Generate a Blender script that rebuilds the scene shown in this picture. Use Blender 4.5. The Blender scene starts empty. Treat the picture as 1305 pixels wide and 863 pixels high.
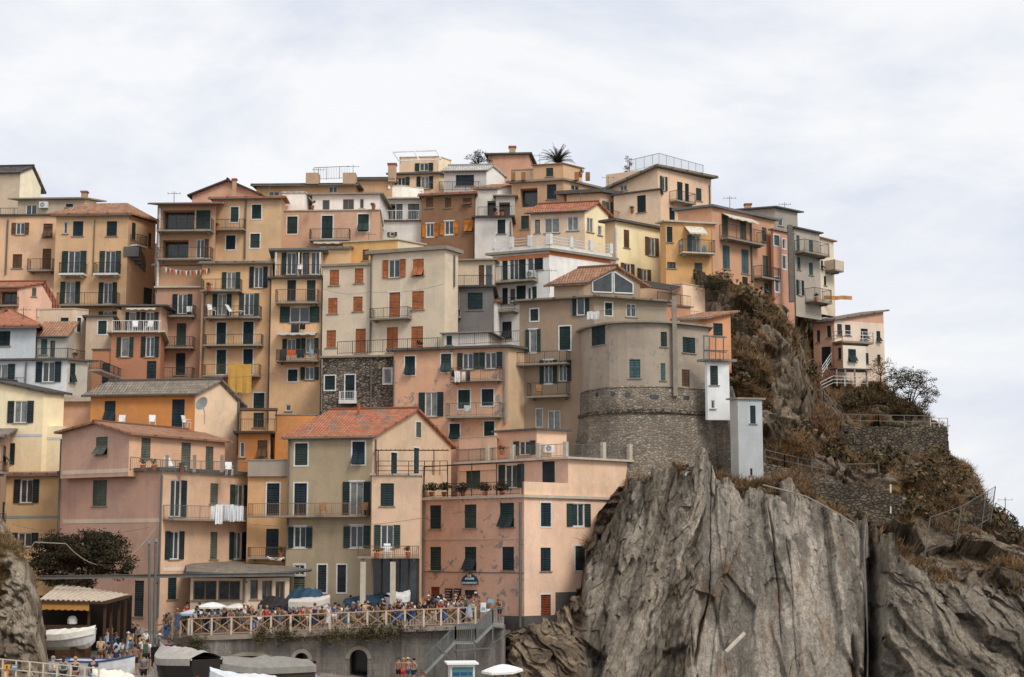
import bpy, bmesh, math, random
import numpy as np
from mathutils import Vector, Matrix
random.seed(7)
rad = math.radians
S = bpy.context.scene
COL = S.collection
# ---------------------------------------------------------------- camera geometry (photo pixels 1305 x 863)
PW, PH, FP = 1305.0, 863.0, 2000.0
PITCH = math.atan((700 - PH / 2) / FP)
CAM = Vector((0, 0, 12.0))
_f = Vector((0, math.cos(PITCH), math.sin(PITCH)))
_u = Vector((0, -math.sin(PITCH), math.cos(PITCH)))
_r = Vector((1, 0, 0))

def ray(x, y):
    return _r * (x - PW / 2) + _f * FP + _u * (PH / 2 - y)

def at(x, y, d):
    """world point seen at photo pixel x, y whose distance along world Y is d"""
    v = ray(x, y)
    return CAM + v * (d / v.y)

def onplane(x, y, P, n):
    v = ray(x, y)
    return CAM + v * ((P - CAM).dot(n) / v.dot(n))

def topx(p):
    v = p - CAM
    k = v.dot(_f)
    return PW / 2 + FP * v.x / k, PH / 2 - FP * v.dot(_u) / k

# ---------------------------------------------------------------- materials
def lin(c):
    return tuple(((v / 255.0) / 12.92 if v / 255.0 <= 0.04045 else ((v / 255.0 + 0.055) / 1.055) ** 2.4) for v in c)

MATS = {}
def newmat(name):
    m = bpy.data.materials.new(name); m.use_nodes = True
    nt = m.node_tree; b = nt.nodes['Principled BSDF']
    b.inputs['Roughness'].default_value = 0.85
    b.inputs['Specular IOR Level'].default_value = 0.2
    return m, nt, b

def N(nt, t, **kw):
    n = nt.nodes.new(t)
    for k, v in kw.items():
        if k in n.inputs.keys(): n.inputs[k].default_value = v
        else: setattr(n, k, v)
    return n

def coords(nt, scale=(1, 1, 1), rot=(0, 0, 0), uv=False, loc=(0, 0, 0)):
    g = N(nt, 'ShaderNodeUVMap') if uv else N(nt, 'ShaderNodeNewGeometry')
    mp = N(nt, 'ShaderNodeMapping')
    mp.inputs['Scale'].default_value = scale; mp.inputs['Rotation'].default_value = rot; mp.inputs['Location'].default_value = loc
    nt.links.new(g.outputs['UV' if uv else 'Position'], mp.inputs['Vector'])
    return mp.outputs['Vector']

def noise(nt, vec, scale, detail=4, rough=0.6, dist=0.0):
    n = N(nt, 'ShaderNodeTexNoise', Scale=scale, Detail=detail, Roughness=rough, Distortion=dist)
    nt.links.new(vec, n.inputs['Vector'])
    return n.outputs['Fac']

def ramp(nt, fac, stops):
    r = N(nt, 'ShaderNodeValToRGB')
    e = r.color_ramp.elements
    while len(e) < len(stops): e.new(0.5)
    for i, (p, c) in enumerate(stops):
        e[i].position = p
        e[i].color = (c[0], c[1], c[2], 1) if not isinstance(c, (int, float)) else (c, c, c, 1)
    nt.links.new(fac, r.inputs['Fac'])
    return r.outputs['Color']

def mix(nt, fac, a, b, mode='MIX'):
    m = N(nt, 'ShaderNodeMix', data_type='RGBA', blend_type=mode)
    for sock, v in ((m.inputs[0], fac), (m.inputs[6], a), (m.inputs[7], b)):
        if isinstance(v, (int, float)): sock.default_value = v
        elif isinstance(v, tuple): sock.default_value = (v[0], v[1], v[2], 1)
        else: nt.links.new(v, sock)
    return m.outputs[2]

def bump(nt, b, h, strength=0.3, dist=0.05):
    bn = N(nt, 'ShaderNodeBump', Strength=strength, Distance=dist)
    nt.links.new(h, bn.inputs['Height']); nt.links.new(bn.outputs['Normal'], b.inputs['Normal'])

def sc(c, k):
    return tuple(min(1.0, v * k) for v in c)

def greyed(c, t):
    g = sum(c) / 3
    return tuple(v * (1 - t) + g * t for v in c)

def stucco(rgb, peel=0.0):
    key = ('stucco', rgb, peel)
    if key in MATS: return MATS[key]
    m, nt, b = newmat('stucco_%d_%d_%d' % rgb)
    c = lin(rgb); c = (c[0], c[1] + .08 * max(0, c[0] - c[1]), c[2]); c = sc(greyed(c, 0.15), 1.24)
    v = coords(nt); vs = coords(nt, (1, 1, 0.18))
    a = noise(nt, v, 0.35, 5, 0.65)
    base = ramp(nt, a, [(0.3, sc(c, 0.84)), (0.5, c), (0.72, sc(c, 1.1))])
    st = noise(nt, vs, 1.6, 5, 0.7)
    stf = ramp(nt, st, [(0.5, 0.0), (0.78, 1.0)])
    stm = N(nt, 'ShaderNodeMath', operation='MULTIPLY'); nt.links.new(stf, stm.inputs[0]); stm.inputs[1].default_value = 0.38
    base = mix(nt, stm.outputs[0], base, sc(greyed(c, 0.45), 0.6))
    sp = noise(nt, v, 3.2, 3, 0.6)
    spm = ramp(nt, sp, [(0.62, 0.0), (0.72, 0.4)])
    base = mix(nt, spm, base, sc(greyed(c, 0.5), 1.12))
    pt = ramp(nt, noise(nt, coords(nt, (1, 1, .8), loc=(13, 5, 2)), .55, 3, .5, .6), [(0.56, 0.0), (0.575, 0.3)])
    base = mix(nt, pt, base, sc(greyed(c, 0.25), .82))
    pt2 = ramp(nt, noise(nt, coords(nt, (1, 1, 1.2), loc=(3, 25, 42)), .8, 4, .6, .3), [(0.62, 0.0), (0.63, 0.32)])
    base = mix(nt, pt2, base, sc(greyed(c, 0.1), 1.18))
    if peel:
        pn = noise(nt, v, 1.1, 9, 0.72, 0.4)
        pm = ramp(nt, pn, [(0.60 - 0.06 * peel, 0.0), (0.615 - 0.06 * peel, 0.85)])
        base = mix(nt, pm, base, (0.26, 0.24, 0.21))
    nt.links.new(base, b.inputs['Base Color'])
    bump(nt, b, noise(nt, v, 7, 6, 0.7), 0.35, 0.06)
    MATS[key] = m
    return m

def plain(name, rgb, rough=0.7, metal=0.0, var=0.12, spec=0.25):
    key = (name, rgb)
    if key in MATS: return MATS[key]
    m, nt, b = newmat(name)
    c = lin(rgb)
    b.inputs['Roughness'].default_value = rough; b.inputs['Metallic'].default_value = metal
    b.inputs['Specular IOR Level'].default_value = spec
    a = noise(nt, coords(nt), 2.3, 4, 0.65)
    nt.links.new(ramp(nt, a, [(0.3, sc(c, 1 - var * 1.6)), (0.7, sc(c, 1 + var))]), b.inputs['Base Color'])
    MATS[key] = m
    return m

def shutter_mat(rgb):
    key = ('shutter', rgb)
    if key in MATS: return MATS[key]
    m, nt, b = newmat('painted_louvre')
    c = lin(rgb)
    v = coords(nt, (1, 1, 1))
    w = N(nt, 'ShaderNodeTexWave', wave_type='BANDS', bands_direction='Z', Scale=2.6, Distortion=0.0)
    nt.links.new(v, w.inputs['Vector'])
    a = noise(nt, coords(nt), 0.9, 4, 0.6)
    base = ramp(nt, a, [(0.3, sc(c, 0.7)), (0.7, sc(c, 1.35))])
    nt.links.new(base, b.inputs['Base Color'])
    b.inputs['Roughness'].default_value = 0.6
    bump(nt, b, w.outputs['Fac'], 0.7, 0.05)
    MATS[key] = m
    return m

def tiles_mat(kind='terracotta'):
    key = ('tiles', kind)
    if key in MATS: return MATS[key]
    m, nt, b = newmat('roof_' + kind)
    cols = {'terracotta': [(124, 76, 54), (176, 108, 78), (198, 134, 104)],
            'oldclay': [(120, 84, 66), (158, 112, 86), (186, 146, 116)],
            'slate': [(92, 84, 76), (134, 122, 108), (164, 150, 132)],
            'dark': [(60, 58, 58), (84, 80, 78), (106, 100, 94)],
            'pale': [(150, 146, 140), (190, 184, 176), (214, 210, 204)]}[kind]
    uv = coords(nt, uv=True)
    br = N(nt, 'ShaderNodeTexBrick')
    br.offset = 0.0
    for k, v in (('Scale', 1.0), ('Mortar Size', 0.02), ('Brick Width', 0.24), ('Row Height', 0.38), ('Bias', 0.0)):
        br.inputs[k].default_value = v
    br.inputs['Color1'].default_value = (*lin(cols[1]), 1); br.inputs['Color2'].default_value = (*lin(cols[2]), 1)
    br.inputs['Mortar'].default_value = (*lin(cols[0]), 1)
    nt.links.new(uv, br.inputs['Vector'])
    n1 = noise(nt, coords(nt), 0.9, 6, 0.7)
    f = ramp(nt, n1, [(0.42, 0.0), (0.8, 0.5)])
    base = mix(nt, f, br.outputs['Color'], sc(greyed(lin(cols[0]), 0.5), 1.1))
    nt.links.new(base, b.inputs['Base Color'])
    w = N(nt, 'ShaderNodeTexWave', wave_type='BANDS', bands_direction='X', Scale=1.3); nt.links.new(uv, w.inputs['Vector'])
    bump(nt, b, w.outputs['Fac'], 0.8, 0.07)
    MATS[key] = m
    return m

def masonry(name, cols, size=0.45, darkmortar=True, stain=0.5):
    key = ('masonry', name)
    if key in MATS: return MATS[key]
    m, nt, b = newmat(name)
    v = coords(nt, (1, 1, 1.7))
    nd = N(nt, 'ShaderNodeTexNoise', Scale=1.5, Detail=3); nt.links.new(v, nd.inputs['Vector'])
    va = N(nt, 'ShaderNodeVectorMath', operation='MULTIPLY_ADD'); nt.links.new(nd.outputs['Color'], va.inputs[0])
    va.inputs[1].default_value = (0.35, 0.35, 0.35); nt.links.new(v, va.inputs[2])
    vo = N(nt, 'ShaderNodeTexVoronoi', Scale=1 / size, feature='F1'); nt.links.new(va.outputs[0], vo.inputs['Vector'])
    ve = N(nt, 'ShaderNodeTexVoronoi', Scale=1 / size, feature='DISTANCE_TO_EDGE'); nt.links.new(va.outputs[0], ve.inputs['Vector'])
    sep = N(nt, 'ShaderNodeSeparateColor'); nt.links.new(vo.outputs['Color'], sep.inputs['Color'])
    c = [lin(x) for x in cols]
    base = ramp(nt, sep.outputs[0], [(0.0, c[0]), (0.45, c[1]), (1.0, c[2])])
    em = ramp(nt, ve.outputs['Distance'], [(0.02, 1.0), (0.09, 0.0)])
    base = mix(nt, em, base, sc(c[0], 0.55) if darkmortar else sc(c[2], 1.0))
    st = noise(nt, coords(nt, (1, 1, 0.4)), 0.35, 7, 0.7)
    sf = ramp(nt, st, [(0.42, 0.0), (0.68, stain)])
    base = mix(nt, sf, base, sc(greyed(c[0], 0.4), 0.75))
    s2 = ramp(nt, noise(nt, coords(nt, loc=(31, 7, 3)), 0.5, 6, 0.7), [(0.5, 0.0), (0.7, stain)])
    base = mix(nt, s2, base, sc(c[2], 1.1))
    nt.links.new(base, b.inputs['Base Color'])
    bump(nt, b, ramp(nt, ve.outputs['Distance'], [(0.0, 0.0), (0.14, 1.0)]), 0.9, 0.12)
    b.inputs['Roughness'].default_value = 0.95
    MATS[key] = m
    return m

G = lambda: shutter_mat((38, 60, 56))
M = {}
M['glass'] = plain('window_glass', (60, 68, 72), 0.12, 0, 0.3, 0.6)
M['curtainglass'] = plain('pale_curtain_glass', (120, 122, 118), 0.25, 0, 0.3, 0.5)  # paler panes with a curtain behind
M['white'] = plain('white_paint', (222, 220, 214), 0.6)
M['iron'] = plain('dark_iron', (62, 56, 52), 0.6, 0.2)
M['rust'] = plain('rusty_iron', (112, 84, 68), 0.75, 0.1)
M['steel'] = plain('galvanised_steel', (150, 150, 146), 0.5, 0.3)
M['greysteel'] = plain('grey_painted_steel', (112, 114, 112), 0.6, 0.2)
M['concrete'] = plain('concrete', (150, 140, 126), 0.9)
M['darkconcrete'] = plain('dark_concrete', (96, 92, 88), 0.9)
M['paleconc'] = plain('pale_concrete', (196, 184, 166), 0.9)
M['wood'] = plain('weathered_wood', (150, 112, 78), 0.85)
M['palewood'] = plain('pale_wood', (196, 166, 132), 0.85)
M['darkwood'] = plain('dark_wood', (82, 58, 42), 0.8)
M['pipe'] = plain('grey_drainpipe', (112, 108, 102), 0.6, 0.1)
M['whiteplastic'] = plain('white_plastic', (226, 226, 222), 0.45)
M['terracotta'] = plain('terracotta_pot', (168, 94, 64), 0.9)
SH = {'G': (34, 48, 50), 'O': (168, 104, 68), 'B': (76, 100, 104), 'N': (104, 78, 58), 'Y': (96, 98, 88), 'D': (50, 54, 56), 'X': (196, 122, 50), 'R': (132, 66, 42)}

# ---------------------------------------------------------------- mesh builder
class MB:
    def __init__(s):
        s.v = []; s.f = []; s.mi = []; s.uv = []
    def poly(s, pts, mi=0, uv=None):
        n = len(s.v); s.v += [tuple(p) for p in pts]; s.f.append(tuple(range(n, n + len(pts)))); s.mi.append(mi)
        s.uv.append(uv or [(p[0], p[2]) for p in pts])
    def box8(s, c, mi=0):
        """c: 8 corners, bottom 4 ccw then top 4"""
        n = len(s.v); s.v += [tuple(p) for p in c]
        for q in ((3, 2, 1, 0), (4, 5, 6, 7), (0, 1, 5, 4), (1, 2, 6, 5), (2, 3, 7, 6), (3, 0, 4, 7)):
            s.f.append(tuple(n + k for k in q)); s.mi.append(mi); s.uv.append([(c[k][0], c[k][2]) for k in q])
    def obox(s, o, u, n, du, dn, z0, z1, mi=0):
        """box at o (z ignored) spanning du=(a,b) along u, dn=(a,b) along n"""
        P = lambda a, b, z: (o.x + u.x * a + n.x * b, o.y + u.y * a + n.y * b, z)
        s.box8([P(du[0], dn[1], z0), P(du[1], dn[1], z0), P(du[1], dn[0], z0), P(du[0], dn[0], z0),
                P(du[0], dn[1], z1), P(du[1], dn[1], z1), P(du[1], dn[0], z1), P(du[0], dn[0], z1)], mi)
    def bar(s, a, b, r, mi=0, sides=4, r2=None):
        a = Vector(a); b = Vector(b); d = b - a
        if d.length < 1e-6: return
        d.normalize(); x = d.orthogonal().normalized() if abs(d.z) < 0.99 else Vector((1, 0, 0))
        if abs(d.z) < 0.99: x = d.cross(Vector((0, 0, 1))).normalized()
        y = d.cross(x); n = len(s.v); r2 = r if r2 is None else r2
        for p, rr in ((a, r), (b, r2)):
            for k in range(sides):
                t = 2 * math.pi * (k + 0.5) / sides
                q = p + x * math.cos(t) * rr + y * math.sin(t) * rr
                s.v.append(tuple(q))
        for k in range(sides):
            k2 = (k + 1) % sides
            s.f.append((n + k2, n + k, n + sides + k, n + sides + k2)); s.mi.append(mi); s.uv.append([(0, 0)] * 4)
        s.f.append(tuple(n + k for k in range(sides))); s.mi.append(mi); s.uv.append([(0, 0)] * sides)
        s.f.append(tuple(n + sides + k for k in reversed(range(sides)))); s.mi.append(mi); s.uv.append([(0, 0)] * sides)
    def tube(s, pts, r, mi=0, sides=6):
        for a, b in zip(pts[:-1], pts[1:]): s.bar(a, b, r, mi, sides)
    def lathe(s, c, prof, sides=12, mi=0):
        """prof: (radius, z) from top to bottom"""
        n = len(s.v)
        for r, z in prof:
            for k in range(sides):
                t = 2 * math.pi * k / sides
                s.v.append((c[0] + r * math.cos(t), c[1] + r * math.sin(t), c[2] + z))
        for i in range(len(prof) - 1):
            for k in range(sides):
                k2 = (k + 1) % sides
                s.f.append((n + i * sides + k, n + (i + 1) * sides + k, n + (i + 1) * sides + k2, n + i * sides + k2)); s.mi.append(mi); s.uv.append([(0, 0)] * 4)
        s.f.append(tuple(n + k for k in range(sides))); s.mi.append(mi); s.uv.append([(0, 0)] * sides)
        m = n + (len(prof) - 1) * sides
        s.f.append(tuple(m + k for k in reversed(range(sides)))); s.mi.append(mi); s.uv.append([(0, 0)] * sides)
    def slab(s, quad, th, mi=0, sidemi=None):
        """quad: 4+ top points; thickness straight down"""
        q = [Vector(p) for p in quad]
        lo = [p - Vector((0, 0, th)) for p in q]
        e = (q[1] - q[0]).normalized(); nn = (q[1] - q[0]).cross(q[-1] - q[0]).normalized(); w = nn.cross(e)
        s.poly(q, mi, [((p - q[0]).dot(e), (p - q[0]).dot(w)) for p in q])
        sm = mi if sidemi is None else sidemi
        s.poly(list(reversed(lo)), sm)
        k = len(q)
        for i in range(k):
            j = (i + 1) % k
            s.poly([lo[i], lo[j], q[j], q[i]], sm, [(0, 0), (1, 0), (1, .1), (0, .1)])
    def build(s, name, mats, parent=None, origin=None, smooth=False):
        if not isinstance(mats, (list, tuple)): mats = [mats]
        me = bpy.data.meshes.new(name)
        o = origin if origin is not None else (Vector(parent['_o']) if parent is not None and '_o' in parent else Vector((0, 0, 0)))
        me.from_pydata([(x - o.x, y - o.y, z - o.z) for x, y, z in s.v], [], s.f)
        uvl = me.uv_layers.new(name='UVMap')
        flat = [c for u in s.uv for p in u for c in p]
        uvl.data.foreach_set('uv', flat)
        for m in mats: me.materials.append(m)
        me.polygons.foreach_set('material_index', s.mi)
        if smooth: me.polygons.foreach_set('use_smooth', [True] * len(s.f))
        me.update()
        ob = bpy.data.objects.new(name, me); COL.objects.link(ob)
        if parent is not None: ob.parent = parent
        else: ob.location = o
        ob['_o'] = (o.x, o.y, o.z)
        return ob

def thing(name, label, cat, loc, group=None):
    o = bpy.data.objects.new(name, None); COL.objects.link(o)
    o.location = loc; o['_o'] = tuple(loc); o.empty_display_size = 0.5
    return tag(o, label, cat, group)

def tag(o, label=None, cat=None, group=None, kind=None):
    if label: o['label'] = label
    if cat: o['category'] = cat
    if group: o['group'] = group
    if kind: o['kind'] = kind
    return o

def structure(o): o['kind'] = 'structure'; return o

# ---------------------------------------------------------------- houses
def corner(xA, xB, xC, dB, yaw, y, yawS=None):
    """three footprint points: front-left, near corner, right; front recedes to the left by yaw"""
    Bp = at(xB, y, dB)
    t = rad(yaw); u0 = Vector((math.cos(t), -math.sin(t), 0)); n0 = Vector((u0.y, -u0.x, 0))
    A = onplane(xA, y, Bp, n0)
    ts = rad(yawS if yawS is not None else 90 - yaw); u1 = Vector((math.cos(ts), math.sin(ts), 0)); n1 = Vector((u1.y, -u1.x, 0))
    C = onplane(xC, y, Bp, n1)
    if (C - Bp).length < 5.5 and xC - xB < 14: C = at(xC, y, dB + 7.5)
    return [Vector((p.x, p.y, 0)) for p in (A, Bp, C)], Bp.z

def flat2(xA, xB, d, yaw, y, ref='B'):
    t = rad(yaw); u0 = Vector((math.cos(t), -math.sin(t), 0)); n0 = Vector((u0.y, -u0.x, 0))
    if ref == 'B':
        Bp = at(xB, y, d); A = onplane(xA, y, Bp, n0); z = Bp.z
    else:
        A = at(xA, y, d); Bp = onplane(xB, y, A, n0); z = A.z
    return [Vector((A.x, A.y, 0)), Vector((Bp.x, Bp.y, 0))], z

class Face:
    def __init__(s, P, Q):
        s.P = P.copy(); s.P.z = 0; d = Q - P; d.z = 0
        s.L = d.length; s.u = d.normalized(); s.n = Vector((s.u.y, -s.u.x, 0)); s.holes = []
    def hit(s, x, y):
        p = onplane(x, y, s.P, s.n)
        return (p - s.P).dot(s.u), p.z, p
    def pt(s, a, b, z): return Vector((s.P.x + s.u.x * a + s.n.x * b, s.P.y + s.u.y * a + s.n.y * b, z))

WR = random.Random(3)
class House:
    def __init__(s, name, label, cat='house', group=None):
        s.name = name; s.label = label; s.cat = cat; s.root = None; s.group = group
    def block(s, pts, top, bot, col, roof=('flat',), w=(), b=(), depth=9.0, parts=None, x=(), peel=0, trim=None, win=None, wallmat=None, side=None, wname='wall', extra=4.5):
        """pts = (points, ztop)"""
        P, zt = pts
        zt_y = zt
        zb = None
        n = len(P)
        if n == 2:
            u = (P[1] - P[0]).normalized(); bk = Vector((-u.y, u.x, 0)) * depth
            foot = [P[0], P[1], P[1] + bk, P[0] + bk]; nf = 2
        elif n == 3 :
            foot = [P[0], P[1], P[2], P[0] + (P[2] - P[1])]; nf = 3
        else:
            foot = list(P); nf = len(P)
            bk = Vector((0, depth, 0))
            foot = list(P) + [P[-1] + bk, P[0] + bk]
        faces = [Face(foot[i], foot[(i + 1) % len(foot)]) for i in range(len(foot))]
        # visible bottom -> z
        f0 = faces[min(n - 2, 1)] if n == 3 else faces[0]
        zb = faces[0].hit((topx(Vector((foot[1].x, foot[1].y, zt)))[0]), bot)[1] - extra
        cen = sum(foot, Vector((0, 0, 0))) / len(foot)
        if s.root is None:
            s.root = thing(s.name, s.label, s.cat, (cen.x, cen.y, zb), s.group)
        root = s.root
        s.faces = faces; s.zt = zt; s.zb = zb; s.foot = foot
        wm = wallmat or stucco(col, peel)
        wmats = [wm]
        smi = 0
        if side: wmats.append(stucco(side)); smi = 1  # right face colour; some are other paint, some have sunlit paleness put in
        # windows: find the faces
        wl = []
        for item in w:
            k, x0, y0, x1, y1 = item[:5]; opt = item[5] if len(item) > 5 else ''
            xc, yc = (x0 + x1) / 2, (y0 + y1) / 2
            best = None
            for i in range(min(n - 1, nf)):
                a, z, p = faces[i].hit(xc, yc)
                if -0.05 <= a <= faces[i].L + 0.05:
                    if best is None or p.y < best[1]: best = (i, p.y)
            if best is None:
                i = 0 if abs(faces[0].hit(xc, yc)[0]) < 4 or n < 3 else n - 2
            else: i = best[0]
            f = faces[i]
            a0 = f.hit(x0, yc)[0]; a1 = f.hit(x1, yc)[0]
            z1 = f.hit(xc, y0)[1]; z0 = f.hit(xc, y1)[1]
            a0 = max(0.12, a0); a1 = min(f.L - 0.12, a1)
            if a1 - a0 < 0.15: continue
            wl.append((k, f, a0, a1, z0, z1, opt))
        for k, f, a0, a1, z0, z1, opt in wl:
            ha, hb = (a0, a1)
            if k == 'o': q = (a1 - a0) * 0.25; ha, hb = a0 + q, a1 - q
            elif k == 'l': q = (a1 - a0) / 3; ha = a0 + q
            elif k == 'r': q = (a1 - a0) / 3; hb = a1 - q
            if k != 's' and z1 < zt - 0.02 and 'p' not in opt: f.holes.append((ha, hb, z0, z1, 1.2 if k == 'L' else 0.2))
            s.window(k, f, ha, hb, a0, a1, z0, z1, opt, (z1 >= zt - 0.02) or 'p' in opt, trim)
        # wall mesh
        mb = MB()
        for i, f in enumerate(faces):
            mi = smi if (side and i == 1) else 0
            us = sorted({0.0, f.L} | {h[0] for h in f.holes} | {h[1] for h in f.holes})
            zs = sorted({zb, zt} | {max(zb, h[2]) for h in f.holes} | {h[3] for h in f.holes})
            for a, c in zip(us[:-1], us[1:]):
                if c - a < 1e-4: continue
                run = None
                for z0, z1 in zip(zs[:-1], zs[1:]):
                    if z1 - z0 < 1e-4: continue
                    mu, mz = (a + c) / 2, (z0 + z1) / 2
                    if any(h[0] < mu < h[1] and h[2] < mz < h[3] for h in f.holes):
                        if run: mb.poly([f.pt(a, 0, run[0]), f.pt(c, 0, run[0]), f.pt(c, 0, run[1]), f.pt(a, 0, run[1])], mi); run = None
                    else: run = (run[0], z1) if run else (z0, z1)
                if run: mb.poly([f.pt(a, 0, run[0]), f.pt(c, 0, run[0]), f.pt(c, 0, run[1]), f.pt(a, 0, run[1])], mi)
            for a, c, z0, z1, dp in f.holes:
                mb.poly([f.pt(a, 0, z0), f.pt(a, -dp, z0), f.pt(a, -dp, z1), f.pt(a, 0, z1)], mi)
                mb.poly([f.pt(c, -dp, z0), f.pt(c, 0, z0), f.pt(c, 0, z1), f.pt(c, -dp, z1)], mi)
                mb.poly([f.pt(a, 0, z0), f.pt(c, 0, z0), f.pt(c, -dp, z0), f.pt(a, -dp, z0)], mi)
                mb.poly([f.pt(a, -dp, z1), f.pt(c, -dp, z1), f.pt(c, 0, z1), f.pt(a, 0, z1)], mi)
                mb.poly([f.pt(a, -dp, z0), f.pt(c, -dp, z0), f.pt(c, -dp, z1), f.pt(a, -dp, z1)], mi)
        s.roof(mb, roof, foot, faces, zt, smi)
        mb.build(wname, wmats, root)
        for it in b: s.balcony(*it)
        for it in x: s.extra(*it)
        return s

    def window(s, k, f, ha, hb, a0, a1, z0, z1, opt, nohole, trim):
        root = s.root
        shc = SH[next((c for c in opt if c in 'GOBNYDXR'), 'G')] if k != 'g' else None
        if shc == SH['G']: shc = WR.choice([(42, 56, 58), (40, 56, 57), (48, 66, 62), (38, 52, 60), (56, 70, 66)])
        if k in 'olr' and 'l' not in opt and WR.random() < .3: opt += 'l'
        if k == 'c' and (z1 - z0) < 1.7 and not nohole and WR.random() < .12: k = 'h'
        white = 't' in opt or (trim and 'n' not in opt)
        isdoor = (z1 - z0) > 1.9
        name = 'balcony_door' if isdoor and k in 'cogh' else 'window'
        off = 0.03 if nohole else -0.10
        if k == 'L':   # deep loggia opening: dark glazing at the back
            mb = MB(); mb.obox(f.P, f.u, f.n, (ha, hb), (-1.1, -1.05), z0, z1)
            r = mb.build('loggia', M['glass'], root)
            mb = MB(); k2 = max(1, int((hb - ha) / 0.9))
            for i in range(k2 + 1):
                a = ha + (hb - ha) * i / k2; mb.obox(f.P, f.u, f.n, (a - .03, a + .03), (-1.05, -1.0), z0, z1)
            mb.build('frame', M['greysteel'], r); return
        if k == 's':   # a plain painted or open niche patch is not wanted: skip
            return
        m = MB()
        # sill or surround
        if white:
            t = 0.1
            for (ua, ub, za, zb) in ((ha - t, ha, z0, z1), (hb, hb + t, z0, z1), (ha - t, hb + t, z1, z1 + t), (ha - t, hb + t, z0 - t, z0)):
                m.obox(f.P, f.u, f.n, (ua, ub), (-0.01, 0.03), za, zb)
            win = m.build(name, M['white'], root)
        else:
            m.obox(f.P, f.u, f.n, (ha - 0.12, hb + 0.12), (-0.01, 0.09), z0 - 0.07, z0)
            win = m.build(name, M['concrete'], root)
        def leaf(ua, ub, za, zb, dn, kick=0.0):
            mb = MB()
            if kick:   # bottom pushed out
                o = f.pt; th = 0.04
                pts = [o(ua, dn + kick + th, za), o(ub, dn + kick + th, za), o(ub, dn + kick, za), o(ua, dn + kick, za),
                       o(ua, dn + th, zb), o(ub, dn + th, zb), o(ub, dn, zb), o(ua, dn, zb)]
                mb.box8(pts)
            else:
                mb.obox(f.P, f.u, f.n, (ua, ub), (dn, dn + 0.04), za, zb)
                e = 0.06
                for q in ((ua, ua + e, za, zb), (ub - e, ub, za, zb), (ua + e, ub - e, zb - e, zb), (ua + e, ub - e, za, za + e), (ua + e, ub - e, (za + zb) / 2 - e / 2, (za + zb) / 2 + e / 2)):
                    mb.obox(f.P, f.u, f.n, q[:2], (dn + 0.04, dn + 0.06), q[2], q[3])
            mb.build('shutter', shutter_mat(shc), win)
        if k in 'ch':
            d0 = 0.0 if nohole else -0.1
            mid = (ha + hb) / 2
            if k == 'c':
                leaf(ha, mid - .01, z0, z1, d0); leaf(mid + .01, hb, z0, z1, d0)
            else:
                zc = z0 + (z1 - z0) * 0.5
                leaf(ha, mid - .01, zc, z1, d0); leaf(mid + .01, hb, zc, z1, d0)
                leaf(ha, mid - .02, z0 + 0.04, zc, d0 + .03, 0.45); leaf(mid + .02, hb, z0 + 0.04, zc, d0 + .03, 0.45)
                mb = MB(); mb.obox(f.P, f.u, f.n, (ha, hb), (d0 - 0.06, d0 - 0.03), z0, zc); mb.build('pane', M['glass'], win)
            return
        # glazing
        mb = MB(); mb.obox(f.P, f.u, f.n, (ha, hb), (off - 0.03, off), z0, z1)
        mb.build('pane', M['curtainglass'] if 'l' in opt else M['glass'], win)
        mb = MB(); e = 0.07; mid = (ha + hb) / 2
        fr = [(ha, ha + e, z0, z1), (hb - e, hb, z0, z1), (ha + e, hb - e, z1 - e, z1), (ha + e, hb - e, z0, z0 + e)]
        if hb - ha > 0.7: fr.append((mid - e / 2, mid + e / 2, z0 + e, z1 - e))
        if hb - ha > 2.2: fr += [(ha + (hb - ha) * .25 - e / 2, ha + (hb - ha) * .25 + e / 2, z0 + e, z1 - e), (ha + (hb - ha) * .75 - e / 2, ha + (hb - ha) * .75 + e / 2, z0 + e, z1 - e)]
        for q in fr: mb.obox(f.P, f.u, f.n, q[:2], (off, off + 0.05), q[2], q[3])
        mb.build('frame', M['wood'] if 'w' in opt else (M['iron'] if 'k' in opt else M['white']), win)
        if k in 'olr':
            q = 0.03
            if k != 'r' : leaf(a0, ha - .01, z0, z1, 0.02 if not nohole else .06)
            if k != 'l' : leaf(hb + .01, a1, z0, z1, 0.02 if not nohole else .06)

    def roof(s, wmb, roof, foot, faces, zt, smi):
        kind = roof[0]; o = roof[2] if len(roof) > 2 else 0.35
        n = len(foot)
        cen = sum(foot, Vector((0, 0, 0))) / n
        def offs(o):
            out = []
            for i in range(n):
                f0 = faces[i - 1]; f1 = faces[i]
                nn = (f0.n + f1.n); k = 1 + f0.n.dot(f1.n)
                v = nn / max(0.3, k)
                out.append(foot[i] + v * o)
            return out
        if kind == 'none':
            wmb.poly([(p.x, p.y, zt) for p in foot]); return
        if kind == 'flat':    # ('flat', mat, overhang, thickness)
            th = roof[3] if len(roof) > 3 else 0.22
            mat = M[roof[1]] if len(roof) > 1 and roof[1] else M['concrete']
            wmb.poly([(p.x, p.y, zt) for p in foot])
            mb = MB(); q = offs(o)
            mb.slab([(p.x, p.y, zt + th) for p in q], th - 0.004)
            s.roofob = mb.build('roof_slab', mat, s.root); return
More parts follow.
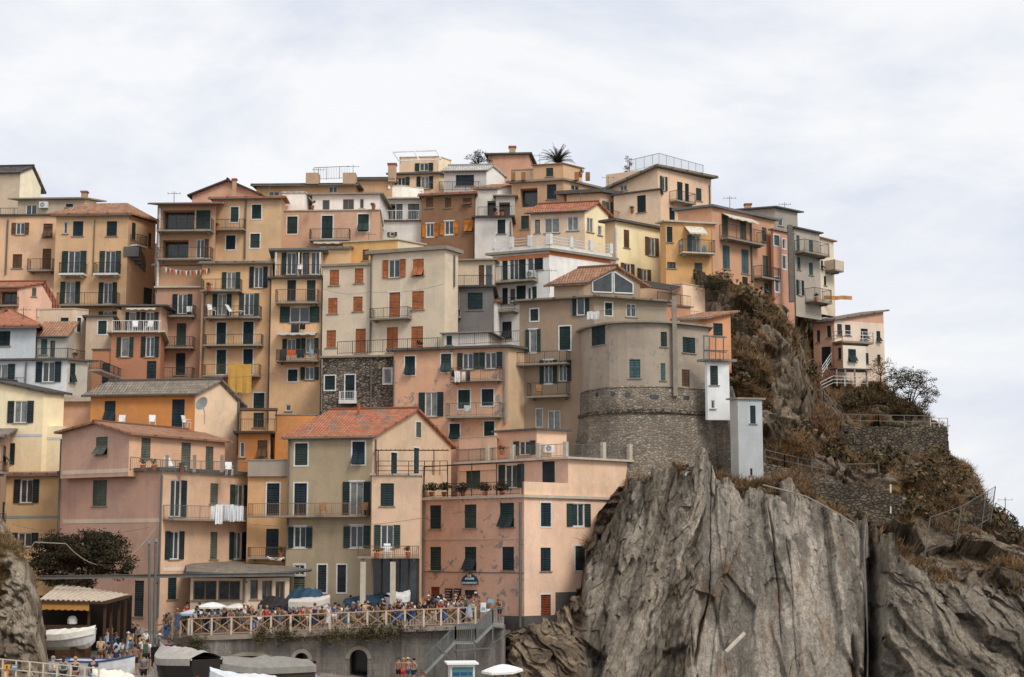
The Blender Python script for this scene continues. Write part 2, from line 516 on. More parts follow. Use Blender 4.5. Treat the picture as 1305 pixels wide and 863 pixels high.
        if kind == 'parapet':   # ('parapet', capmat, capOver, height)
            h = roof[3] if len(roof) > 3 else 0.9
            wmb.poly([(p.x, p.y, zt - h) for p in foot])
            for i, f in enumerate(faces):
                wmb.poly([f.pt(0, -0.25, zt - h), f.pt(0, -0.25, zt), f.pt(f.L, -0.25, zt), f.pt(f.L, -0.25, zt - h)])
            mb = MB()
            for i, f in enumerate(faces):
                mb.obox(f.P, f.u, f.n, (0.0, f.L), (-0.29, o if o < 0.3 else 0.06), zt, zt + 0.1)
            s.roofob = mb.build('coping', M[roof[1]] if len(roof) > 1 and roof[1] else M['concrete'], s.root); return
        mat = tiles_mat(roof[1]); mb = MB(); th = 0.16
        wmb.poly([(p.x, p.y, zt) for p in foot])
        if kind == 'gableS':     # ('gableS', mat, over, xapex, yapex[, yR])
            f0, f1 = faces[0], faces[1]
            ua, za, _ = f1.hit(roof[3], roof[4])
            zr = f1.hit(topx(f1.pt(f1.L, 0, zt))[0], roof[5])[1] if len(roof) > 5 else zt
            A, B_, C, D = foot
            def R(base, t): return base + (C - B_) * (t / f1.L)
            ux = f0.u
            rB = R(B_, ua); rA = R(A, ua)
            for base, mi in ((B_, smi), (A, 0)):
                pts = [Vector((base.x, base.y, zt)), Vector((R(base, f1.L).x, R(base, f1.L).y, zt))]
                if zr > zt: pts.append(Vector((R(base, f1.L).x, R(base, f1.L).y, zr)))
                pts.append(Vector((R(base, ua).x, R(base, ua).y, za)))
                wmb.poly(pts, mi)
            sl = (za - zt) / max(ua, .1); sr = (za - zr) / max(f1.L - ua, .1)
            e = f0.u * o; w = f1.u
            def V(p, z): return Vector((p.x, p.y, z + th))
            mb.slab([V(A - e - w * o, zt - sl * o), V(B_ + e - w * o, zt - sl * o), V(rB + e, za), V(rA - e, za)], th)
            mb.slab([V(C + e + w * o, zr - sr * o), V(D - e + w * o, zr - sr * o), V(rA - e, za), V(rB + e, za)], th)
            if abs(za - zt) > .3: mb.bar(V(rA - e, za), V(rB + e, za), 0.13, 0, 6)
        elif kind == 'gableF':   # ('gableF', mat, over, xapex, yapex)
            f0, f1 = faces[0], faces[1]
            ua, za, _ = f0.hit(roof[3], roof[4])
            zl = f0.hit(topx(f0.pt(0, 0, zt))[0], roof[5])[1] if len(roof) > 5 else zt
            A, B_, C, D = foot
            w = (D - A); wl = w.normalized()
            for base in (A, D):
                a = base + f0.u * ua; bb = base + f0.u * f0.L
                pts = [Vector((base.x, base.y, zt))]
                pts = [Vector((base.x, base.y, zt)), Vector((bb.x, bb.y, zt)), Vector((a.x, a.y, za))]
                if zl > zt: pts.append(Vector((base.x, base.y, zl)))
                wmb.poly(pts)
            sl = (za - zl) / max(ua, .1); sr = (za - zt) / max(f0.L - ua, .1)
            def V(p, z): return Vector((p.x, p.y, z + th))
            R0 = A + f0.u * ua - wl * o; R1 = D + f0.u * ua + wl * o
            e = f0.u * o
            mb.slab([V(D - e + wl * o, zl - sl * o), V(A - e - wl * o, zl - sl * o), V(R0, za), V(R1, za)], th)
            mb.slab([V(B_ + e - wl * o, zt - sr * o), V(C + e + wl * o, zt - sr * o), V(R1, za), V(R0, za)], th)
            mb.bar(V(R0, za), V(R1, za), 0.13, 0, 6)
        elif kind == 'shed':     # ('shed', mat, over, rise) rises to the back
            h = roof[3]; A, B_, C, D = foot[0], foot[1], foot[-2], foot[-1]
            q = offs(o); qa, qb, qc, qd = q[0], q[1], q[-2], q[-1]
            L = (D - A).length; dz = h / L * o
            wmb.poly([(B_.x, B_.y, zt), (C.x, C.y, zt), (C.x, C.y, zt + h)]); wmb.poly([(A.x, A.y, zt), (D.x, D.y, zt + h), (D.x, D.y, zt)])
            wmb.poly([(C.x, C.y, zt), (D.x, D.y, zt), (D.x, D.y, zt + h), (C.x, C.y, zt + h)])
            def V(p, z): return Vector((p.x, p.y, z + th))
            mb.slab([V(qa, zt - dz), V(qb, zt - dz), V(qc, zt + h + dz), V(qd, zt + h + dz)], th)
        elif kind == 'hip':      # ('hip', mat, over, rise, inset fraction)
            h = roof[3]; q = offs(o)
            A, B_, C, D = q[0], q[1], q[-2], q[-1]
            m0 = (A + D) / 2; m1 = (B_ + C) / 2; t = roof[4] if len(roof) > 4 else 0.3
            r0 = m0 + (m1 - m0) * t; r1 = m1 + (m0 - m1) * t
            def V(p, z): return Vector((p.x, p.y, z + th))
            z0 = zt
            mb.slab([V(A, z0), V(B_, z0), V(r1, z0 + h), V(r0, z0 + h)], th)
            mb.slab([V(C, z0), V(D, z0), V(r0, z0 + h), V(r1, z0 + h)], th)
            mb.slab([V(B_, z0), V(C, z0), V(r1, z0 + h)], th); mb.slab([V(D, z0), V(A, z0), V(r0, z0 + h)], th)
            wmb.poly([(p.x, p.y, zt) for p in foot])
        s.roofob = mb.build('roof', mat, s.root)
        if o > .15 and kind in ('gableS', 'shed', 'hip'):
            g = MB(); f = faces[0]; z = zt - 0.1
            g.bar(f.pt(-o, o + 0.06, z), f.pt(f.L + o, o + 0.06, z), 0.07, 0, 6)
            g.build('gutter', M['pipe'], s.root)

    def pick(s, x, y):
        best = None
        for f in s.faces[:max(1, len(s.foot) - 2) if len(s.foot) > 4 else 2]:
            a, z, p = f.hit(x, y)
            if -0.6 <= a <= f.L + 0.6 and (best is None or p.y < best[1]): best = (f, p.y)
        return best[0] if best else s.faces[0]

    def balcony(s, x0, x1, ys, yr, style='bar', proj=1.0, th=0.14, slab='concrete', ret=True, face=None):
        """slab underside/front at ys, rail top at yr (photo px), along the wall from x0 to x1"""
        f = s.faces[face] if face is not None else s.pick((x0 + x1) / 2, ys)
        a0 = f.hit(x0, ys)[0]; a1 = f.hit(x1, ys)[0]; xm = (x0 + x1) / 2
        z0 = f.hit(xm, ys)[1] + 0.02; zr = f.hit(xm, yr)[1]
        mb = MB(); mb.obox(f.P, f.u, f.n, (a0, a1), (-0.02, proj), z0, z0 + th)
        if proj > 0.5 and a1 - a0 < 8:
            for a in (a0 + 0.3, a1 - 0.42): mb.obox(f.P, f.u, f.n, (a, a + 0.12), (0, proj * 0.7), z0 - 0.16, z0 - .003)
        bal = mb.build('balcony', M[slab], s.root)
        s.rail(bal, f, a0, a1, z0 + th, zr, proj, style, ret)
        return bal

    def rail(s, parent, f, a0, a1, z0, z1, proj, style, ret=True):
        z1 = max(z1, z0 + 0.7)
        mat = {'bar': 'iron', 'rust': 'rust', 'white': 'whiteplastic', 'steel': 'greysteel', 'glass': 'steel', 'wood': 'darkwood', 'slat': 'whiteplastic', 'woodbar': 'wood'}.get(style, 'iron')
        g = MB(); p = proj - 0.06
        runs = [((a0 + .04, p), (a1 - .04, p))]
        if ret and proj > 0.3: runs = [((a0 + .04, 0), (a0 + .04, p)), runs[0], ((a1 - .04, p), (a1 - .04, 0))]
        if style == 'wall':
            for (A, B_) in runs:
                ua, ub = sorted((A[0], B_[0])); na, nb = sorted((A[1], B_[1]))
                g.obox(f.P, f.u, f.n, (ua - .06, ub + .06), (na - .06 if na else .0, nb + .06), z0, z1)
            g.build('parapet', s.faces and stucco((200, 175, 150)), parent); return
        for (A, B_) in runs:
            P0 = f.pt(A[0], A[1], z0); P1 = f.pt(B_[0], B_[1], z0); L = (P1 - P0).length
            up = Vector((0, 0, 1))
            g.bar(P0 + up * (z1 - z0), P1 + up * (z1 - z0), 0.028)
            if style in ('slat', 'wood'):
                for t in (0.3, 0.65): g.bar(P0 + up * (z1 - z0) * t, P1 + up * (z1 - z0) * t, 0.035)
                k = max(1, round(L / 1.2))
                for i in range(k + 1):
                    q = P0.lerp(P1, i / k); g.bar(q, q + up * (z1 - z0), 0.035)
            else:
                g.bar(P0 + up * 0.1, P1 + up * 0.1, 0.02)
                k = max(1, round(L / 0.14))
                for i in range(k + 1):
                    q = P0.lerp(P1, i / k); g.bar(q, q + up * (z1 - z0), 0.03 if i % 9 == 0 else 0.011)
            if False:
                for o_ in (0,):
                    nn = (P1 - P0).normalized().cross(up) * 0.01
                    g.box8([P0 + up * .1 - nn, P1 + up * .1 - nn, P1 + up * .1 + nn, P0 + up * .1 + nn, P0 + up * (z1 - z0 - .1) - nn, P1 + up * (z1 - z0 - .1) - nn, P1 + up * (z1 - z0 - .1) + nn, P0 + up * (z1 - z0 - .1) + nn], 1)
        g.build('railing', [M[mat], M['mistglass']], parent)

    def extra(s, kind, *a):
        getattr(s, 'x_' + kind)(*a)
    def x_pipe(s, x, y0, y1, r=0.07, face=None, mat='pipe'):
        f = s.faces[face] if face is not None else s.pick(x, (y0 + y1) / 2)
        a = f.hit(x, (y0 + y1) / 2)[0]; z1 = f.hit(x, y0)[1]; z0 = f.hit(x, y1)[1]
        mb = MB(); mb.bar(f.pt(a, 0.1, z0), f.pt(a, 0.1, z1), r, 0, 6)
        mb.build('drainpipe', M[mat], s.root)
    def x_band(s, x0, x1, y, h=0.2, col=(200, 190, 170), face=None):
        f = s.faces[face] if face is not None else s.pick((x0 + x1) / 2, y)
        a0 = max(0, f.hit(x0, y)[0]); a1 = min(f.L, f.hit(x1, y)[0]); z = f.hit((x0 + x1) / 2, y)[1]
        mb = MB(); mb.obox(f.P, f.u, f.n, (a0, a1), (-.01, 0.02), z - h / 2, z + h / 2)
        mb.build('painted_band', stucco(col), s.root)
    def x_awning(s, x0, y0, x1, y1, out=1.3, col=(214, 206, 190), face=None):
        f = s.faces[face] if face is not None else s.pick((x0 + x1) / 2, y1)
        a0 = f.hit(x0, y0)[0]; a1 = f.hit(x1, y0)[0]; z1 = f.hit(x0, y0)[1]; z0 = f.hit(x0, y1)[1]
        mb = MB(); k = 8
        for i in range(k):
            b0 = a0 + (a1 - a0) * i / k; b1 = a0 + (a1 - a0) * (i + 1) / k
            mb.slab([f.pt(b0, out, z0 + .12), f.pt(b1, out, z0 + .12), f.pt(b1, 0.03, z1), f.pt(b0, 0.03, z1)], 0.02)
            mb.obox(f.P, f.u, f.n, (b0, b1), (out, out + .02), z0 - 0.05 * (i % 2), z0 + .12)
        mb.build('awning', plain('awning_cloth_%d' % sum(col), col), s.root)
    def x_ac(s, x, y, face=None):
        f = s.faces[face] if face is not None else s.pick(x, y)
        a, z, _ = f.hit(x, y)
        mb = MB(); mb.obox(f.P, f.u, f.n, (a - .42, a + .42), (0.08, 0.4), z - .3, z + .3)
        o = mb.build('air_conditioner', M['whiteplastic'], s.root)
        mb = MB(); c = f.pt(a - .1, 0.41, z)
        for r in (.22, .15, .08):
            pts = [c + f.u * math.cos(t) * r + Vector((0, 0, math.sin(t) * r)) for t in [i * math.pi / 5 for i in range(11)]]
            mb.tube(pts, 0.015, 0, 4)
        mb.build('fan_guard', M['iron'], o)
    def x_chimney(s, x, y0, y1, w=0.6, d=None, pot=True, mat='chim'):
        """standing on the roof at photo x, from y0 (top) to y1"""
        dd = d if d else (s.foot[0] + s.foot[-2]).y / 2
        p = at(x, y0, dd); q = at(x, y1, dd)
        mb = MB(); mb.obox(p, Vector((1, 0, 0)), Vector((0, -1, 0)), (-w / 2, w / 2), (-w / 2, w / 2), q.z - 1, p.z - .15)
        c = mb.build('chimney', M[mat] if mat in M else stucco((176, 140, 112)), s.root)
        mb = MB(); mb.obox(p, Vector((1, 0, 0)), Vector((0, -1, 0)), (-w / 2 - .08, w / 2 + .08), (-w / 2 - .08, w / 2 + .08), p.z - .15, p.z)
        mb.build('chimney_cap', M['terracotta'], c)
    def x_dish(s, x, y, d=None, r=0.45):
        dd = d or s.foot[0].y - .5
        p = at(x, y, dd); mb = MB()
        k = 14; c = p; ax = Vector((-.45, -.8, .35)).normalized(); u = ax.cross(Vector((0, 0, 1))).normalized(); v = u.cross(ax)
        rings = [(0.0, 0.0), (0.5, 0.03), (1.0, 0.12)]
        for j in range(2):
            for i in range(k):
                t0, t1 = 2 * math.pi * i / k, 2 * math.pi * (i + 1) / k
                def Q(t, q): return c + (u * math.cos(t) + v * math.sin(t)) * r * q[0] + ax * q[1]
                if j == 0: mb.poly([c, Q(t0, rings[1]), Q(t1, rings[1])])
                else: mb.poly([Q(t0, rings[1]), Q(t0, rings[2]), Q(t1, rings[2]), Q(t1, rings[1])])
        mb.bar(c, c - ax * .3 - Vector((0, 0, .6)), .03); mb.bar(c, c + ax * .45, .02); mb.bar(c - ax * .3 - Vector((0, 0, .6)), c - ax * .3 - Vector((0, 0, 1.4)), .03)
        mb.build('satellite_dish', M['steel'], s.root)
    def x_posts(s, xs, y0, y1, d, r=0.06, mat='whiteplastic', nm='post'):
        for x in xs:
            p = at(x, y0, d); q = at(x, y1, d); mb = MB(); mb.bar(Vector((p.x, p.y, q.z)), p, r, 0, 4); mb.build(nm, M[mat], s.root)
    def x_frame(s, pts, d, r=0.05, mat='whiteplastic', nm='pergola'):
        """pts: list of polylines in photo px (x,y[,dd])"""
        mb = MB()
        for pl in pts:
            P = [at(p[0], p[1], p[2] if len(p) > 2 else d) for p in pl]
            mb.tube(P, r, 0, 4)
        mb.build(nm, M[mat], s.root)
    def x_rail(s, pts, h=0.95, style='bar', nm='railing'):
        """free railing along (x, y, d) points at its foot"""
        P = [at(*p) for p in pts]; g = MB(); up = Vector((0, 0, h))
        mat = {'bar': 'iron', 'rust': 'rust', 'white': 'whiteplastic', 'slat': 'whiteplastic', 'wood': 'darkwood', 'steel': 'greysteel', 'glass': 'steel'}[style]
        for a, b in zip(P[:-1], P[1:]):
            g.bar(a + up, b + up, 0.03)
            L = (b - a).length
            if style in ('slat', 'wood'):
                for t in (.33, .66): g.bar(a + up * t, b + up * t, .03)
                k = max(1, round(L / 1.3))
            else:
                g.bar(a + up * .1, b + up * .1, .02); k = max(1, round(L / .16))
            for i in range(k + 1):
                q = a.lerp(b, i / k); g.bar(q, q + up, .035 if (i % 8 == 0 or style in ('slat', 'wood')) else .011)
            if False:
                nn = (b - a).normalized().cross(Vector((0, 0, 1))) * .01
                g.box8([a + up * .1 - nn, b + up * .1 - nn, b + up * .1 + nn, a + up * .1 + nn, a + up * .9 - nn, b + up * .9 - nn, b + up * .9 + nn, a + up * .9 + nn], 1)
        g.build(nm, [M[mat], M['mistglass']], s.root)
M['mistglass'] = plain('misty_glass', (134, 138, 138), 0.2)
M['chim'] = stucco((176, 140, 112))
# ---------------------------------------------------------------- numpy value noise
_rs = np.random.RandomState(11)
_perm = _rs.rand(64, 64, 64)
def vnoise(x, y, z):
    x = np.asarray(x, float); y = np.asarray(y, float); z = np.asarray(z, float)
    xi, yi, zi = np.floor(x).astype(int), np.floor(y).astype(int), np.floor(z).astype(int)
    fx, fy, fz = x - xi, y - yi, z - zi
    fx, fy, fz = [f * f * (3 - 2 * f) for f in (fx, fy, fz)]
    def g(a, b, c): return _perm[(xi + a) & 63, (yi + b) & 63, (zi + c) & 63]
    r = 0
    for a in (0, 1):
        for b in (0, 1):
            for c in (0, 1):
                r = r + g(a, b, c) * (fx if a else 1 - fx) * (fy if b else 1 - fy) * (fz if c else 1 - fz)
    return r * 2 - 1
def fbm(x, y, z, o=4, g=.5):
    s = 0; a = 1; t = 0
    for i in range(o):
        s = s + a * vnoise(x * 2 ** i + 17.3 * i, y * 2 ** i + 5.1 * i, z * 2 ** i + 9.7 * i); t += a; a *= g
    return s / t
def noise3(x, y, z): return float(vnoise(x, y, z))
# ================================================================ HOUSES (front row first)
FR = []
# ---- left front: large pink house with terrace and veranda
h = House('pink_house', 'large three-storey pink house with pale bands and laundry on its balcony, behind the wooden poles')
h.block(corner(79, 207, 318, 109, 33, 600), 603, 790, (192, 142, 122), ('flat', 'darkconcrete', 0.25, 0.25), side=(212, 164, 132), w=[
    ('c', 118, 612, 136, 645, 'Y'), ('o', 108, 678, 141, 700), ('c', 171, 740, 183, 786, 'D'),
    ('r', 217, 612, 237, 659), ('c', 268, 616, 278, 642, 'Y'), ('o', 293, 618, 318, 645),
    ('o', 210, 677, 234, 713), ('c', 268, 678, 277, 713, 'Y'), ('o', 292, 678, 313, 713), ('c', 214, 736, 225, 764)],
    b=[(207, 329, 665, 646, 'steel', 1.1)],
    x=[('band', 80, 207, 664, .28, (206, 176, 152)), ('band', 208, 318, 725, .25, (214, 190, 170)), ('pipe', 205, 606, 788, .08, 0), ('pipe', 77, 560, 700, .08, 0), ('pipe', 316, 610, 720, .07, 1)])
h.block(corner(79, 165, 287, 109.8, 33, 553), 607, 607, (192, 142, 122), ('gableF', 'oldclay', 0.4, 124, 540, 552), side=(216, 160, 126), extra=0, w=[
    ('h', 122, 557, 137, 580, 'Y'), ('c', 180, 558, 192, 584, 'Y'), ('c', 231, 564, 243, 600, 'Y'), ('c', 262, 569, 272, 600, 'Y')],
    x=[('band', 80, 165, 601, .28, (206, 176, 152))], wname='upper_wall')
h.x_rail([(166, 600, 108.6), (207, 604, 107.4), (322, 606, 115.5)], .95, 'steel', 'terrace_railing')
h.x_posts([213, 248, 283], 580, 602, 109.5, .14, 'concrete', 'terrace_post')
FR.append(h)
# veranda restaurant
h = House('veranda', 'low glazed restaurant veranda with wooden window frames and sloping grey roof, against the pink house', 'veranda')
h.block(corner(243, 314, 369, 108.2, 10, 737, 42), 737, 785, (206, 178, 152), ('none',), w=[
    ('g', 246, 740, 276, 765, 'w'), ('g', 278, 740, 306, 765, 'w'), ('g', 319, 739, 329, 764, 'w'), ('g', 334, 740, 347, 764, 'w'), ('g', 351, 741, 363, 764, 'w')],
    x=[('pipe', 311, 738, 780, .07, 0)])
p = [at(236, 716, 112.5), at(318, 713, 117), at(397, 726, 111.5), at(316, 733, 106.3), at(238, 729, 108.2)]
mb = MB(); mb.slab(list(reversed([p[0], p[1], p[2], p[3], p[4]])), .14); mb.build('roof', tiles_mat('slate'), h.root)
mb = MB(); mb.bar(p[4], p[3], .09, 0, 6); mb.bar(p[3], p[2], .09, 0, 6); mb.build('gutter', M['greysteel'], h.root)
FR.append(h)
# ---- khaki house with terracotta roof
h = House('khaki_house', 'khaki and peach front-row house under a bright terracotta gable roof')
h.block(corner(367, 475, 575, 112, 12, 556, 60), 556, 775, (164, 142, 112), ('gableS', 'terracotta', .3, 529, 523, 570), side=(204, 168, 136), trim=True, w=[
    ('c', 376, 565, 392, 593), ('h', 449, 563, 465, 592), ('c', 375, 616, 391, 657), ('o', 437, 614, 473, 657),
    ('o', 365, 671, 398, 698), ('o', 438, 670, 472, 698), ('g', 375, 720, 388, 733), ('c', 374, 735, 388, 765, 'nY'), ('c', 405, 720, 416, 755, 'D'), ('c', 430, 720, 441, 755, 'D'),
    ('c', 498, 577, 506, 605), ('c', 527, 571, 534, 605), ('c', 530, 538, 536, 557, 'Yp'), ('c', 485, 616, 502, 645, 'n')],
    b=[(321, 471, 660, 642, 'woodbar', .9)], depth=9)
KH = (list(h.foot), h.zt, h.faces[1].hit(529, 523)[:2]); KR = h
h.x_pipe(368, 560, 700, .06); h.x_pipe(477, 560, 700, .06, 1)
h.block(flat2(474, 536, 109.8, -4, 606, 'A'), 608, 712, (206, 166, 136), ('flat', 'paleconc', .12, .14), depth=3.5, w=[
    ('c', 485, 616, 502, 645), ('o', 477, 669, 510, 698)], b=[(456, 534, 712, 697, 'rust', 1.0)], wname='front_wing_wall', extra=0)
h.x_rail([(480, 606, 109.4), (541, 606, 109.9), (570, 605, 114)], 1.0, 'wood', 'wooden_railing')
h.x_frame([[(482, 574), (482, 606)], [(553, 574), (553, 606)], [(478, 574, 109.5), (572, 574, 109.5)], [(478, 574, 112), (572, 574, 112)]] + [[(x, 574, 109.2), (x, 573, 112.3)] for x in range(480, 573, 6)], 109.5, .05, 'darkwood')
mb = MB()
f = h.faces[0]
mb.obox(f.P, f.u, f.n, (0.05, f.L), (-2.6, -2.5), h.zb - 6, h.zb); mb.build('dark_backing', M['glass'], h.root)  # dark sheet added behind the columns, stands for the opening's shade
for a in np.linspace(.1, f.L - .1, 6):
    mb = MB(); mb.obox(f.P, f.u, f.n, (a - .05, a + .05), (-2.5, -2.42), h.zb - 6, h.zb); mb.build('frame', M['darkwood'], h.root)
for x in (463, 501):
    a = at(x, 716, 109); b2 = at(x, 770, 109); mb = MB(); mb.obox(a, Vector((1, 0, 0)), Vector((0, -1, 0)), (-.18, .18), (-.18, .18), b2.z, a.z); mb.build('column', M['paleconc'], h.root)
FR.append(h)
# ---- stones and a vent on the bright clay roof
hk = KR; A, B_, C, D = [Vector((p[0], p[1], 0)) for p in KH[0]]; zt = KH[1]; ua, za = KH[2]
w_ = (C - B_).normalized(); ux_ = (B_ - A)
for i, (s, t) in enumerate(((.12, .25), (.3, .5), (.22, .82), (.45, .2), (.5, .7), (.66, .42), (.8, .25), (.88, .62), (.36, .3), (.7, .85), (.94, .4), (.58, .9))):
    p = A + ux_ * s + w_ * (ua * t); z = zt + (za - zt) * t + .17
    mb = MB(); mb.obox(p, w_, ux_.normalized(), (-.16, .16), (-.22, .22), z - .1, z + .13); mb.build('roof_stone', M['concrete'], hk.root)
p = A + ux_ * .44 + w_ * (ua * .75); mb = MB(); mb.bar(Vector((p.x, p.y, zt + (za - zt) * .7)), Vector((p.x, p.y, zt + (za - zt) * .7 + 1.1)), .12, 0, 6); mb.build('roof_vent', M['terracotta'], hk.root)
# ---- small tan house between
h = House('ochre_house', 'narrow ochre house with two iron balconies, squeezed between the pink and khaki houses')
h.block(flat2(316, 368, 114.2, 3, 606), 606, 770, (204, 150, 100), ('parapet', 'concrete', .05, .9), w=[
    ('c', 340, 616, 356, 657, 't'), ('c', 339, 674, 355, 712)], b=[(318, 366, 713, 698, 'rust', .8)])
h.block(flat2(316, 369, 113.9, 3, 587), 607, 607, (156, 140, 124), ('parapet', 'concrete', .05, .5), extra=0, wname='terrace_parapet')
FR.append(h)
# ---- salmon building at the rock
h = House('salmon_house', 'weathered salmon building with a dark sign and menu boards, standing against the cliff', 'house')
h.block(corner(538, 668, 800, 111, 42, 634, 42), 636, 783, (206, 152, 130), ('flat', 'paleconc', .2, .2), side=(228, 182, 154), peel=.45, w=[
    ('c', 548, 644, 562, 674), ('c', 592, 643, 607, 673), ('h', 637, 641, 655, 672), ('c', 548, 697, 562, 727), ('c', 592, 697, 607, 727), ('c', 640, 697, 655, 727),
    ('c', 549, 748, 560, 780, 'R'), ('c', 592, 752, 608, 785, 'D'), ('c', 689, 641, 702, 671, 't'), ('o', 722, 642, 752, 671, 't'), ('c', 689, 698, 702, 728, ''), ('c', 733, 696, 746, 727, 't'), ('c', 689, 758, 702, 788, 'Rt')],
    x=[('pipe', 664, 640, 800, .1, 0), ('pipe', 541, 640, 760, .06, 0)], extra=7)
z = h.zt
f0, f1 = h.faces[0], h.faces[1]
mb = MB(); zb_ = f0.hit(600, 783)[1]
mb.obox(f0.P, f0.u, f0.n, (f0.hit(640, 784)[0], f0.L + .06), (0, .05), h.zb, zb_); mb.build('base_course', M['darkconcrete'], h.root)
mb = MB(); mb.obox(f1.P, f1.u, f1.n, (0, 5), (0, .055), h.zb, zb_ + .02); mb.obox(f1.P, f1.u, f1.n, (3.0, 7.5), (0, .058), zb_, zb_ + 1.6); mb.build('base_course', M['darkconcrete'], h.root)
# thin mid-height band dividing paint tones
mb = MB(); mb.obox(f0.P, f0.u, f0.n, (0, f0.L), (0, .03), f0.hit(600, 688)[1], f0.hit(600, 686)[1]); mb.build('string_course', stucco((196, 160, 132)), h.root)
mb = MB(); mb.obox(f0.P, f0.u, f0.n, (0, f0.L), (0, .035), f0.hit(600, 730)[1], f0.hit(600, 729)[1]); mb.build('cable_run', M['pipe'], h.root)
zlow = h.zt
# parapet on the sea side, its stucco painted in the sunlit wall tone
mb = MB(); ap = f1.hit(724, 625)[0]; zp = f1.hit(700, 615)[1]
mb.obox(f1.P, f1.u, f1.n, (0, ap), (-.25, 0.004), zlow + .21, zp); mb.obox(f0.P, f0.u, f0.n, (f0.L - .25, f0.L), (-.0, .0), zlow + .21, zp); mb.build('parapet', stucco((224, 180, 148)), h.root)
lowfaces = (f0, f1)
# upper storey: set back so that its corner stands on the sea-side wall plane
cx = f1.pt(ap, 0, 0)
dcx = cx.y
h.block(corner(583, 724, 803, dcx, 42, 585, 42), 636, 636, (208, 160, 136), ('flat', 'paleconc', .35, .16), side=(224, 180, 148), extra=0, w=[
    ('c', 594, 593, 612, 622), ('o', 636, 592, 668, 622), ('c', 691, 588, 707, 615)], wname='upper_wall')
zu = h.zt; fu0, fu1 = h.faces[0], h.faces[1]
mb = MB()
for a in (fu0.hit(624, 575)[0], fu0.hit(655, 575)[0], fu0.hit(689, 575)[0], fu0.L - .1):
    mb2 = MB(); mb2.obox(fu0.P, fu0.u, fu0.n, (a - .15, a + .15), (-.0, .3), zu + .17, zu + 1.25); mb2.build('roof_post', M['paleconc'], h.root)
for a in (fu1.hit(767, 580)[0], fu1.L - .2):
    mb2 = MB(); mb2.obox(fu1.P, fu1.u, fu1.n, (a - .16, a + .16), (-.0, .3), zu + .17, zu + 1.35); mb2.build('roof_post', M['paleconc'], h.root)
h.rail(h.root, fu0, 0, fu0.L, zu + .16, zu + 1.1, .2, 'steel', False); h.rail(h.root, fu1, 0, fu1.L, zu + .16, zu + 1.1, .2, 'steel', False)
h.block(corner(634, 684, 722, 119, 42, 548, 30), 575, 585, (206, 156, 128), ('flat', 'darkconcrete', .3, .14), side=(220, 176, 146), extra=0.8, w=[('o', 655, 562, 683, 580)], x=[('ac', 697, 572)], wname='rooftop_room_wall')
# parapet block left of it
h.block(corner(585, 632, 636, 118.5, 42, 556, 42), 578, 585, (216, 166, 138), ('flat', 'paleconc', .05, .06), extra=.8, wname='rooftop_parapet')
# terrace trellis and planters along the salmon terrace edge
f0, f1 = lowfaces
h.rail(h.root, f0, 0.1, f0.hit(664, 628)[0], zlow + .2, zlow + 1.15, .15, 'bar', False)
mb = MB(); zt2 = f0.hit(600, 592)[1]
for a in np.linspace(.2, f0.L - .2, 5): mb.bar(f0.pt(a, 0, zlow + .2), f0.pt(a, 0, zt2), .05)
mb.bar(f0.pt(.2, 0, zt2), f0.pt(f0.L - .2, 0, zt2), .05); mb.bar(f0.pt(.2, -2.4, zt2 + .2), f0.pt(f0.L - .2, -2.4, zt2 + .2), .05)
for a in np.linspace(.2, f0.L - .2, 9): mb.bar(f0.pt(a, 0, zt2), f0.pt(a, -2.4, zt2 + .2), .03)
mb.build('trellis', M['iron'], h.root)
SALMON = (h, f0, f1, zlow)
FR.append(h)
# ---- far left front
h = House('cream_house', 'cream-yellow house with dark open shutters at the left edge of the photograph')
h.block(corner(-40, 56, 82, 119, 6, 500, 50), 503, 610, (232, 208, 164), ('gableF', 'dark', .35, -10, 486), w=[('o', 10, 511, 43, 539, 'D'), ('o', -4, 565, 19, 592, 'D')],
    x=[('band', 0, 56, 555, .2, (184, 186, 190))])
h.block(flat2(52, 80, 119.2, 6, 543), 543, 610, (232, 208, 164), ('none',), wname='side_wall', x=[('band', 54, 78, 559, .2, (184, 186, 190))])
h.block(corner(3, 79, 84, 117, 6, 605, 50), 607, 720, (206, 164, 118), ('shed', 'oldclay', .3, .7), w=[('o', 18, 611, 50, 641, 'D'), ('o', 14, 679, 49, 697, 'D')],
    x=[('band', 5, 78, 659, .2, (140, 148, 152))], depth=2.6, wname='lower_wall', extra=4)
FR.append(h)
h = House('tan_house', 'sliver of a tan house with small iron balconies, cut by the left edge')
h.block(corner(-60, 2, 14, 112, 5, 556, 40), 556, 690, (178, 140, 112), ('shed', 'slate', .5, 1.0), side=(186, 150, 124), b=[(-20, 10, 605, 592, 'bar', .9), (-20, 8, 672, 655, 'bar', .7)], w=[('c', 4, 568, 8, 590), ('c', 3, 640, 8, 662)])
FR.append(h)
h = House('low_pink_house', 'low pink house with a pale flat roof between the cream house and the orange house')
h.block(flat2(50, 120, 122, 4, 512), 512, 560, (206, 152, 124), ('flat', 'paleconc', .35, .5), w=[('r', 56, 523, 74, 541)], depth=8)
FR.append(h)
h = House('orange_house', 'bright orange house with blank peach gable end and white chairs on its terrace')
h.block(corner(116, 249, 304, 119, 8, 501, 40), 503, 570, (196, 116, 48), ('gableS', 'slate', .4, 277, 486, 514), side=(220, 184, 150), w=[
    ('c', 133, 511, 147, 537), ('c', 219, 509, 235, 546)], x=[('pipe', 303, 500, 580, .1, 1)])
h.x_dish(258, 515, 117, .55)
FR.append(h)
h = House('small_orange_house', 'small orange house with a covered terrace and an arched window, under the yellow hanging cloth')
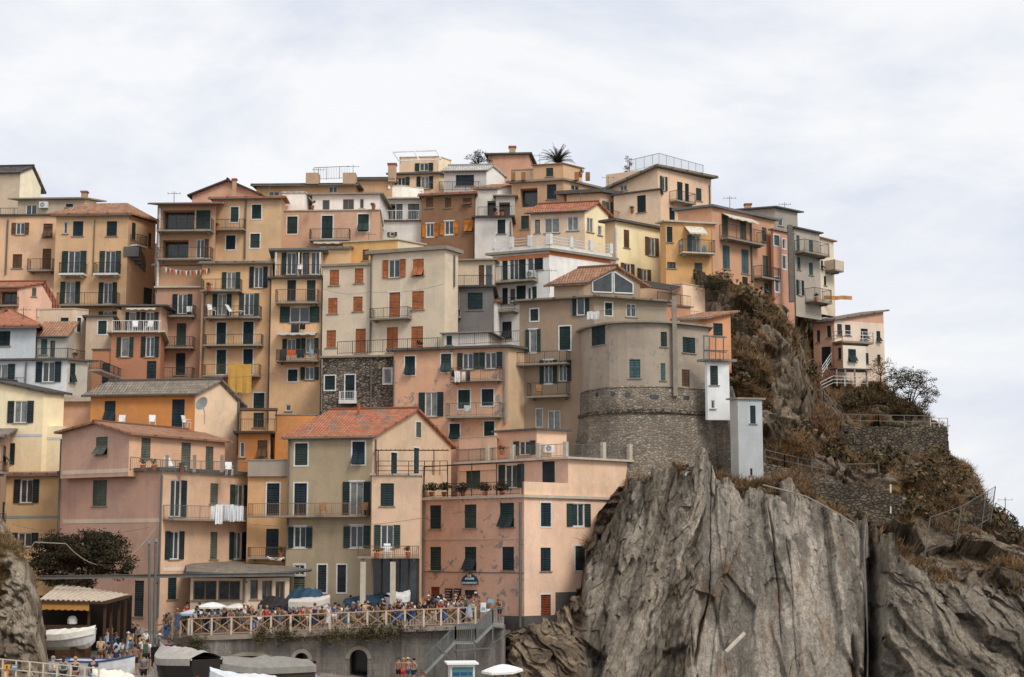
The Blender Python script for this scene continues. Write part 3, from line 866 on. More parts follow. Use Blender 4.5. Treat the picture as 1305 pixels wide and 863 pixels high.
h.block(corner(304, 343, 352, 119, 5, 552, 40), 553, 606, (196, 112, 50), ('flat', 'darkconcrete', .4, .15), side=(206, 176, 142), w=[('c', 328, 561, 341, 583, 'N'), ('g', 305, 563, 312, 583)])
h.block(flat2(351, 402, 120, 5, 529), 529, 560, (206, 124, 56), ('flat', 'concrete', .05, .08), wname='parapet_wall')
h.x_rail([(306, 551, 118), (352, 551, 118)], 1.0, 'rust')
h.x_frame([[(307, 523), (307, 550)], [(352, 523), (352, 550)], [(305, 522, 117.5), (354, 522, 117.5)]], 118, .05, 'rust')
q = [at(305, 523, 117.5), at(354, 523, 117.5), at(354, 520, 121), at(305, 520, 121)]
mb = MB(); mb.slab(q, .08); mb.build('terrace_roof', M['darkwood'], h.root)
FR.append(h)

# ================================================================ second band
h = House('grey_house', 'pale grey-blue house with clay roof and dark shutters, above the cream house')
h.block(corner(-30, 46, 50, 127, 5, 417, 50), 420, 470, (186, 190, 192), ('hip', 'terracotta', .5, 1.9, .55), w=[('c', -2, 422, 13, 441)])
h.block(corner(-30, 86, 112, 124.5, 5, 459, 45), 461, 510, (190, 193, 194), ('flat', 'darkconcrete', .35, .15), side=(176, 166, 152), w=[
    ('r', -8, 464, 19, 492), ('o', 46, 461, 78, 487), ('c', 89, 463, 96, 488)], b=[], wname='lower_wall', x=[('pipe', 33, 462, 510, .06, 0)])
h.x_rail([(48, 459, 124.8), (86, 459, 124.2), (108, 463, 126.5)], .95, 'bar'); h.x_rail([(0, 496, 123.6), (30, 496, 123.6)], .9, 'bar')
h.block(flat2(48, 84, 128, 3, 428), 440, 462, (176, 168, 156), ('shed', 'oldclay', .3, 1.2), w=[('c', 52, 432, 60, 452, 'B'), ('g', 64, 434, 70, 455, 'k')], wname='terrace_room_wall', depth=2, extra=.5)
FR.append(h)
h = House('plain_tan_house', 'plain tan flat-roofed house with two small white-framed windows, right of the grey-blue house')
h.block(corner(46, 94, 113, 131, 8, 394, 42), 396, 480, (204, 176, 148), ('parapet', 'paleconc', .05, .6), w=[('c', 77, 405, 87, 427), ('c', 98, 405, 103, 423, 't')])
h.block(corner(110, 144, 154, 130, 3, 404, 50), 406, 480, (198, 168, 140), ('flat', 'darkconcrete', .3, .15), w=[('c', 125, 409, 136, 426, 't')], wname='right_wall')
FR.append(h)
h = House('small_pink_house', 'small pink house with an orange tile roof and a shaded loggia, near the left edge')
h.block(corner(-30, 24, 67, 134, 4, 366, 25), 378, 420, (214, 158, 132), ('gableS', 'terracotta', .45, 52, 361, 386), side=(218, 164, 138), w=[('L', -6, 370, 22, 390), ('c', 41, 367, 46, 378, 'Y'), ('g', -4, 399, 16, 404)], b=[(-5, 24, 392, 380, 'bar', .6)])
FR.append(h)
h = House('brick_red_house', 'brick-red house with a white-railed roof terrace and dark shutters, left of the tall tan block')
h.block(corner(142, 205, 212, 128, 2, 424, 40), 427, 500, (172, 104, 74), ('flat', 'paleconc', .35, .16), w=[('o', 149, 430, 170, 455), ('o', 180, 429, 204, 455), ('c', 187, 460, 199, 486)])
h.block(flat2(118, 143, 128.3, 2, 446), 448, 500, (172, 104, 74), ('parapet', 'darkconcrete', .1, .5), w=[('c', 130, 463, 141, 489)], b=[(113, 204, 490, 479, 'bar', .9)], wname='left_wall')
h.x_rail([(143, 424, 127.6), (205, 424, 127.4)], 1.0, 'white')
h.block(flat2(155, 206, 131.5, 2, 391), 393, 424, (196, 150, 124), ('flat', 'darkconcrete', .6, .12), w=[('o', 160, 398, 178, 423), ('o', 180, 398, 202, 423)], x=[('awning', 166, 393, 203, 397, 1.2)], wname='terrace_room_wall', depth=4, extra=.2)
FR.append(h)
# tall brown block
h = House('tall_brown_block', 'tall brown block with recessed loggias and clay roof, hung with coloured bunting')
h.block(corner(201, 275, 279, 137, 2, 260, 50), 262, 345, (180, 132, 100), ('shed', 'terracotta', .7, 1.6), w=[
    ('L', 207, 268, 248, 293), ('c', 250, 268, 268, 292, 'G'), ('L', 207, 306, 240, 329), ('r', 250, 305, 266, 329, 'N')],
    b=[(203, 273, 298, 282, 'bar', 1.1), (203, 272, 334, 318, 'bar', 1.1)], x=[('pipe', 201, 266, 480, .1, 0, 'whiteplastic')])
h.block(corner(200, 259, 263, 134, 2, 367, 50), 370, 520, (178, 128, 104), ('flat', 'paleconc', .25, .14), w=[
    ('o', 220, 375, 245, 400), ('c', 225, 412, 237, 440), ('c', 224, 450, 236, 478)],
    b=[(208, 250, 406, 391, 'bar', .95), (206, 249, 446, 431, 'bar', .95), (204, 248, 486, 470, 'bar', .95)], wname='lower_wall', x=[('pipe', 257, 372, 500, .08, 0)])
h.block(flat2(200, 262, 137.5, 2, 338), 338, 370, (186, 140, 110), ('shed', 'slate', .4, .6), w=[('o', 233, 345, 258, 361), ('r', 217, 346, 230, 356, 'N')], wname='terrace_room_wall', depth=3, extra=.2)
FR.append(h)
h = House('gabled_pink_house', 'small pink gabled house on the skyline behind the tall brown block')
h.block(flat2(245, 330, 147, 3, 248), 248, 275, (206, 150, 124), ('gableF', 'dark', .4, 291, 231), depth=10)
h.x_chimney(299, 228, 242, .35, 146)
FR.append(h)
# ochre tall
h = House('tan_apartment_block', 'tall tan block with white-trimmed green shutters and a yellow cloth hanging from its lowest balcony')
h.block(corner(272, 359, 364, 139, 4, 252, 50), 254, 345, (204, 160, 118), ('shed', 'terracotta', .4, 1.1), trim=True, w=[
    ('c', 294, 264, 304, 283), ('c', 321, 261, 333, 279), ('c', 288, 300, 300, 318), ('c', 319, 298, 331, 316)], b=[(273, 314, 296, 282, 'bar', .9)], x=[('pipe', 313, 256, 330, .08, 0)])
h.block(corner(258, 346, 351, 133, 2, 335, 50), 337, 540, (212, 160, 112), ('shed', 'slate', .35, .8), w=[
    ('o', 283, 347, 306, 368), ('o', 318, 340, 341, 367), ('o', 271, 375, 295, 402), ('o', 305, 374, 330, 402),
    ('c', 276, 411, 288, 439, 't'), ('c', 310, 410, 323, 439, 't'), ('c', 276, 446, 288, 477, 't'), ('c', 310, 445, 322, 477, 't'), ('c', 323, 501, 337, 522, 't'), ('c', 323, 526, 336, 545)],
    b=[(259, 309, 374, 358, 'bar', 1.0), (263, 334, 408, 392, 'bar', 1.0), (262, 336, 443, 428, 'bar', 1.0), (261, 333, 482, 466, 'rust', 1.0)], wname='lower_wall', x=[('pipe', 344, 340, 540, .1, 0), ('pipe', 259, 372, 520, .08, 0)])
FR.append(h)
h = House('pink_brown_block', 'pinkish-brown block with white-trimmed green shutters beneath a white rooftop terrace')
h.block(corner(357, 484, 488, 143, 3, 268, 50), 270, 345, (192, 144, 118), ('parapet', 'paleconc', .1, .5), trim=True, w=[
    ('c', 366, 276, 379, 298), ('c', 410, 275, 424, 304), ('c', 456, 273, 470, 295)], b=[(396, 447, 309, 294, 'bar', .9)], x=[('awning', 402, 306, 445, 313, 1.0)])
h.block(flat2(398, 484, 148, 3, 248), 250, 272, (214, 208, 200), ('flat', 'concrete', .4, .14), w=[('g', 411, 255, 420, 268, 'w'), ('g', 437, 254, 451, 268, 'w'), ('g', 458, 253, 464, 266)], wname='rooftop_room_wall', extra=1)
h.block(flat2(360, 388, 147, 3, 246), 250, 272, (222, 216, 206), ('shed', 'pale', .1, 1.0), wname='rooftop_stair_wall', extra=1)
FR.append(h)
h = House('yellow_tan_block', 'narrow tan block with a dark awning terrace and orange towels on its third balcony')
h.block(corner(346, 410, 413, 132, 3, 355, 50), 356, 540, (210, 160, 116), ('flat', 'darkconcrete', .35, .16), w=[
    ('c', 366, 357, 377, 384), ('c', 391, 357, 402, 384), ('o', 357, 391, 407, 411), ('o', 360, 432, 383, 450), ('o', 384, 431, 406, 450), ('c', 367, 471, 379, 486, 't'), ('o', 383, 468, 407, 484), ('g', 364, 516, 371, 524, '')],
    b=[(353, 407, 389, 371, 'rust', .9), (354, 407, 463, 447, 'rust', 1.0)], x=[('awning', 355, 424, 405, 429, 1.2, (206, 204, 196)), ('pipe', 410, 358, 530, .08, 0)])
h.block(corner(350, 411, 414, 135.5, 3, 320, 50), 320, 355, (206, 160, 120), ('flat', 'greysteel', .5, .2), w=[('o', 359, 322, 384, 350), ('g', 386, 322, 394, 350, 'k'), ('g', 396, 321, 409, 350)], wname='upper_wall', extra=.2, depth=5)
h.x_rail([(350, 353, 131.6), (411, 353, 131.6)], 1.05, 'bar')
h.x_posts([352, 381, 408], 322, 352, 132, .07)
FR.append(h)
h = House('ochre_penthouse', 'ochre rooftop house and terrace wall behind the orange-shuttered beige block')
h.block(corner(437, 507, 540, 137, 14, 306, 45), 308, 350, (218, 160, 84), ('flat', 'paleconc', .15, .1), side=(216, 190, 158), w=[('c', 462, 318, 470, 332, 'N')], wname='wall')
h.block(flat2(410, 446, 137, 3, 316), 316, 352, (216, 170, 122), ('shed', 'slate', .2, .4), wname='left_wall', depth=3)
FR.append(h)
# beige with orange shutters
h = House('beige_shutter_house', 'beige house with orange-brown shutters on three floors over a grey stone base')
h.block(corner(472, 567, 584, 128, 20, 318, 60), 321, 452, (206, 184, 156), ('flat', 'concrete', .3, .3), w=[
    ('o', 488, 331, 517, 354, 'O'), ('c', 526, 330, 540, 352, 'O'), ('c', 496, 373, 510, 405, 'Ot'), ('c', 525, 371, 540, 395, 'O'), ('c', 493, 417, 507, 449, 'O'), ('c', 524, 416, 539, 446, 'O')],
    b=[(476, 525, 409, 394, 'bar', .9)], x=[('pipe', 473, 325, 450, .08, 0), ('pipe', 578, 325, 366, .08, 1)])
h.block(flat2(412, 474, 130.5, 12, 338), 340, 455, (202, 180, 154), ('flat', 'concrete', .2, .2), w=[
    ('c', 420, 344, 432, 364, 'O'), ('c', 452, 342, 463, 361, 'O'), ('c', 418, 380, 430, 400, 'O'), ('c', 450, 378, 462, 397, 'O'), ('c', 416, 421, 428, 443, 'O'), ('c', 453, 419, 466, 450, 'O')], wname='left_wall')
FR.append(h)
STONE = masonry('grey_rubble_stone', [(84, 76, 70), (124, 112, 100), (162, 148, 132)], .32)
h = House('stone_house', 'grey rubble-stone house with a pale sill balcony, directly above the terracotta roof')
h.block(flat2(411, 502, 127.5, 8, 455), 455, 540, (150, 140, 128), ('flat', 'concrete', .2, .16), wallmat=STONE, trim=True, w=[
    ('c', 414, 479, 427, 497), ('c', 440, 478, 452, 510), ('g', 489, 470, 499, 489, 'l')], x=[('pipe', 473, 458, 540, .07, 0)])
h.balcony(433, 455, 515, 512, 'white', .4, .3, 'white')
h.x_rail([(430, 452, 127), (500, 449, 126), (560, 447, 125)], 1.05, 'bar')
FR.append(h)
h = House('peeling_salmon_house', 'peeling salmon house with laundry on a balcony, right of the stone house')
h.block(corner(502, 648, 668, 124, 14, 443, 50), 446, 560, (204, 148, 116), ('flat', 'darkconcrete', .35, .2), side=(196, 160, 124), peel=.25, w=[
    ('h', 516, 454, 529, 478, 't'), ('h', 562, 451, 575, 474, 't'), ('o', 583, 450, 610, 471), ('o', 611, 449, 640, 470),
    ('o', 534, 500, 565, 531), ('c', 584, 497, 599, 521, 't'), ('c', 614, 496, 629, 517, 't'), ('c', 573, 540, 586, 560, 't'), ('c', 617, 537, 630, 557, 't')],
    b=[(577, 641, 488, 470, 'rust', 1.0), (572, 641, 534, 515, 'steel', 1.1)], x=[('pipe', 644, 448, 540, .1, 0, 'steel'), ('pipe', 502, 458, 560, .06, 0)])
h.block(flat2(566, 622, 126.5, 14, 424), 428, 446, (200, 190, 176), ('flat', 'slate' if 0 else 'concrete', .3, .1), w=[('c', 569, 428, 576, 440)], wname='rooftop_room_wall', extra=.3, depth=4)
h.x_rail([(585, 440, 123.6), (662, 436, 122.6)], .9, 'bar')
FR.append(h)
h = House('dark_loggia_house', 'dark grey shadowed house tucked between the beige and white houses')
h.block(corner(568, 628, 632, 130.5, 6, 366, 50), 368, 440, (112, 106, 102), ('flat', 'darkconcrete', .3, .16), w=[('l', 569, 373, 586, 394, 'B'), ('c', 596, 373, 615, 395, '')], b=[(567, 588, 407, 393, 'glass', .8)])
h.block(flat2(580, 630, 134.5, 6, 332), 334, 368, (202, 176, 146), ('flat', 'concrete', .3, .14), w=[('c', 610, 338, 617, 365, 'N'), ('g', 618, 337, 628, 365)], wname='upper_wall', extra=.3)
h.x_rail([(572, 366, 130), (628, 366, 129.4)], 1.0, 'bar')
FR.append(h)
# ---- centre top
h = House('peach_tower_house', 'peach tower house with a white pergola frame on top, on the centre skyline')
h.block(corner(500, 560, 577, 157, 6, 222, 55), 222, 262, (220, 176, 136), ('flat', 'darkconcrete', .35, .2), side=(230, 206, 170), w=[
    ('o', 501, 226, 522, 241), ('o', 531, 225, 552, 241)])
h.block(corner(509, 559, 575, 158.5, 6, 200, 55), 203, 222, (222, 182, 144), ('parapet', 'paleconc', .05, .5), side=(230, 206, 170), w=[('o', 529, 208, 552, 218, '')], wname='upper_wall', extra=.1)
h.x_frame([[(501, 194, 155), (508, 205, 155)], [(501, 194, 159), (556, 192, 159)], [(508, 205, 155), (562, 203, 155)], [(528, 193, 158), (534, 204, 155)], [(556, 192, 159), (562, 203, 155)], [(501, 194, 155), (501, 194, 159)], [(562, 203, 155), (557, 206, 155)]], 155, .07)
h.x_chimney(500, 209, 220, .8, 155)
FR.append(h)
h = House('white_loggia_house', 'white house with a glass-fronted loggia below the peach tower house')
h.block(corner(482, 537, 540, 151, 3, 282, 50), 284, 320, (220, 214, 204), ('flat', 'darkconcrete', .25, .16), w=[('o', 494, 296, 506, 301, 'Y')])
h.block(corner(484, 537, 540, 153.5, 3, 254, 50), 256, 284, (206, 196, 184), ('flat', 'paleconc', .5, .14), w=[('L', 488, 260, 504, 280), ('g', 505, 260, 513, 280, 'k'), ('g', 520, 260, 534, 280, 'k')], wname='upper_wall', extra=.1)
h.x_rail([(483, 281, 150.4), (537, 281, 150.4)], 1.0, 'white')
h.block(corner(493, 512, 540, 155, 3, 237, 30), 240, 256, (226, 220, 208), ('parapet', 'paleconc', .05, .3), wname='terrace_wall', extra=.1)
FR.append(h)
h = House('dark_brown_house', 'dark brown house with bright orange shutters, in the middle of the upper town')
h.block(corner(537, 604, 608, 149, 12, 246, 50), 249, 330, (136, 94, 68), ('shed', 'terracotta', .3, .6), w=[
    ('o', 535, 285, 558, 302, 'Xt'), ('o', 561, 282, 584, 299, 'Xt'), ('h', 592, 279, 603, 296, 'X'), ('c', 543, 252, 552, 265, 'N'), ('c', 567, 252, 575, 265, 'N'), ('h', 590, 252, 601, 262, 'N')])
FR.append(h)
h = House('off_white_house', 'off-white house with a planted loggia and one green shutter, right of the dark brown house')
h.block(corner(605, 652, 656, 148, 4, 277, 50), 279, 345, (206, 198, 188), ('flat', 'darkconcrete', .3, .16), w=[('c', 634, 280, 644, 298), ('c', 602, 312, 608, 326, 'X')], x=[('pipe', 651, 282, 330, .06, 0)])
h.block(corner(606, 634, 655, 151, 4, 240, 40), 243, 279, (214, 206, 194), ('shed', 'oldclay', .2, .6), w=[('L', 621, 256, 634, 276)], wname='upper_wall', extra=.1)
h.x_rail([(609, 277, 147.3), (652, 276, 147.2)], 1.0, 'bar')
h.block(flat2(632, 656, 150, 4, 250), 250, 279, (170, 160, 148), ('flat', 'concrete', .3, .12), w=[('L', 636, 258, 650, 276)], wname='loggia_wall', extra=.1)
FR.append(h)
h = House('grey_awning_house', 'grey house with one long dark window, under the skyline tree')
h.block(corner(566, 620, 643, 155, 4, 217, 50), 219, 255, (178, 172, 166), ('gableS', 'pale', .2, 627, 212, 226), side=(220, 216, 208), w=[('c', 581, 223, 604, 237)])
h.x_rail([(560, 243, 153), (612, 243, 153)], .9, 'bar')
FR.append(h)
h = House('plain_pink_house', 'plain pink house with a chimney at the very top of the town')
h.block(corner(622, 674, 684, 163, 5, 197, 50), 199, 240, (204, 142, 116), ('flat', 'darkconcrete', .35, .18))
h.x_chimney(653, 187, 197, .7, 166)
FR.append(h)
h = House('brown_loggia_house', 'orange-brown house with a large dark loggia and rooftop terrace under the palm')
h.block(corner(652, 718, 768, 150, 14, 230, 45), 232, 340, (188, 140, 106), ('flat', 'concrete', .3, .2), side=(208, 162, 124), w=[
    ('L', 663, 240, 685, 264), ('c', 697, 235, 709, 254), ('c', 664, 275, 674, 292), ('g', 728, 236, 738, 243)], b=[])
h.block(corner(680, 718, 742, 152.5, 14, 209, 45), 211, 232, (190, 142, 104), ('flat', 'wood', .15, .1), side=(206, 158, 118), w=[('c', 696, 214, 705, 225)], wname='upper_wall', extra=.1)
h.block(corner(652, 680, 682, 155, 14, 216, 45), 218, 232, (190, 150, 118), ('parapet', 'concrete', .05, .7), wname='terrace_wall', extra=.1)
h.x_posts([654, 667, 735, 749], 220, 230, 150.5, .3, 'wood', 'terrace_pillar')
FR.append(h)
h = House('clay_roof_house', 'beige house with grey-blue windows and mottled clay roof, above the white house')
h.block(corner(676, 745, 775, 145, 12, 268, 45), 272, 340, (206, 176, 150), ('gableS', 'terracotta', .35, 759, 259, 275), side=(234, 212, 166), w=[
    ('g', 682, 280, 688, 297, 'lk'), ('g', 694, 278, 713, 297, 'l'), ('g', 723, 276, 737, 294, 'l'), ('g', 748, 278, 756, 296, 'l'), ('g', 762, 288, 767, 300, 'l')])
FR.append(h)
h = House('dark_roof_house', 'tan house under a long dark grey roof with a planted balcony, behind the yellow house')
h.block(corner(722, 766, 818, 149, 14, 246, 35), 248, 320, (220, 176, 138), ('flat', 'darkconcrete', .5, .35), side=(206, 170, 136), w=[
    ('o', 767, 257, 781, 276, 'Y'), ('o', 785, 264, 799, 282, 'Y'), ('g', 803, 272, 810, 284)], b=[])
h.x_rail([(768, 276, 147.5), (850, 300, 152)], .9, 'bar')
FR.append(h)
h = House('yellow_house', 'pale yellow house with grey-brown shutters under a dark sloping eave')
h.block(corner(771, 784, 848, 141, 38, 282, 40), 285, 400, (206, 162, 120), ('flat', 'darkconcrete', .4, .22), side=(238, 212, 160), w=[
    ('c', 795, 293, 802, 316, 'N'), ('o', 822, 303, 839, 326, 'N'), ('o', 791, 336, 808, 354, 'N'), ('o', 812, 343, 829, 358, 'N')], x=[('pipe', 785, 290, 350, .12, 1, 'whiteplastic')])
FR.append(h)
h = House('white_house', 'white house with orange bands under its cornice and a railed roof terrace in the centre')
h.block(corner(628, 700, 779, 134, 24, 320, 38), 324, 430, (214, 210, 204), ('flat', 'concrete', .35, .22), side=(222, 218, 210), w=[
    ('c', 640, 330, 647, 357), ('g', 649, 330, 661, 357), ('c', 661, 328, 670, 356), ('g', 672, 328, 680, 345), ('c', 681, 327, 692, 344),
    ('c', 640, 367, 647, 388), ('g', 649, 367, 657, 388), ('c', 658, 364, 670, 386), ('g', 672, 366, 677, 382), ('c', 678, 365, 684, 382), ('c', 640, 410, 652, 432, 'D')],
    b=[(628, 686, 362, 341, 'bar', 1.1), (628, 662, 400, 382, 'bar', 1.1)], x=[('band', 628, 700, 328, .38, (202, 108, 62), 0), ('band', 700, 778, 328, .38, (202, 108, 62), 1), ('ac', 678, 350, 0)])
f0, f1 = h.faces[0], h.faces[1]; zz = h.zt + .22
for f in (f0, f1):
    mb = MB(); mb.obox(f.P, f.u, f.n, (0, f.L), (-.1, .1), zz, zz + .35); mb.build('kerb_wall', M['white'], h.root)
    for a in np.linspace(.1, f.L - .1, 4):
        mb = MB(); mb.obox(f.P, f.u, f.n, (a - .16, a + .16), (-.16, .16), zz + .35, zz + 1.3); mb.build('terrace_post', M['white'], h.root)
    mb = MB()
    for k in range(3): mb.bar(f.pt(0, 0, zz + .6 + .25 * k), f.pt(f.L, 0, zz + .6 + .25 * k), .03)
    mb.build('railing', M['whiteplastic'], h.root)
h.block(flat2(611, 630, 133, 10, 384), 386, 440, (218, 212, 204), ('shed', 'terracotta', .2, .3), wname='side_wing_wall', depth=4)
FR.append(h)
h = House('terraced_peach_house', 'peach house with a dark sunshade over its terrace, below the yellow house')
h.block(corner(800, 870, 898, 133, 30, 362, 40), 357, 430, (224, 172, 136), ('parapet', 'paleconc', .05, .9), side=(228, 184, 148), extra=5)
h.block(corner(795, 836, 880, 130, 30, 388, 30), 386, 440, (208, 128, 94), ('flat', 'concrete', .15, .1), wname='lower_wall')
q = [at(812, 364, 130.5), at(855, 370, 129), at(868, 365, 133), at(826, 358, 134)]
mb = MB(); mb.slab(q, .06); mb.build('sunshade', M['iron'], h.root)
h.x_posts([813, 855], 366, 386, 130, .05, 'iron')
h.x_rail([(838, 386, 128.8), (880, 392, 131)], .95, 'bar')
FR.append(h)
# gabled greybrown house
h = House('grey_brown_house', 'large grey-brown house with two big slanted attic windows, beside the round tower')
h.block(corner(662, 757, 850, 123.5, 20, 380, 20), 383, 560, (150, 124, 102), ('flat', 'concrete', .3, .16), side=(160, 138, 114), w=[
    ('c', 676, 394, 686, 409, 't'), ('o', 670, 420, 689, 449, 't'), ('c', 713, 416, 727, 446, 't'), ('o', 688, 459, 710, 489, 't'), ('r', 712, 459, 728, 486, 'D'),
    ('o', 730, 377, 751, 402), ('c', 771, 386, 780, 402, 't'), ('g', 798, 387, 811, 404, ''), ('g', 682, 520, 692, 545, 'l'), ('g', 698, 523, 714, 549, 'l')],
    b=[(660, 727, 467, 450, 'bar', 1.0), (676, 727, 508, 489, 'bar', 1.0)])
A, B_, C = h.foot[0], h.foot[1], h.foot[2]
mb = MB(); zt = h.zt
def V3(p, z): return Vector((p.x, p.y, z))
b1 = B_ + (A - B_) * .0
mb.slab([V3(A + Vector((-.5, -.5, 0)), zt + .15), V3(B_ + Vector((.3, -.6, 0)), zt + .2), V3(B_ + Vector((1, 4.5, 0)), zt + .6), V3(A + Vector((1, 4.5, 0)), zt + .6)], .16)
mb.slab([V3(B_ + Vector((.3, -.6, 0)), zt + .2), V3(C + Vector((.3, -.6, 0)), zt + .1), V3(C + Vector((-.5, 4.5, 0)), zt + .5), V3(B_ + Vector((1, 4.5, 0)), zt + .6)], .16)
mb.build('lower_roof', tiles_mat('slate'), h.root)
h.block(corner(706, 744, 816, 125.6, 20, 360, 14), 363, 396, (158, 132, 110), ('gableS', 'oldclay', .45, 781, 341), extra=1, wname='attic_wall')
f = h.faces[1]; zt = h.zt; ua, za, _ = f.hit(781, 341)
for (a0, a1, sgn) in ((ua - 1.75, ua - .08, 1), (ua + .08, ua + 1.7, -1)):
    z0 = zt - .75
    def zr(a): return (zt + (za - zt) * (1 - abs(a - ua) / (ua if a < ua else f.L - ua))) - .3
    mbw = MB(); fr = [f.pt(a0, .05, z0), f.pt(a1, .05, z0), f.pt(a1, .05, zr(a1)), f.pt(a0, .05, zr(a0))]
    mbw.poly(fr); bk = [f.pt(a0, .01, z0), f.pt(a1, .01, z0), f.pt(a1, .01, zr(a1)), f.pt(a0, .01, zr(a0))]; mbw.poly(list(reversed(bk)))
    for i in range(4): mbw.poly([bk[i], bk[(i + 1) % 4], fr[(i + 1) % 4], fr[i]])
    w_ = mbw.build('attic_window', M['glass'], h.root)
    mbw = MB()
    for i in range(4): mbw.bar(fr[i], fr[(i + 1) % 4], .07)
    mbw.build('frame', M['white'], w_)
FR.append(h)
# ---- the round bastion
FORT = masonry('bastion_masonry', [(124, 112, 98), (146, 133, 117), (176, 163, 145)], .3, False, .65)
h = House('round_tower', 'round grey bastion of rubble stone with a curved stucco storey, standing on the cliff edge', 'tower')
def _sp(x):
    t = (x - 815) / 80.0
    return 118.8 + (3.2 * t * t + 3.6 * abs(t) ** 7 if t < 0 else 2.3 * t * t)
xs = [(x, _sp(x)) for x in (735, 738, 743, 751, 776, 787, 799, 821, 838, 853, 864, 891, 903)]
zf = at(800, 412, 119).z
pts = [Vector((at(x, 412, d).x, d, 0)) for x, d in xs]
h.block((pts, zf), 412, 503, (158, 140, 122), ('flat', 'concrete', .35, .14), w=[
    ('c', 755, 416, 771, 440), ('c', 802, 458, 816, 482, 'B'), ('c', 842, 423, 850, 442), ('c', 842, 463, 848, 485, 'B'), ('c', 870, 430, 886, 450), ('c', 869, 471, 879, 500, 'N')], depth=12, peel=.45, extra=.1, wname='stucco_wall')
zmid = h.zb
zled = at(800, 524, 119).z; zbase = at(830, 625, 117).z
mb = MB()
def ringwall(zlo, zhi, olo, ohi, step=.7):
    prev = None
    for i in range(len(pts) - 1):
        a, b = pts[i], pts[i + 1]
        k = max(1, int((b - a).length / step))
        for j in range(k + (1 if i == len(pts) - 2 else 0)):
            yield a.lerp(b, j / k)
cen = Vector((sum(p.x for p in pts) / len(pts), 131, 0))
ring = list(ringwall(0, 0, 0, 0)) + [Vector((at(924, 520, 120.3).x, 120.3, 0)), Vector((at(934, 520, 119.9).x, 119.9, 0)), Vector((at(938, 520, 131).x, 131, 0))]
ring = [Vector((ring[0].x, 131, 0))] + ring
def rp(p, o, z):
    d = (p - cen).normalized(); return (p.x + d.x * o, p.y + d.y * o, z)
levels = [(zmid + .3, -.05), (zmid, .12)] + [(zmid + (zled - zmid) * t, .15) for t in (.33, .66, 1)]
levels2 = [(zled + (zbase - zled) * t, .2 + 1.1 * t) for t in np.linspace(0, 1, 12)]
for L in (levels, levels2):
    for i in range(len(ring) - 1):
        for (z0, o0), (z1, o1) in zip(L[:-1], L[1:]):
            j = lambda p, z: .1 * noise3(p.x, p.y, z)
            mb.poly([rp(ring[i], o1, z1), rp(ring[i + 1], o1, z1), rp(ring[i + 1], o0, z0), rp(ring[i], o0, z0)])
mb.build('stone_wall', FORT, h.root)
mb = MB()
for i in range(len(ring) - 1):
    a, b = ring[i], ring[i + 1]
    mb.box8([rp(a, .1, zled - .14), rp(a, .42, zled - .14), rp(b, .42, zled - .14), rp(b, .1, zled - .14), rp(a, .1, zled + .1), rp(a, .42, zled + .1), rp(b, .42, zled + .1), rp(b, .1, zled + .1)])
mb.build('stone_ledge', masonry('ledge_stone', [(96, 88, 78), (120, 108, 94), (140, 126, 110)], .5), h.root)
mb = MB(); mb.poly([rp(p, .15, zmid + .1) for p in ring]); mb.build('tower_floor', M['darkconcrete'], h.root)
for x, y, w_ in ((763, 503, 5), (782, 502, 6), (800, 503, 7), (833, 506, 11), (873, 507, 9)):
    for i in range(len(ring) - 1):
        f = Face(ring[i], ring[i + 1]); a, z, p = f.hit(x, y)
        if 0 <= a <= f.L and p.y < 128:
            mb = MB(); mb.obox(f.P, f.u, f.n, (a - w_ / 34, a + w_ / 34), (.16, .19), z - .15, z + .15); mb.build('drain_hole', M['glass'], h.root); break
g = MB(); zr = zf + .14
for i in range(2, len(pts) - 2):
    a, b = Vector((pts[i].x, pts[i].y - .2, zr)), Vector((pts[i + 1].x, pts[i + 1].y - .2, zr)); up = Vector((0, 0, 1))
    g.bar(a + up, b + up, .025); k = max(1, int((b - a).length / .16))
    for j in range(k): q = a.lerp(b, j / k); g.bar(q, q + up, .012)
g.build('railing', M['steel'], h.root)
h.x_posts([859], 378, 505, 119.2, .24, 'concrete', 'flue')
FR.append(h)
# ---- white houses right of the bastion
h = House('narrow_white_house', 'narrow white house with one dark shutter hanging on the right edge of the round tower')
h.block(corner(898, 901, 929, 119.3, 40, 461, 8), 464, 532, (206, 206, 202), ('flat', 'concrete', .25, .2), side=(212, 212, 208), w=[('c', 905, 466, 915, 491, ''), ('g', 906, 510, 911, 521, '')], extra=.2)
h.x_frame([[(897, 428), (897, 460)], [(904, 430), (904, 460)], [(912, 430), (912, 461)], [(922, 430), (922, 461)], [(896, 428), (926, 430)], [(897, 447), (926, 449)]], 118.7, .06, 'pipe', 'balcony_frame')
h.x_rail([(897, 461, 118.7), (928, 462, 119.2)], .9, 'bar')
FR.append(h)
h = House('tall_white_annex', 'tall slim white annex with a small window low down, perched above the smooth cliff slab')
h.block(corner(930, 940, 971, 117.2, 50, 509, 12), 513, 617, (168, 162, 152), ('flat', 'concrete', .15, .14), side=(172, 175, 174), w=[('c', 956, 517, 963, 540, ''), ('g', 956, 597, 959, 606, 'k')], extra=.1)
FR.append(h)
h = House('small_terracotta_house', 'small terracotta-coloured house with a hooded window, just behind the narrow white house')
h.block(corner(866, 900, 931, 126, 15, 406, 15), 409, 480, (214, 136, 96), ('shed', 'oldclay', .45, .5), w=[('c', 909, 412, 921, 428)])
FR.append(h)
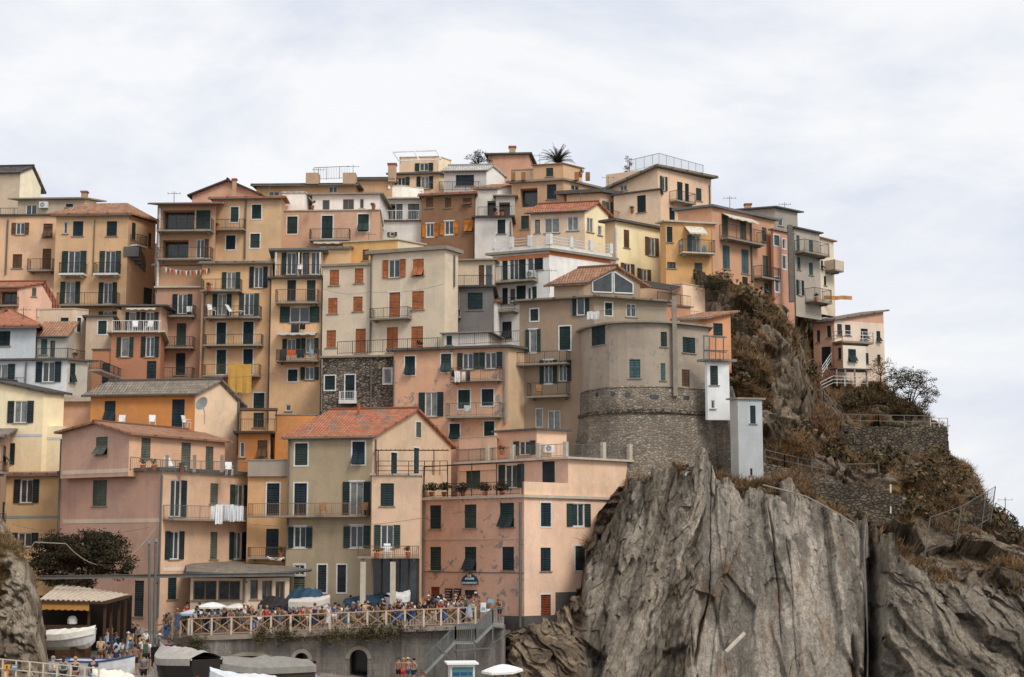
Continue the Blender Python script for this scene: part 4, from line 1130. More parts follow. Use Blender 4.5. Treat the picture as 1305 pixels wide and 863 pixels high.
# ---- upper right group
h = House('peach_villa', 'tall peach villa with a railed roof terrace and small balconies on the right skyline')
h.block(corner(772, 838, 906, 148, 30, 214, 40), 224, 330, (216, 178, 146), ('none',), side=(218, 176, 144), w=[
    ('g', 790, 236, 799, 243, ''), ('o', 841, 225, 850, 243, ''), ('c', 863, 232, 870, 256), ('c', 873, 234, 878, 258), ('c', 887, 240, 894, 256), ('c', 853, 265, 860, 281), ('c', 812, 249, 823, 272)],
    b=[(853, 878, 261, 247, 'bar', 1.0, .14, 'concrete', True, 1)], x=[('pipe', 904, 236, 300, .07, 1)])
A, B_, C, D = h.foot; zt = h.zt; mb = MB(); o = .5
za = at(772, 236, A.y).z
mb.slab([V3(A + Vector((-.6, -.3, 0)), zt - 1.5), V3(B_ + Vector((-.1, -.5, 0)), zt + .3), V3(C + Vector((.7, -.3, 0)), zt + .3), V3(D + Vector((.3, .5, 0)), zt + .3)], .25)
mb.build('roof', M['darkconcrete'] if 0 else tiles_mat('slate'), h.root)
h.x_rail([(800, 220, 151), (840, 211, 147), (897, 226, 153)], 1.2, 'glass', 'roof_railing')
h.block(corner(782, 841, 846, 146.5, 30, 242, 50), 243, 320, (220, 184, 152), ('flat', 'darkconcrete', .25, .12), w=[('c', 812, 249, 823, 271)], wname='front_wall')
FR.append(h)
h = House('ochre_yellow_house', 'small ochre-yellow house with a striped awning over its balcony, left of the long terracotta house')
h.block(corner(841, 848, 908, 139, 60, 283, 14), 285, 370, (204, 148, 88), ('flat', 'paleconc', .3, .16), side=(204, 148, 88), w=[
    ('c', 849, 289, 857, 309), ('l', 876, 300, 893, 322, 'B'), ('g', 849, 334, 861, 342, 'k'), ('c', 885, 335, 895, 347, 'Y')], b=[(865, 907, 326, 308, 'bar', 1.0, .14, 'paleconc', True, 1)], x=[('awning', 872, 288, 895, 301, 1.3)])
FR.append(h)
h = House('long_terracotta_house', 'long terracotta and pink house with tall closed shutters, stepping down the ridge on the right')
h.block(corner(864, 907, 986, 140, 30, 264, 42), 268, 400, (204, 142, 108), ('flat', 'greysteel', .35, .2), side=(194, 136, 104), w=[
    ('c', 920, 275, 928, 301, 'Y'), ('c', 943, 281, 951, 306, 'Y'), ('c', 971, 290, 977, 308, 'Y'), ('c', 921, 313, 930, 343, 'B'), ('c', 945, 318, 954, 349, 'B'), ('c', 972, 326, 979, 353, 'Y'), ('c', 922, 348, 930, 357, 'B'), ('c', 946, 353, 953, 364, 'D'), ('c', 974, 361, 979, 374, 'B')],
    b=[(917, 965, 311, 292, 'bar', 1.0, .14, 'concrete', True, 1), (960, 985, 358, 342, 'bar', 1.0, .14, 'concrete', True, 1)], x=[('awning', 919, 271, 957, 279, .9), ('pipe', 957, 285, 360, .08, 1)])
FR.append(h)
h = House('rose_brown_house', 'slim rose-brown house with small white-framed windows, right of the long terracotta house')
h.block(corner(982, 985, 1010, 144.5, 50, 293, 42), 296, 410, (190, 128, 104), ('flat', 'concrete', .2, .14), w=[('c', 986, 300, 993, 313, 'B'), ('g', 997, 305, 1001, 317, ''), ('g', 997, 326, 1002, 343, ''), ('g', 986, 353, 993, 372, '')], trim=True)
h.block(corner(946, 988, 1016, 149, 20, 265, 40), 268, 330, (158, 142, 126), ('flat', 'darkconcrete', .35, .14), side=(150, 140, 128), w=[('g', 992, 278, 998, 288, '')], wname='rear_wall')
h.x_posts([1006.5], 287, 385, 144.2, .3, 'pipe', 'flue')
h.x_chimney(953, 260, 267, .6, 151)
FR.append(h)
h = House('grey_cliff_house', 'grey-beige house with blue shutters and wrap-round balconies at the end of the ridge')
h.block(corner(1008, 1012, 1044, 148, 50, 291, 42), 294, 398, (170, 156, 140), ('flat', 'darkconcrete', .3, .14), w=[
    ('c', 1015, 300, 1019, 320, 'B'), ('c', 1031, 306, 1036, 324, 'B'), ('c', 1016, 328, 1020, 344, 'B'), ('c', 1031, 335, 1036, 351, 'B'), ('o', 1013, 357, 1024, 376, '')], b=[(1013, 1045, 327, 310, 'bar', 1.2, .14, 'concrete', True, 1), (1026, 1048, 388, 370, 'bar', 1.2, .14, 'concrete', True, 1)], extra=.4)
h.block(corner(1010, 1041, 1062, 152, 30, 303, 46), 306, 396,  (204, 182, 156), ('flat', 'wood', .25, .14), side=(214, 192, 166), w=[('c', 1046, 332, 1049, 343), ('c', 1050, 352, 1053, 364)], b=[(1051, 1062, 348, 334, 'wall', 1.2, .14, 'concrete', True, 1)], wname='rear_wall', extra=.3)
FR.append(h)
h = House('lone_cliff_house', 'isolated pink and cream house with white balcony rails on the cliff shoulder', 'house')
h.block(corner(1036, 1063, 1126, 152, 35, 408, 24), 414, 500, (206, 146, 122), ('shed', 'slate', .3, 1.2), side=(218, 190, 166), w=[
    ('c', 1041, 421, 1045, 436), ('c', 1054, 415, 1059, 430), ('c', 1067, 413, 1073, 428), ('c', 1077, 414, 1084, 428), ('h', 1097, 419, 1106, 433), ('h', 1117, 422, 1122, 436),
    ('c', 1047, 442, 1059, 466, 'D'), ('c', 1101, 450, 1107, 464), ('c', 1118, 452, 1122, 465)], b=[(1061, 1101, 440, 425, 'slat', 1.6, .18, 'concrete', True, 1)], extra=4)
h.block(corner(1063, 1074, 1103, 149.5, 60, 440, 20), 442, 471, (212, 152, 124), ('none',), side=(222, 204, 184), w=[('c', 1068, 443, 1072, 458), ('h', 1081, 445, 1091, 461)], wname='bay_wall', extra=0)
h.block(corner(1064, 1068, 1105, 148.4, 60, 471, 14), 472, 472, (120, 110, 100), ('flat', 'darkconcrete', .3, .12), extra=.1, wname='porch_lintel')
h.x_posts([1066, 1077, 1089, 1104], 471, 492, 148, .1, 'concrete', 'porch_post')
h.x_rail([(1046, 500, 146.5), (1062, 492, 147), (1106, 493, 147.5)], .95, 'slat')
h.x_rail([(1048, 480, 149), (1060, 462, 151)], .95, 'slat', 'stair_railing')
FR.append(h)
# far left top
h = House('gabled_cream_house', 'tall house with a bright cream gable end on the left skyline')
h.block(corner(-40, 26, 53, 155, 5, 219, 35), 222, 275, (196, 170, 142), ('gableS', 'dark', .3, 40, 213, 240), side=(232, 216, 182))
FR.append(h)
h = House('low_grey_house', 'long low grey-tan house with a glazed door and air conditioner, behind the tan corner block')
h.block(corner(23, 108, 123, 149, 3, 254, 45), 256, 290, (180, 156, 132), ('flat', 'concrete', .4, .14), side=(226, 202, 158), w=[('g', 33, 261, 47, 277, ''), ('c', 84, 260, 93, 264, '')], x=[('ac', 57, 262)])
h.x_chimney(108, 244, 255, .55, 152)
FR.append(h)
h = House('left_peach_house', 'peach house with brown shutters and recessed balcony, below the cream gable')
h.block(corner(-40, 72, 76, 144, 2, 275, 40), 277, 380, (218, 166, 128), ('flat', 'darkconcrete', .2, .16), w=[
    ('o', 15, 284, 37, 299, 'N'), ('c', 55, 285, 67, 303, 'N'), ('c', 16, 324, 28, 342, 'N'), ('c', 54, 317, 65, 343, 'N')], b=[(38, 71, 348, 332, 'bar', .9)], x=[('pipe', 9, 280, 350, .08, 0)])
h.x_rail([(0, 276, 143.8), (22, 276, 143.8)], .8, 'bar')
FR.append(h)
h = House('tan_corner_block', 'big tan corner block with four floors of green shutters and white-slab balconies, left skyline')
h.block(corner(72, 164, 199, 141.5, 3, 274, 66), 277, 420, (208, 160, 116), ('hip', 'oldclay', .4, 1.4, .25), side=(190, 146, 110), w=[
    ('g', 81, 283, 86, 298, ''), ('c', 93, 282, 106, 301), ('c', 136, 282, 149, 301), ('o', 79, 320, 110, 349), ('o', 127, 320, 154, 349), ('o', 77, 359, 102, 387), ('o', 126, 360, 149, 387), ('o', 126, 397, 149, 407),
    ('c', 168, 284, 173, 306), ('c', 189, 297, 193, 315), ('c', 183, 367, 194, 388)],
    b=[(79, 111, 353, 337, 'bar', 1.0, .18, 'white'), (123, 154, 353, 337, 'bar', 1.0, .18, 'white'), (76, 153, 392, 375, 'bar', 1.0)], x=[('pipe', 120, 280, 350, .05, 0)])
h.balcony(165, 178, 316, 301, 'bar', .9, .14, 'white')
a = at(172, 316, 142); b2 = at(194, 372, 148.5)
mb = MB()
for k in range(12):
    t0, t1 = k / 12, (k + 1) / 12; p0, p1 = a.lerp(b2, t0), a.lerp(b2, t1)
    mb.box8([p0 + Vector((-.9, -.6, -.9)), p0 + Vector((.5, -.6, -.9)), p0 + Vector((.5, .6, -.9)), p0 + Vector((-.9, .6, -.9)), p0 + Vector((-.9, -.6, .0)), p0 + Vector((.5, -.6, .0)), p0 + Vector((.5, .6, .0)), p0 + Vector((-.9, .6, .0))])
mb.build('chute', M['pipe'], h.root)
FR.append(h)
# skyline centre-left
h = House('low_ochre_house', 'long low ochre house with a roof-top railing on the skyline')
h.block(flat2(327, 452, 152, 2, 236), 237, 262, (192, 144, 100), ('shed', 'dark', .5, .5), w=[('g', 342, 244, 356, 250, ''), ('g', 368, 242, 380, 249, ''), ('g', 419, 238, 430, 246, '')])
h.block(flat2(443, 500, 155, 2, 228), 233, 262, (188, 142, 106), ('shed', 'dark', .3, .4), wname='right_wall')
h.x_posts([399, 446], 222, 236, 152, .9, 'chim', 'parapet_block')
h.x_rail([(400, 230, 154), (445, 228, 154)], 1.3, 'bar', 'roof_railing')
FR.append(h)
# ================================================================ TERRAIN
def rock_mat(name, attr=True):
    m, nt, b = newmat(name)
    at_ = N(nt, 'ShaderNodeVertexColor'); at_.layer_name = 'Col'
    n1 = noise(nt, coords(nt), 2.2, 8, 0.72)
    c = mix(nt, 1.0, at_.outputs['Color'], ramp(nt, n1, [(0.3, .62), (0.5, 1.05), (0.7, 1.35)]), 'MULTIPLY')
    n2 = noise(nt, coords(nt, (1, 1, .2), (0, rad(12), 0)), 4, 8, 0.8)
    c = mix(nt, .8, c, ramp(nt, n2, [(0.36, .68), (0.5, 1.0), (0.66, 1.28)]), 'MULTIPLY')
    n5 = noise(nt, coords(nt, (1, 1, .6)), 11, 4, 0.8)
    c = mix(nt, 1.0, c, ramp(nt, n5, [(0.34, .66), (0.5, 1.0), (0.66, 1.34)]), 'MULTIPLY')
    nt.links.new(c, b.inputs['Base Color']); b.inputs['Roughness'].default_value = .95; b.inputs['Specular IOR Level'].default_value = .1
    h1 = noise(nt, coords(nt, (1, 1, .45), (0, rad(12), 0)), 2.6, 11, 0.8)
    bump(nt, b, h1, 1.0, .42)
    return m
ROCK = rock_mat('cliff_rock')

def loft(cols, nu, vs):
    """cols [(x,[(y,d)...])]; returns world grid P (nu,nv,3), px grid and v param"""
    K = len(cols[0][1])
    C = np.array([[tuple(at(x, y, d)) for (y, d) in pl] for x, pl in cols])          # ncol,K,3
    xs = np.array([c[0] for c in cols], float)
    X = np.linspace(xs[0], xs[-1], nu)
    idx = np.clip(np.searchsorted(xs, X, 'right') - 1, 0, len(xs) - 2)
    t = ((X - xs[idx]) / (xs[idx + 1] - xs[idx]))[:, None, None]
    L = C[idx] * (1 - t) + C[idx + 1] * t                                             # nu,K,3
    rows = []; V = []
    for k in range(K - 1):
        n = vs[k]
        for j in range(n):
            s = j / n; rows.append(L[:, k] * (1 - s) + L[:, k + 1] * s); V.append(k + s)
    rows.append(L[:, K - 1]); V.append(K - 1)
    P = np.stack(rows, 1)
    return P, X, np.array(V)

def gridmesh(name, P, colr, mat):
    nu, nv = P.shape[:2]
    me = bpy.data.meshes.new(name)
    me.vertices.add(nu * nv); me.vertices.foreach_set('co', P.reshape(-1))
    i = np.arange((nu - 1) * (nv - 1)); a = (i // (nv - 1)) * nv + i % (nv - 1)
    F = np.stack([a, a + nv, a + nv + 1, a + 1], 1).astype(np.int32)
    me.loops.add(F.size); me.loops.foreach_set('vertex_index', F.reshape(-1))
    me.polygons.add(len(F)); me.polygons.foreach_set('loop_start', np.arange(0, F.size, 4, dtype=np.int32))
    me.update(calc_edges=True)
    ca = me.color_attributes.new('Col', 'FLOAT_COLOR', 'POINT')
    ca.data.foreach_set('color', np.concatenate([colr.reshape(-1, 3), np.ones((nu * nv, 1))], 1).reshape(-1))
    me.materials.append(mat)
    ob = bpy.data.objects.new(name, me); COL.objects.link(ob)
    return ob

def sm(a, b, x): t = np.clip((x - a) / (b - a), 0, 1); return t * t * (3 - 2 * t)
def mixc(a, b, t): return a * (1 - t[..., None]) + b * t[..., None]
def lc(*rgb): return np.array(lin(rgb))
def ridged(n): return 1 - np.abs(n) * 2.2

CL = [
 (612, [(905,103),(880,104),(862,105),(855,107),(850,109),(840,111),(830,113),(825,115),(822,118),(900,124)]),
 (640, [(905,101),(870,103),(846,105),(836,107),(824,109),(814,110),(808,111),(804,113),(800,116),(900,124)]),
 (672, [(905,101),(850,104),(805,107),(800,108),(797,109.5),(795,110),(793,111),(790,113),(786,116),(900,124)]),
 (715, [(905,101),(840,104),(784,107.5),(780,109),(777,110.5),(775,112),(773,113),(770,115),(765,117),(880,124)]),
 (740, [(905,102),(830,105),(765,108.5),(760,109.5),(757,111),(754,112.5),(750,114),(745,116),(740,118),(860,124)]),
 (748, [(905,102),(830,105),(728,109.3),(715,110.5),(706,111.8),(700,113),(697,114),(694,115.5),(690,118),(800,124)]),
 (758, [(905,102.5),(820,105.5),(700,110),(685,111.5),(678,112.5),(672,114),(668,115),(664,117),(660,119),(760,126)]),
 (780, [(905,103),(800,107),(662,111),(642,112.5),(628,114),(620,115.5),(614,117),(608,119),(604,121),(700,128)]),
 (798, [(905,103.5),(790,108),(626,112.5),(614,114),(609,115.2),(604,117),(600,119),(596,122),(590,126),(600,140)]),
 (850, [(905,105),(760,109),(604,113),(600,115.5),(596,118.5),(570,124),(500,128),(430,133),(352,143),(450,168)]),
 (897, [(905,105),(760,109),(589,112.5),(592,115.5),(598,118.5),(560,124),(490,129),(425,133),(352,142),(450,168)]),
 (910, [(905,105),(760,109),(598,113),(600,115.5),(600,118.5),(555,124),(480,129),(415,133),(354,141.5),(450,168)]),
 (945, [(905,105),(760,109.5),(616,114),(612,116.5),(592,119.5),(530,124.5),(465,128.5),(405,133),(366,141),(450,168)]),
 (985, [(905,105),(760,109.5),(619,114.5),(610,117),(578,120.5),(522,125),(462,129.5),(415,134),(384,143.5),(480,168)]),
 (1015,[(905,105),(760,109.5),(627,114.5),(614,117.5),(586,121),(542,125.5),(482,131),(430,137),(394,147.5),(500,168)]),
 (1040,[(905,105),(760,109.5),(639,114.3),(622,118),(596,122),(562,127),(528,134),(500,149),(410,161),(560,176)]),
 (1075,[(905,105),(760,109.5),(660,114),(640,118),(606,122.5),(578,128.5),(548,137),(503,150),(425,164),(580,178)]),
 (1096,[(905,105),(760,109.5),(671,113.5),(650,118),(613,122.5),(588,129),(550,139),(508,150),(440,165),(590,178)]),
 (1101,[(905,105.5),(760,110),(673,114),(651,118),(614,122.5),(589,129),(550,139),(509,150),(442,165),(590,178)]),
 (1105,[(905,110),(760,113.5),(680,116),(654,118.5),(615,122.5),(590,129),(551,139),(510,150),(446,165),(600,178)]),
 (1112,[(905,109),(760,112),(688,113.5),(657,117.5),(617,122.5),(590,129),(551,139.5),(514,148),(460,163),(600,176)]),
 (1128,[(905,103),(780,107),(699,110.5),(664,116),(622,122),(591,129),(552,140),(522,146),(500,155),(600,170)]),
 (1160,[(905,102),(790,106),(720,109),(680,114.5),(640,120.5),(600,128.5),(560,139),(534,145),(520,151),(610,170)]),
 (1205,[(905,102),(800,105.5),(742,108),(700,113),(652,119.5),(612,127),(584,134),(550,143),(544,148),(640,168)]),
 (1214,[(905,102),(800,105.5),(744,108),(703,113),(660,119),(626,126),(600,131),(583,137),(577,142),(660,165)]),
 (1236,[(905,102),(800,105.5),(744,108),(706,112.5),(668,118),(640,123.5),(618,128.5),(604,133),(600,137),(700,160)]),
 (1262,[(905,102),(800,105.5),(744,108),(714,112),(690,116.5),(672,121.5),(660,126.5),(653,131),(651,134),(740,155)]),
 (1290,[(905,102),(800,105.5),(746,108),(722,111.5),(706,115.5),(695,120),(687,125),(682,129),(681,131),(760,150)]),
 (1312,[(905,102),(805,105.5),(752,108),(732,111.5),(718,115),(708,119),(703,124),(700,128),(699,130),(780,150)]),
 (1380,[(905,102),(840,105),(800,108),(780,111),(768,115),(760,119),(756,123),(752,127),(750,130),(860,150)]),
 (1500,[(940,102),(930,105),(920,108),(915,111),(912,115),(908,119),(905,123),(902,127),(900,130),(960,150)]),
]
P, XS, VV = loft(CL, 1150, [70, 300, 36, 46, 48, 50, 40, 30, 10])
nu, nv = P.shape[:2]
px = np.repeat(XS[:, None], nv, 1); vv = np.repeat(VV[None], nu, 0)
X, Y, Z = P[..., 0], P[..., 1], P[..., 2]
face = 1 - sm(1.9, 2.25, vv)                 # cliff face below the lip
py = 700 - (Z - CAM.z) / Y * 2000
zB = sm(-8, 8, px - (900 - (py - 588) * .075)) * (1 - sm(1098, 1106, px))
zC = sm(1098, 1106, px); zD = 1 - sm(735, 752, px); zA = np.clip(1 - zB - zC - zD, 0, 1)
def blocks(s, q, seed, L, amp, tilt=.5, keep=-2):
    """split faces: strips across s, broken at random lengths along q; each leans a little"""
    i = np.floor(s); fr = s - i; qq = q / L + vnoise(i * 3.7 + seed, i * 0, i * 1.9) * 2; j = np.floor(qq); fq = qq - j
    r = vnoise(i * 7.13 + seed + .5, j * 5.37 + .5, seed + .5); t = vnoise(i * 2.9 + .5, j * 3.3 + .5, seed + 4.5)
    return amp * (r * 1.3 + (fr - .5) * tilt * (.6 + t * 1.6) + (fq - .5) * .35 * t)
wx = fbm(X * .3, Y * .1, Z * .3, 4); wf = fbm(X * 1.3, Y * .2, Z * 1.3, 4)
def facets(s, q, f, aspect, seed, amp, grad=.9, ids=False):
    """angular broken faces: each cell (long along q) is a plane with its own offset and lean"""
    a = s * f; b_ = q * f / aspect; ai, bi = np.floor(a).astype(int), np.floor(b_).astype(int)
    best = np.full(a.shape, 1e9); out = np.zeros(a.shape); idv = np.zeros(a.shape)
    def h(i, j, k): return _perm[(i * 37 + j * 11 + k * 5) & 63, (j * 29 + i * 17 + seed * 7) & 63, (seed * 3 + k * 13) & 63] * 1.5 - .75
    for di in (-1, 0, 1):
        for dj in (-1, 0, 1):
            ci, cj = ai + di, bi + dj
            cx, cy = ci + .5 + .8 * h(ci, cj, 1), cj + .5 + .8 * h(ci, cj, 2)
            d2 = (a - cx) ** 2 + (b_ - cy) ** 2 * 1.0
            m_ = d2 < best
            v = amp * (1.5 * h(ci, cj, 3) + grad * ((a - cx) * 2.4 * h(ci, cj, 4) + (b_ - cy) * 1.5 * h(ci, cj, 5)))
            out = np.where(m_, v, out); idv = np.where(m_, h(ci, cj, 6), idv); best = np.where(m_, d2, best)
    return (out, idv) if ids else out
wx = fbm(X * .3, Y * .1, Z * .3, 4); wf = fbm(X * 1.3, Y * .2, Z * 1.3, 4)
sA = X - Z * math.tan(rad(19)) + wx * .5 + wf * .08; qA = Z + X * .3
fA1, iA1 = facets(sA, qA, .42, 4.5, 1, .62, ids=True); fA2, iA2 = facets(sA, qA, 1.2, 4, 2, .34, ids=True); fA3, iA3 = facets(sA, qA, 3.4, 3.2, 3, .13, ids=True)
dA = fA1 + fA2 + fA3 + fbm(X * 2.6, Y * .3, Z * 2.0, 5, .6) * .16 + fbm(X * .3, Y * .1, Z * .25, 3) * .9
sB = X - Z * .07 + wx * .25 + wf * .05; qB = Z
fB1, iB1 = facets(sB, qB, .26, 4.5, 5, .62, .7, ids=True); fB2, iB2 = facets(sB, qB, .8, 4, 6, .27, 1.1, ids=True); fB3, iB3 = facets(sB, qB, 2.6, 2.6, 7, .06, 1., ids=True)
dB = fB1 + fB2 * sm(-.3, .3, fbm(X * .2, Y * .1, Z * .2 + 5, 2) + .1) + fB3 + fbm(X * 2.6, Y * .3, Z * 1.6, 5, .6) * .08
for sx_, w_ in ((.33, .018), (.71, .012), (.5, .012)):
    g_ = np.abs(fbm(sB * (.22 + sx_ * .25) + sx_ * 40, Y * .02, Z * .035, 3, .45)); dB -= np.exp(-(g_ / w_) ** 2) * sm(-.12, .12, fbm(X * .15, Y * .1, Z * .1 + sx_ * 30, 2)) * 1.0
pC = X * .85 + Z * .42 + wx * 1.0; qC = -X * .42 + Z * .85
fC1, iC1 = facets(pC, qC, .24, 3.2, 9, .95, .9, ids=True); fC2, iC2 = facets(pC, qC, .75, 3, 10, .42, 1., ids=True); fC3, iC3 = facets(pC + wf * .3, qC, 2.3, 2.4, 11, .15, 1., ids=True)
dC = fC1 + fC2 + fC3 + ridged(fbm(pC * .16, Y * .05, qC * .07, 3, .5)) * .9 + fbm(X * 1.8, Y * .2, Z * 1.8, 5, .62) * .25 - .5
pD = X * .7 + Z * .8 + wx * 1.2; qD = Z * .7 - X * .6
fD1 = facets(pD, qD, .45, 2.2, 12, .6); fD2, iD2 = facets(pD, qD, 1.3, 2.2, 13, .28, ids=True)
dD = fD1 + fD2 + facets(pD, qD, 3.2, 2, 14, .1) + fbm(X * 1.8, Y, Z * 1.8, 5, .6) * .2 + ridged(fbm(X * .3, Y * .3, Z * .3, 3)) * .5 - .4
# lighter calcite faces and rusty seams
sS = X * .6 + Z * .3 + wx * 2
fS1 = facets(sS, Z + Y * .4, .5, 1.6, 15, .75); fS2, iS2 = facets(sS + wf * .2, Z + Y * .4, 1.4, 1.7, 16, .34, ids=True)
slope = fbm(X * .22, Y * .22, Z * .22, 4) * 1.5 + fS1 + fS2 + facets(sS, Z, 3.6, 1.6, 17, .12) + fbm(X * 2.2, Y * 2.2, Z * 2.2, 4, .6) * .2 - .3
d = (dA * zA + dB * zB + dC * zC + dD * zD) * face + slope * (1 - face) * np.where(vv > 7.9, .4, 1)
bench = Z / 3.4 + fbm(X * .12, Y * .12, Z * .05, 3) * 1.6; bench = bench - np.floor(bench)
d += (1 - face) * sm(2.1, 2.6, vv) * (1 - sm(7.4, 7.9, vv)) * (.5 - bench) * -1.5 * sm(-.3, .2, fbm(X * .1, Y * .1, Z * .1 + 9, 2))
P2 = P.copy(); P2[..., 1] -= d; P2[..., 2] += d * .18 * face + (1 - face) * d * .45
lipz = np.exp(-((vv - 2.0) / .22) ** 2); P2[..., 2] += lipz * (1.0 * facets(X, Y, .5, 1, 41, .5, .6) + .7 * facets(X, Y, 1.5, 1, 42, .4, .8) + .25 * (1 - sm(930, 945, px)) * sm(775, 800, px))
# colours: the rock's own bands, stains and growth
n1 = fbm(X * .25, Y * .25, Z * .25, 5); n2 = fbm(sA * 1.4, Y * .2, Z * .12, 5); n3 = fbm(X * .9, Y * .9, Z * .9, 4)
cA = mixc(np.broadcast_to(lc(112, 104, 94), P.shape), lc(172, 161, 146), sm(-.3, .4, n2 + .3 * n3)); cA = mixc(cA, lc(120, 98, 74), sm(.15, .5, n1) * .5)
# smooth grey slab with vertical streaks
n4 = fbm(sB * 1.1, Y * .1, Z * .1, 5, .62)
cB = mixc(np.broadcast_to(lc(142, 136, 126), P.shape), lc(194, 184, 170), sm(-.35, .35, n4)); cB = mixc(cB, lc(106, 100, 92), sm(.14, .4, fbm(X * .5 + 9, Y * .1, Z * .22, 5)) * .7)
cB = mixc(cB, lc(140, 104, 70), sm(.2, .5, fbm(X * .7, Y * .1, Z * .3 + 40, 4)) * .4)
cC = mixc(np.broadcast_to(lc(104, 97, 88), P.shape), lc(168, 157, 142), sm(-.35, .35, fbm(pC * .9, Y * .1, qC * .2, 5) + .2 * n3))
cD = mixc(np.broadcast_to(lc(124, 108, 90), P.shape), lc(172, 152, 128), sm(-.3, .3, n3))
cS = mixc(np.broadcast_to(lc(112, 98, 82), P.shape), lc(150, 134, 114), sm(-.3, .3, n3))
def vegcol(): return mixc(mixc(np.broadcast_to(lc(104, 84, 58), P.shape), lc(138, 108, 72), sm(-.3, .3, n3)), lc(76, 68, 46), sm(0., .4, n1))
cB = mixc(cB, lc(206, 198, 184), sm(.26, .34, fbm(X * .9 + 3, Y * .1, Z * .3 + 21, 4, .6)) * .55)
cB = mixc(cB, lc(136, 96, 62), sm(.32, .42, fbm(sB * 1.2 + 5, Y * .1, Z * .25 + 11, 4)) * .35)
cA = mixc(cA, lc(196, 186, 172), sm(.24, .34, fbm(sA * .8 + 3, Y * .1, Z * .3 + 51, 4, .6)) * .6)
cC = mixc(cC, lc(190, 180, 164), sm(.2, .32, fbm(pC * .6, Y * .1, qC * .3 + 71, 4, .6)) * .5)
cA = cA * (1 + .22 * iA1 + .22 * iA2 + .14 * iA3)[..., None] * np.array((1.0, .99, .965)); cB = cB * (1.08 + .2 * iB1 + .22 * iB2 + .12 * iB3)[..., None] * np.array((1.02, 1.0, .97)); cC = cC * (1 + .25 * iC1 + .22 * iC2 + .12 * iC3)[..., None] * np.array((1.0, .985, .955)); cD = cD * (1 + .25 * iD2)[..., None]; cS = cS * (1 + .3 * iS2)[..., None]
rk = cA * zA[..., None] + cB * zB[..., None] + cC * zC[..., None] + cD * zD[..., None]
rk = rk * .9
rk = rk * face[..., None] + cS * (1 - face[..., None])
dz = np.gradient(P2[..., 2], axis=1); dy = np.gradient(P2[..., 1], axis=1)
flat = np.abs(dy) / (np.abs(dz) + np.abs(dy) + 1e-6)
veg = (1 - face) * (1 - zD * .75) * sm(-.12, .12, fbm(X * .22 + 5, Y * .22, Z * .22, 4) + .25 * n3 + .09) * sm(.1, .3, flat + .1)
fc = face * sm(.7, .86, flat) * .6 * sm(-.1, .15, n3)
# bare grey rock face on the slope right of the houses
bare = np.exp(-((px - 1010) / 34) ** 2 - ((py - 515) / 42) ** 2)
nearfort = (1 - sm(925, 940, px)) * sm(560, 585, py)
veg = np.clip((veg * (1 - 1.1 * bare) + fc * (1 - zB * .7) * (1 - zC * .4)) * (1 - nearfort * (1 - .5 * sm(.1, .3, n3))), 0, 1)
colr = mixc(rk, np.asarray(vegcol()), veg)
cliff = structure(gridmesh('cliff', P2, colr, ROCK))

# ---- hill under the town
HT = []
for x, cr_ in ((-200, 300), (0, 300), (60, 292), (200, 312), (240, 290), (330, 262), (420, 262), (500, 250), (600, 246), (700, 246), (770, 262), (850, 290), (905, 330)):
    HT.append((x, [(830,116),(790,124),(600,131),(500,138),(430,143),(360,149),(310,154),(max(cr_ + 8, 275),157),(cr_,164),(max(cr_ + 80, 400),200),(900,230)]))
PH_, XH, VH = loft(HT, 90, [2, 6, 6, 6, 6, 6, 6, 6, 6, 4])
nh = fbm(PH_[..., 0] * .2, PH_[..., 1] * .2, PH_[..., 2] * .2, 4); PH_[..., 1] += nh * 1.0
ch = mixc(np.broadcast_to(lc(128, 112, 94), PH_.shape), lc(110, 98, 78), sm(-.2, .3, nh))
structure(gridmesh('hill', PH_, ch, ROCK))

# ---- left foreground rock
LR = [(-260, [(960,88),(760,88),(640,90),(600,92),(590,96),(900,110)]), (-60, [(960,84),(760,86),(650,88),(615,90),(605,94),(900,108)]), (-12, [(960,82),(780,85),(690,87),(655,89),(640,93),(900,106)]),
      (12, [(960,81),(800,84),(715,86),(690,88),(676,92),(900,104)]), (30, [(960,81),(830,84),(740,86),(715,88),(704,91),(900,103)]), (44, [(960,81),(860,84),(790,86),(762,88),(748,91),(900,102)]), (54, [(960,82),(900,84),(850,86),(835,88),(826,91),(920,101)]), (64, [(980,83),(950,85),(930,87),(920,89),(915,92),(960,100)])]
PL, XL, VL = loft(LR, 260, [80, 100, 30, 20, 8])
x_, y_, z_ = PL[..., 0], PL[..., 1], PL[..., 2]
wl = fbm(x_ * 1.3, y_, z_ * 1.3, 4)
wl2 = x_ + z_ * .3 + wl * .4; dl = facets(wl2, z_ - x_ * .3, .7, 1.8, 51, .55) + facets(wl2, z_ - x_ * .3, 2.0, 1.8, 52, .26) + facets(wl2, z_, 5.0, 1.6, 53, .1) + fbm(x_ * 2.4, y_, z_ * 2.2, 5, .66) * .3 + ridged(fbm(x_ * .35, y_ * .3, z_ * .3, 4)) * .5 - .4
PL[..., 1] -= dl; nl = fbm(x_ * .6, y_ * .6, z_ * .6, 5)
cl_ = mixc(np.broadcast_to(lc(136, 120, 102), PL.shape), lc(190, 174, 152), sm(-.16, .16, nl))
pyl = 700 - (z_ - CAM.z) / y_ * 2000
gl = sm(.02, .25, fbm(x_ * .35, y_ * .3, z_ * .35, 3) + .15 * sm(800, 700, pyl))
cl_ = mixc(cl_, lc(128, 104, 72), gl * .8)
lrock = structure(gridmesh('rock_outcrop', PL, cl_, ROCK))

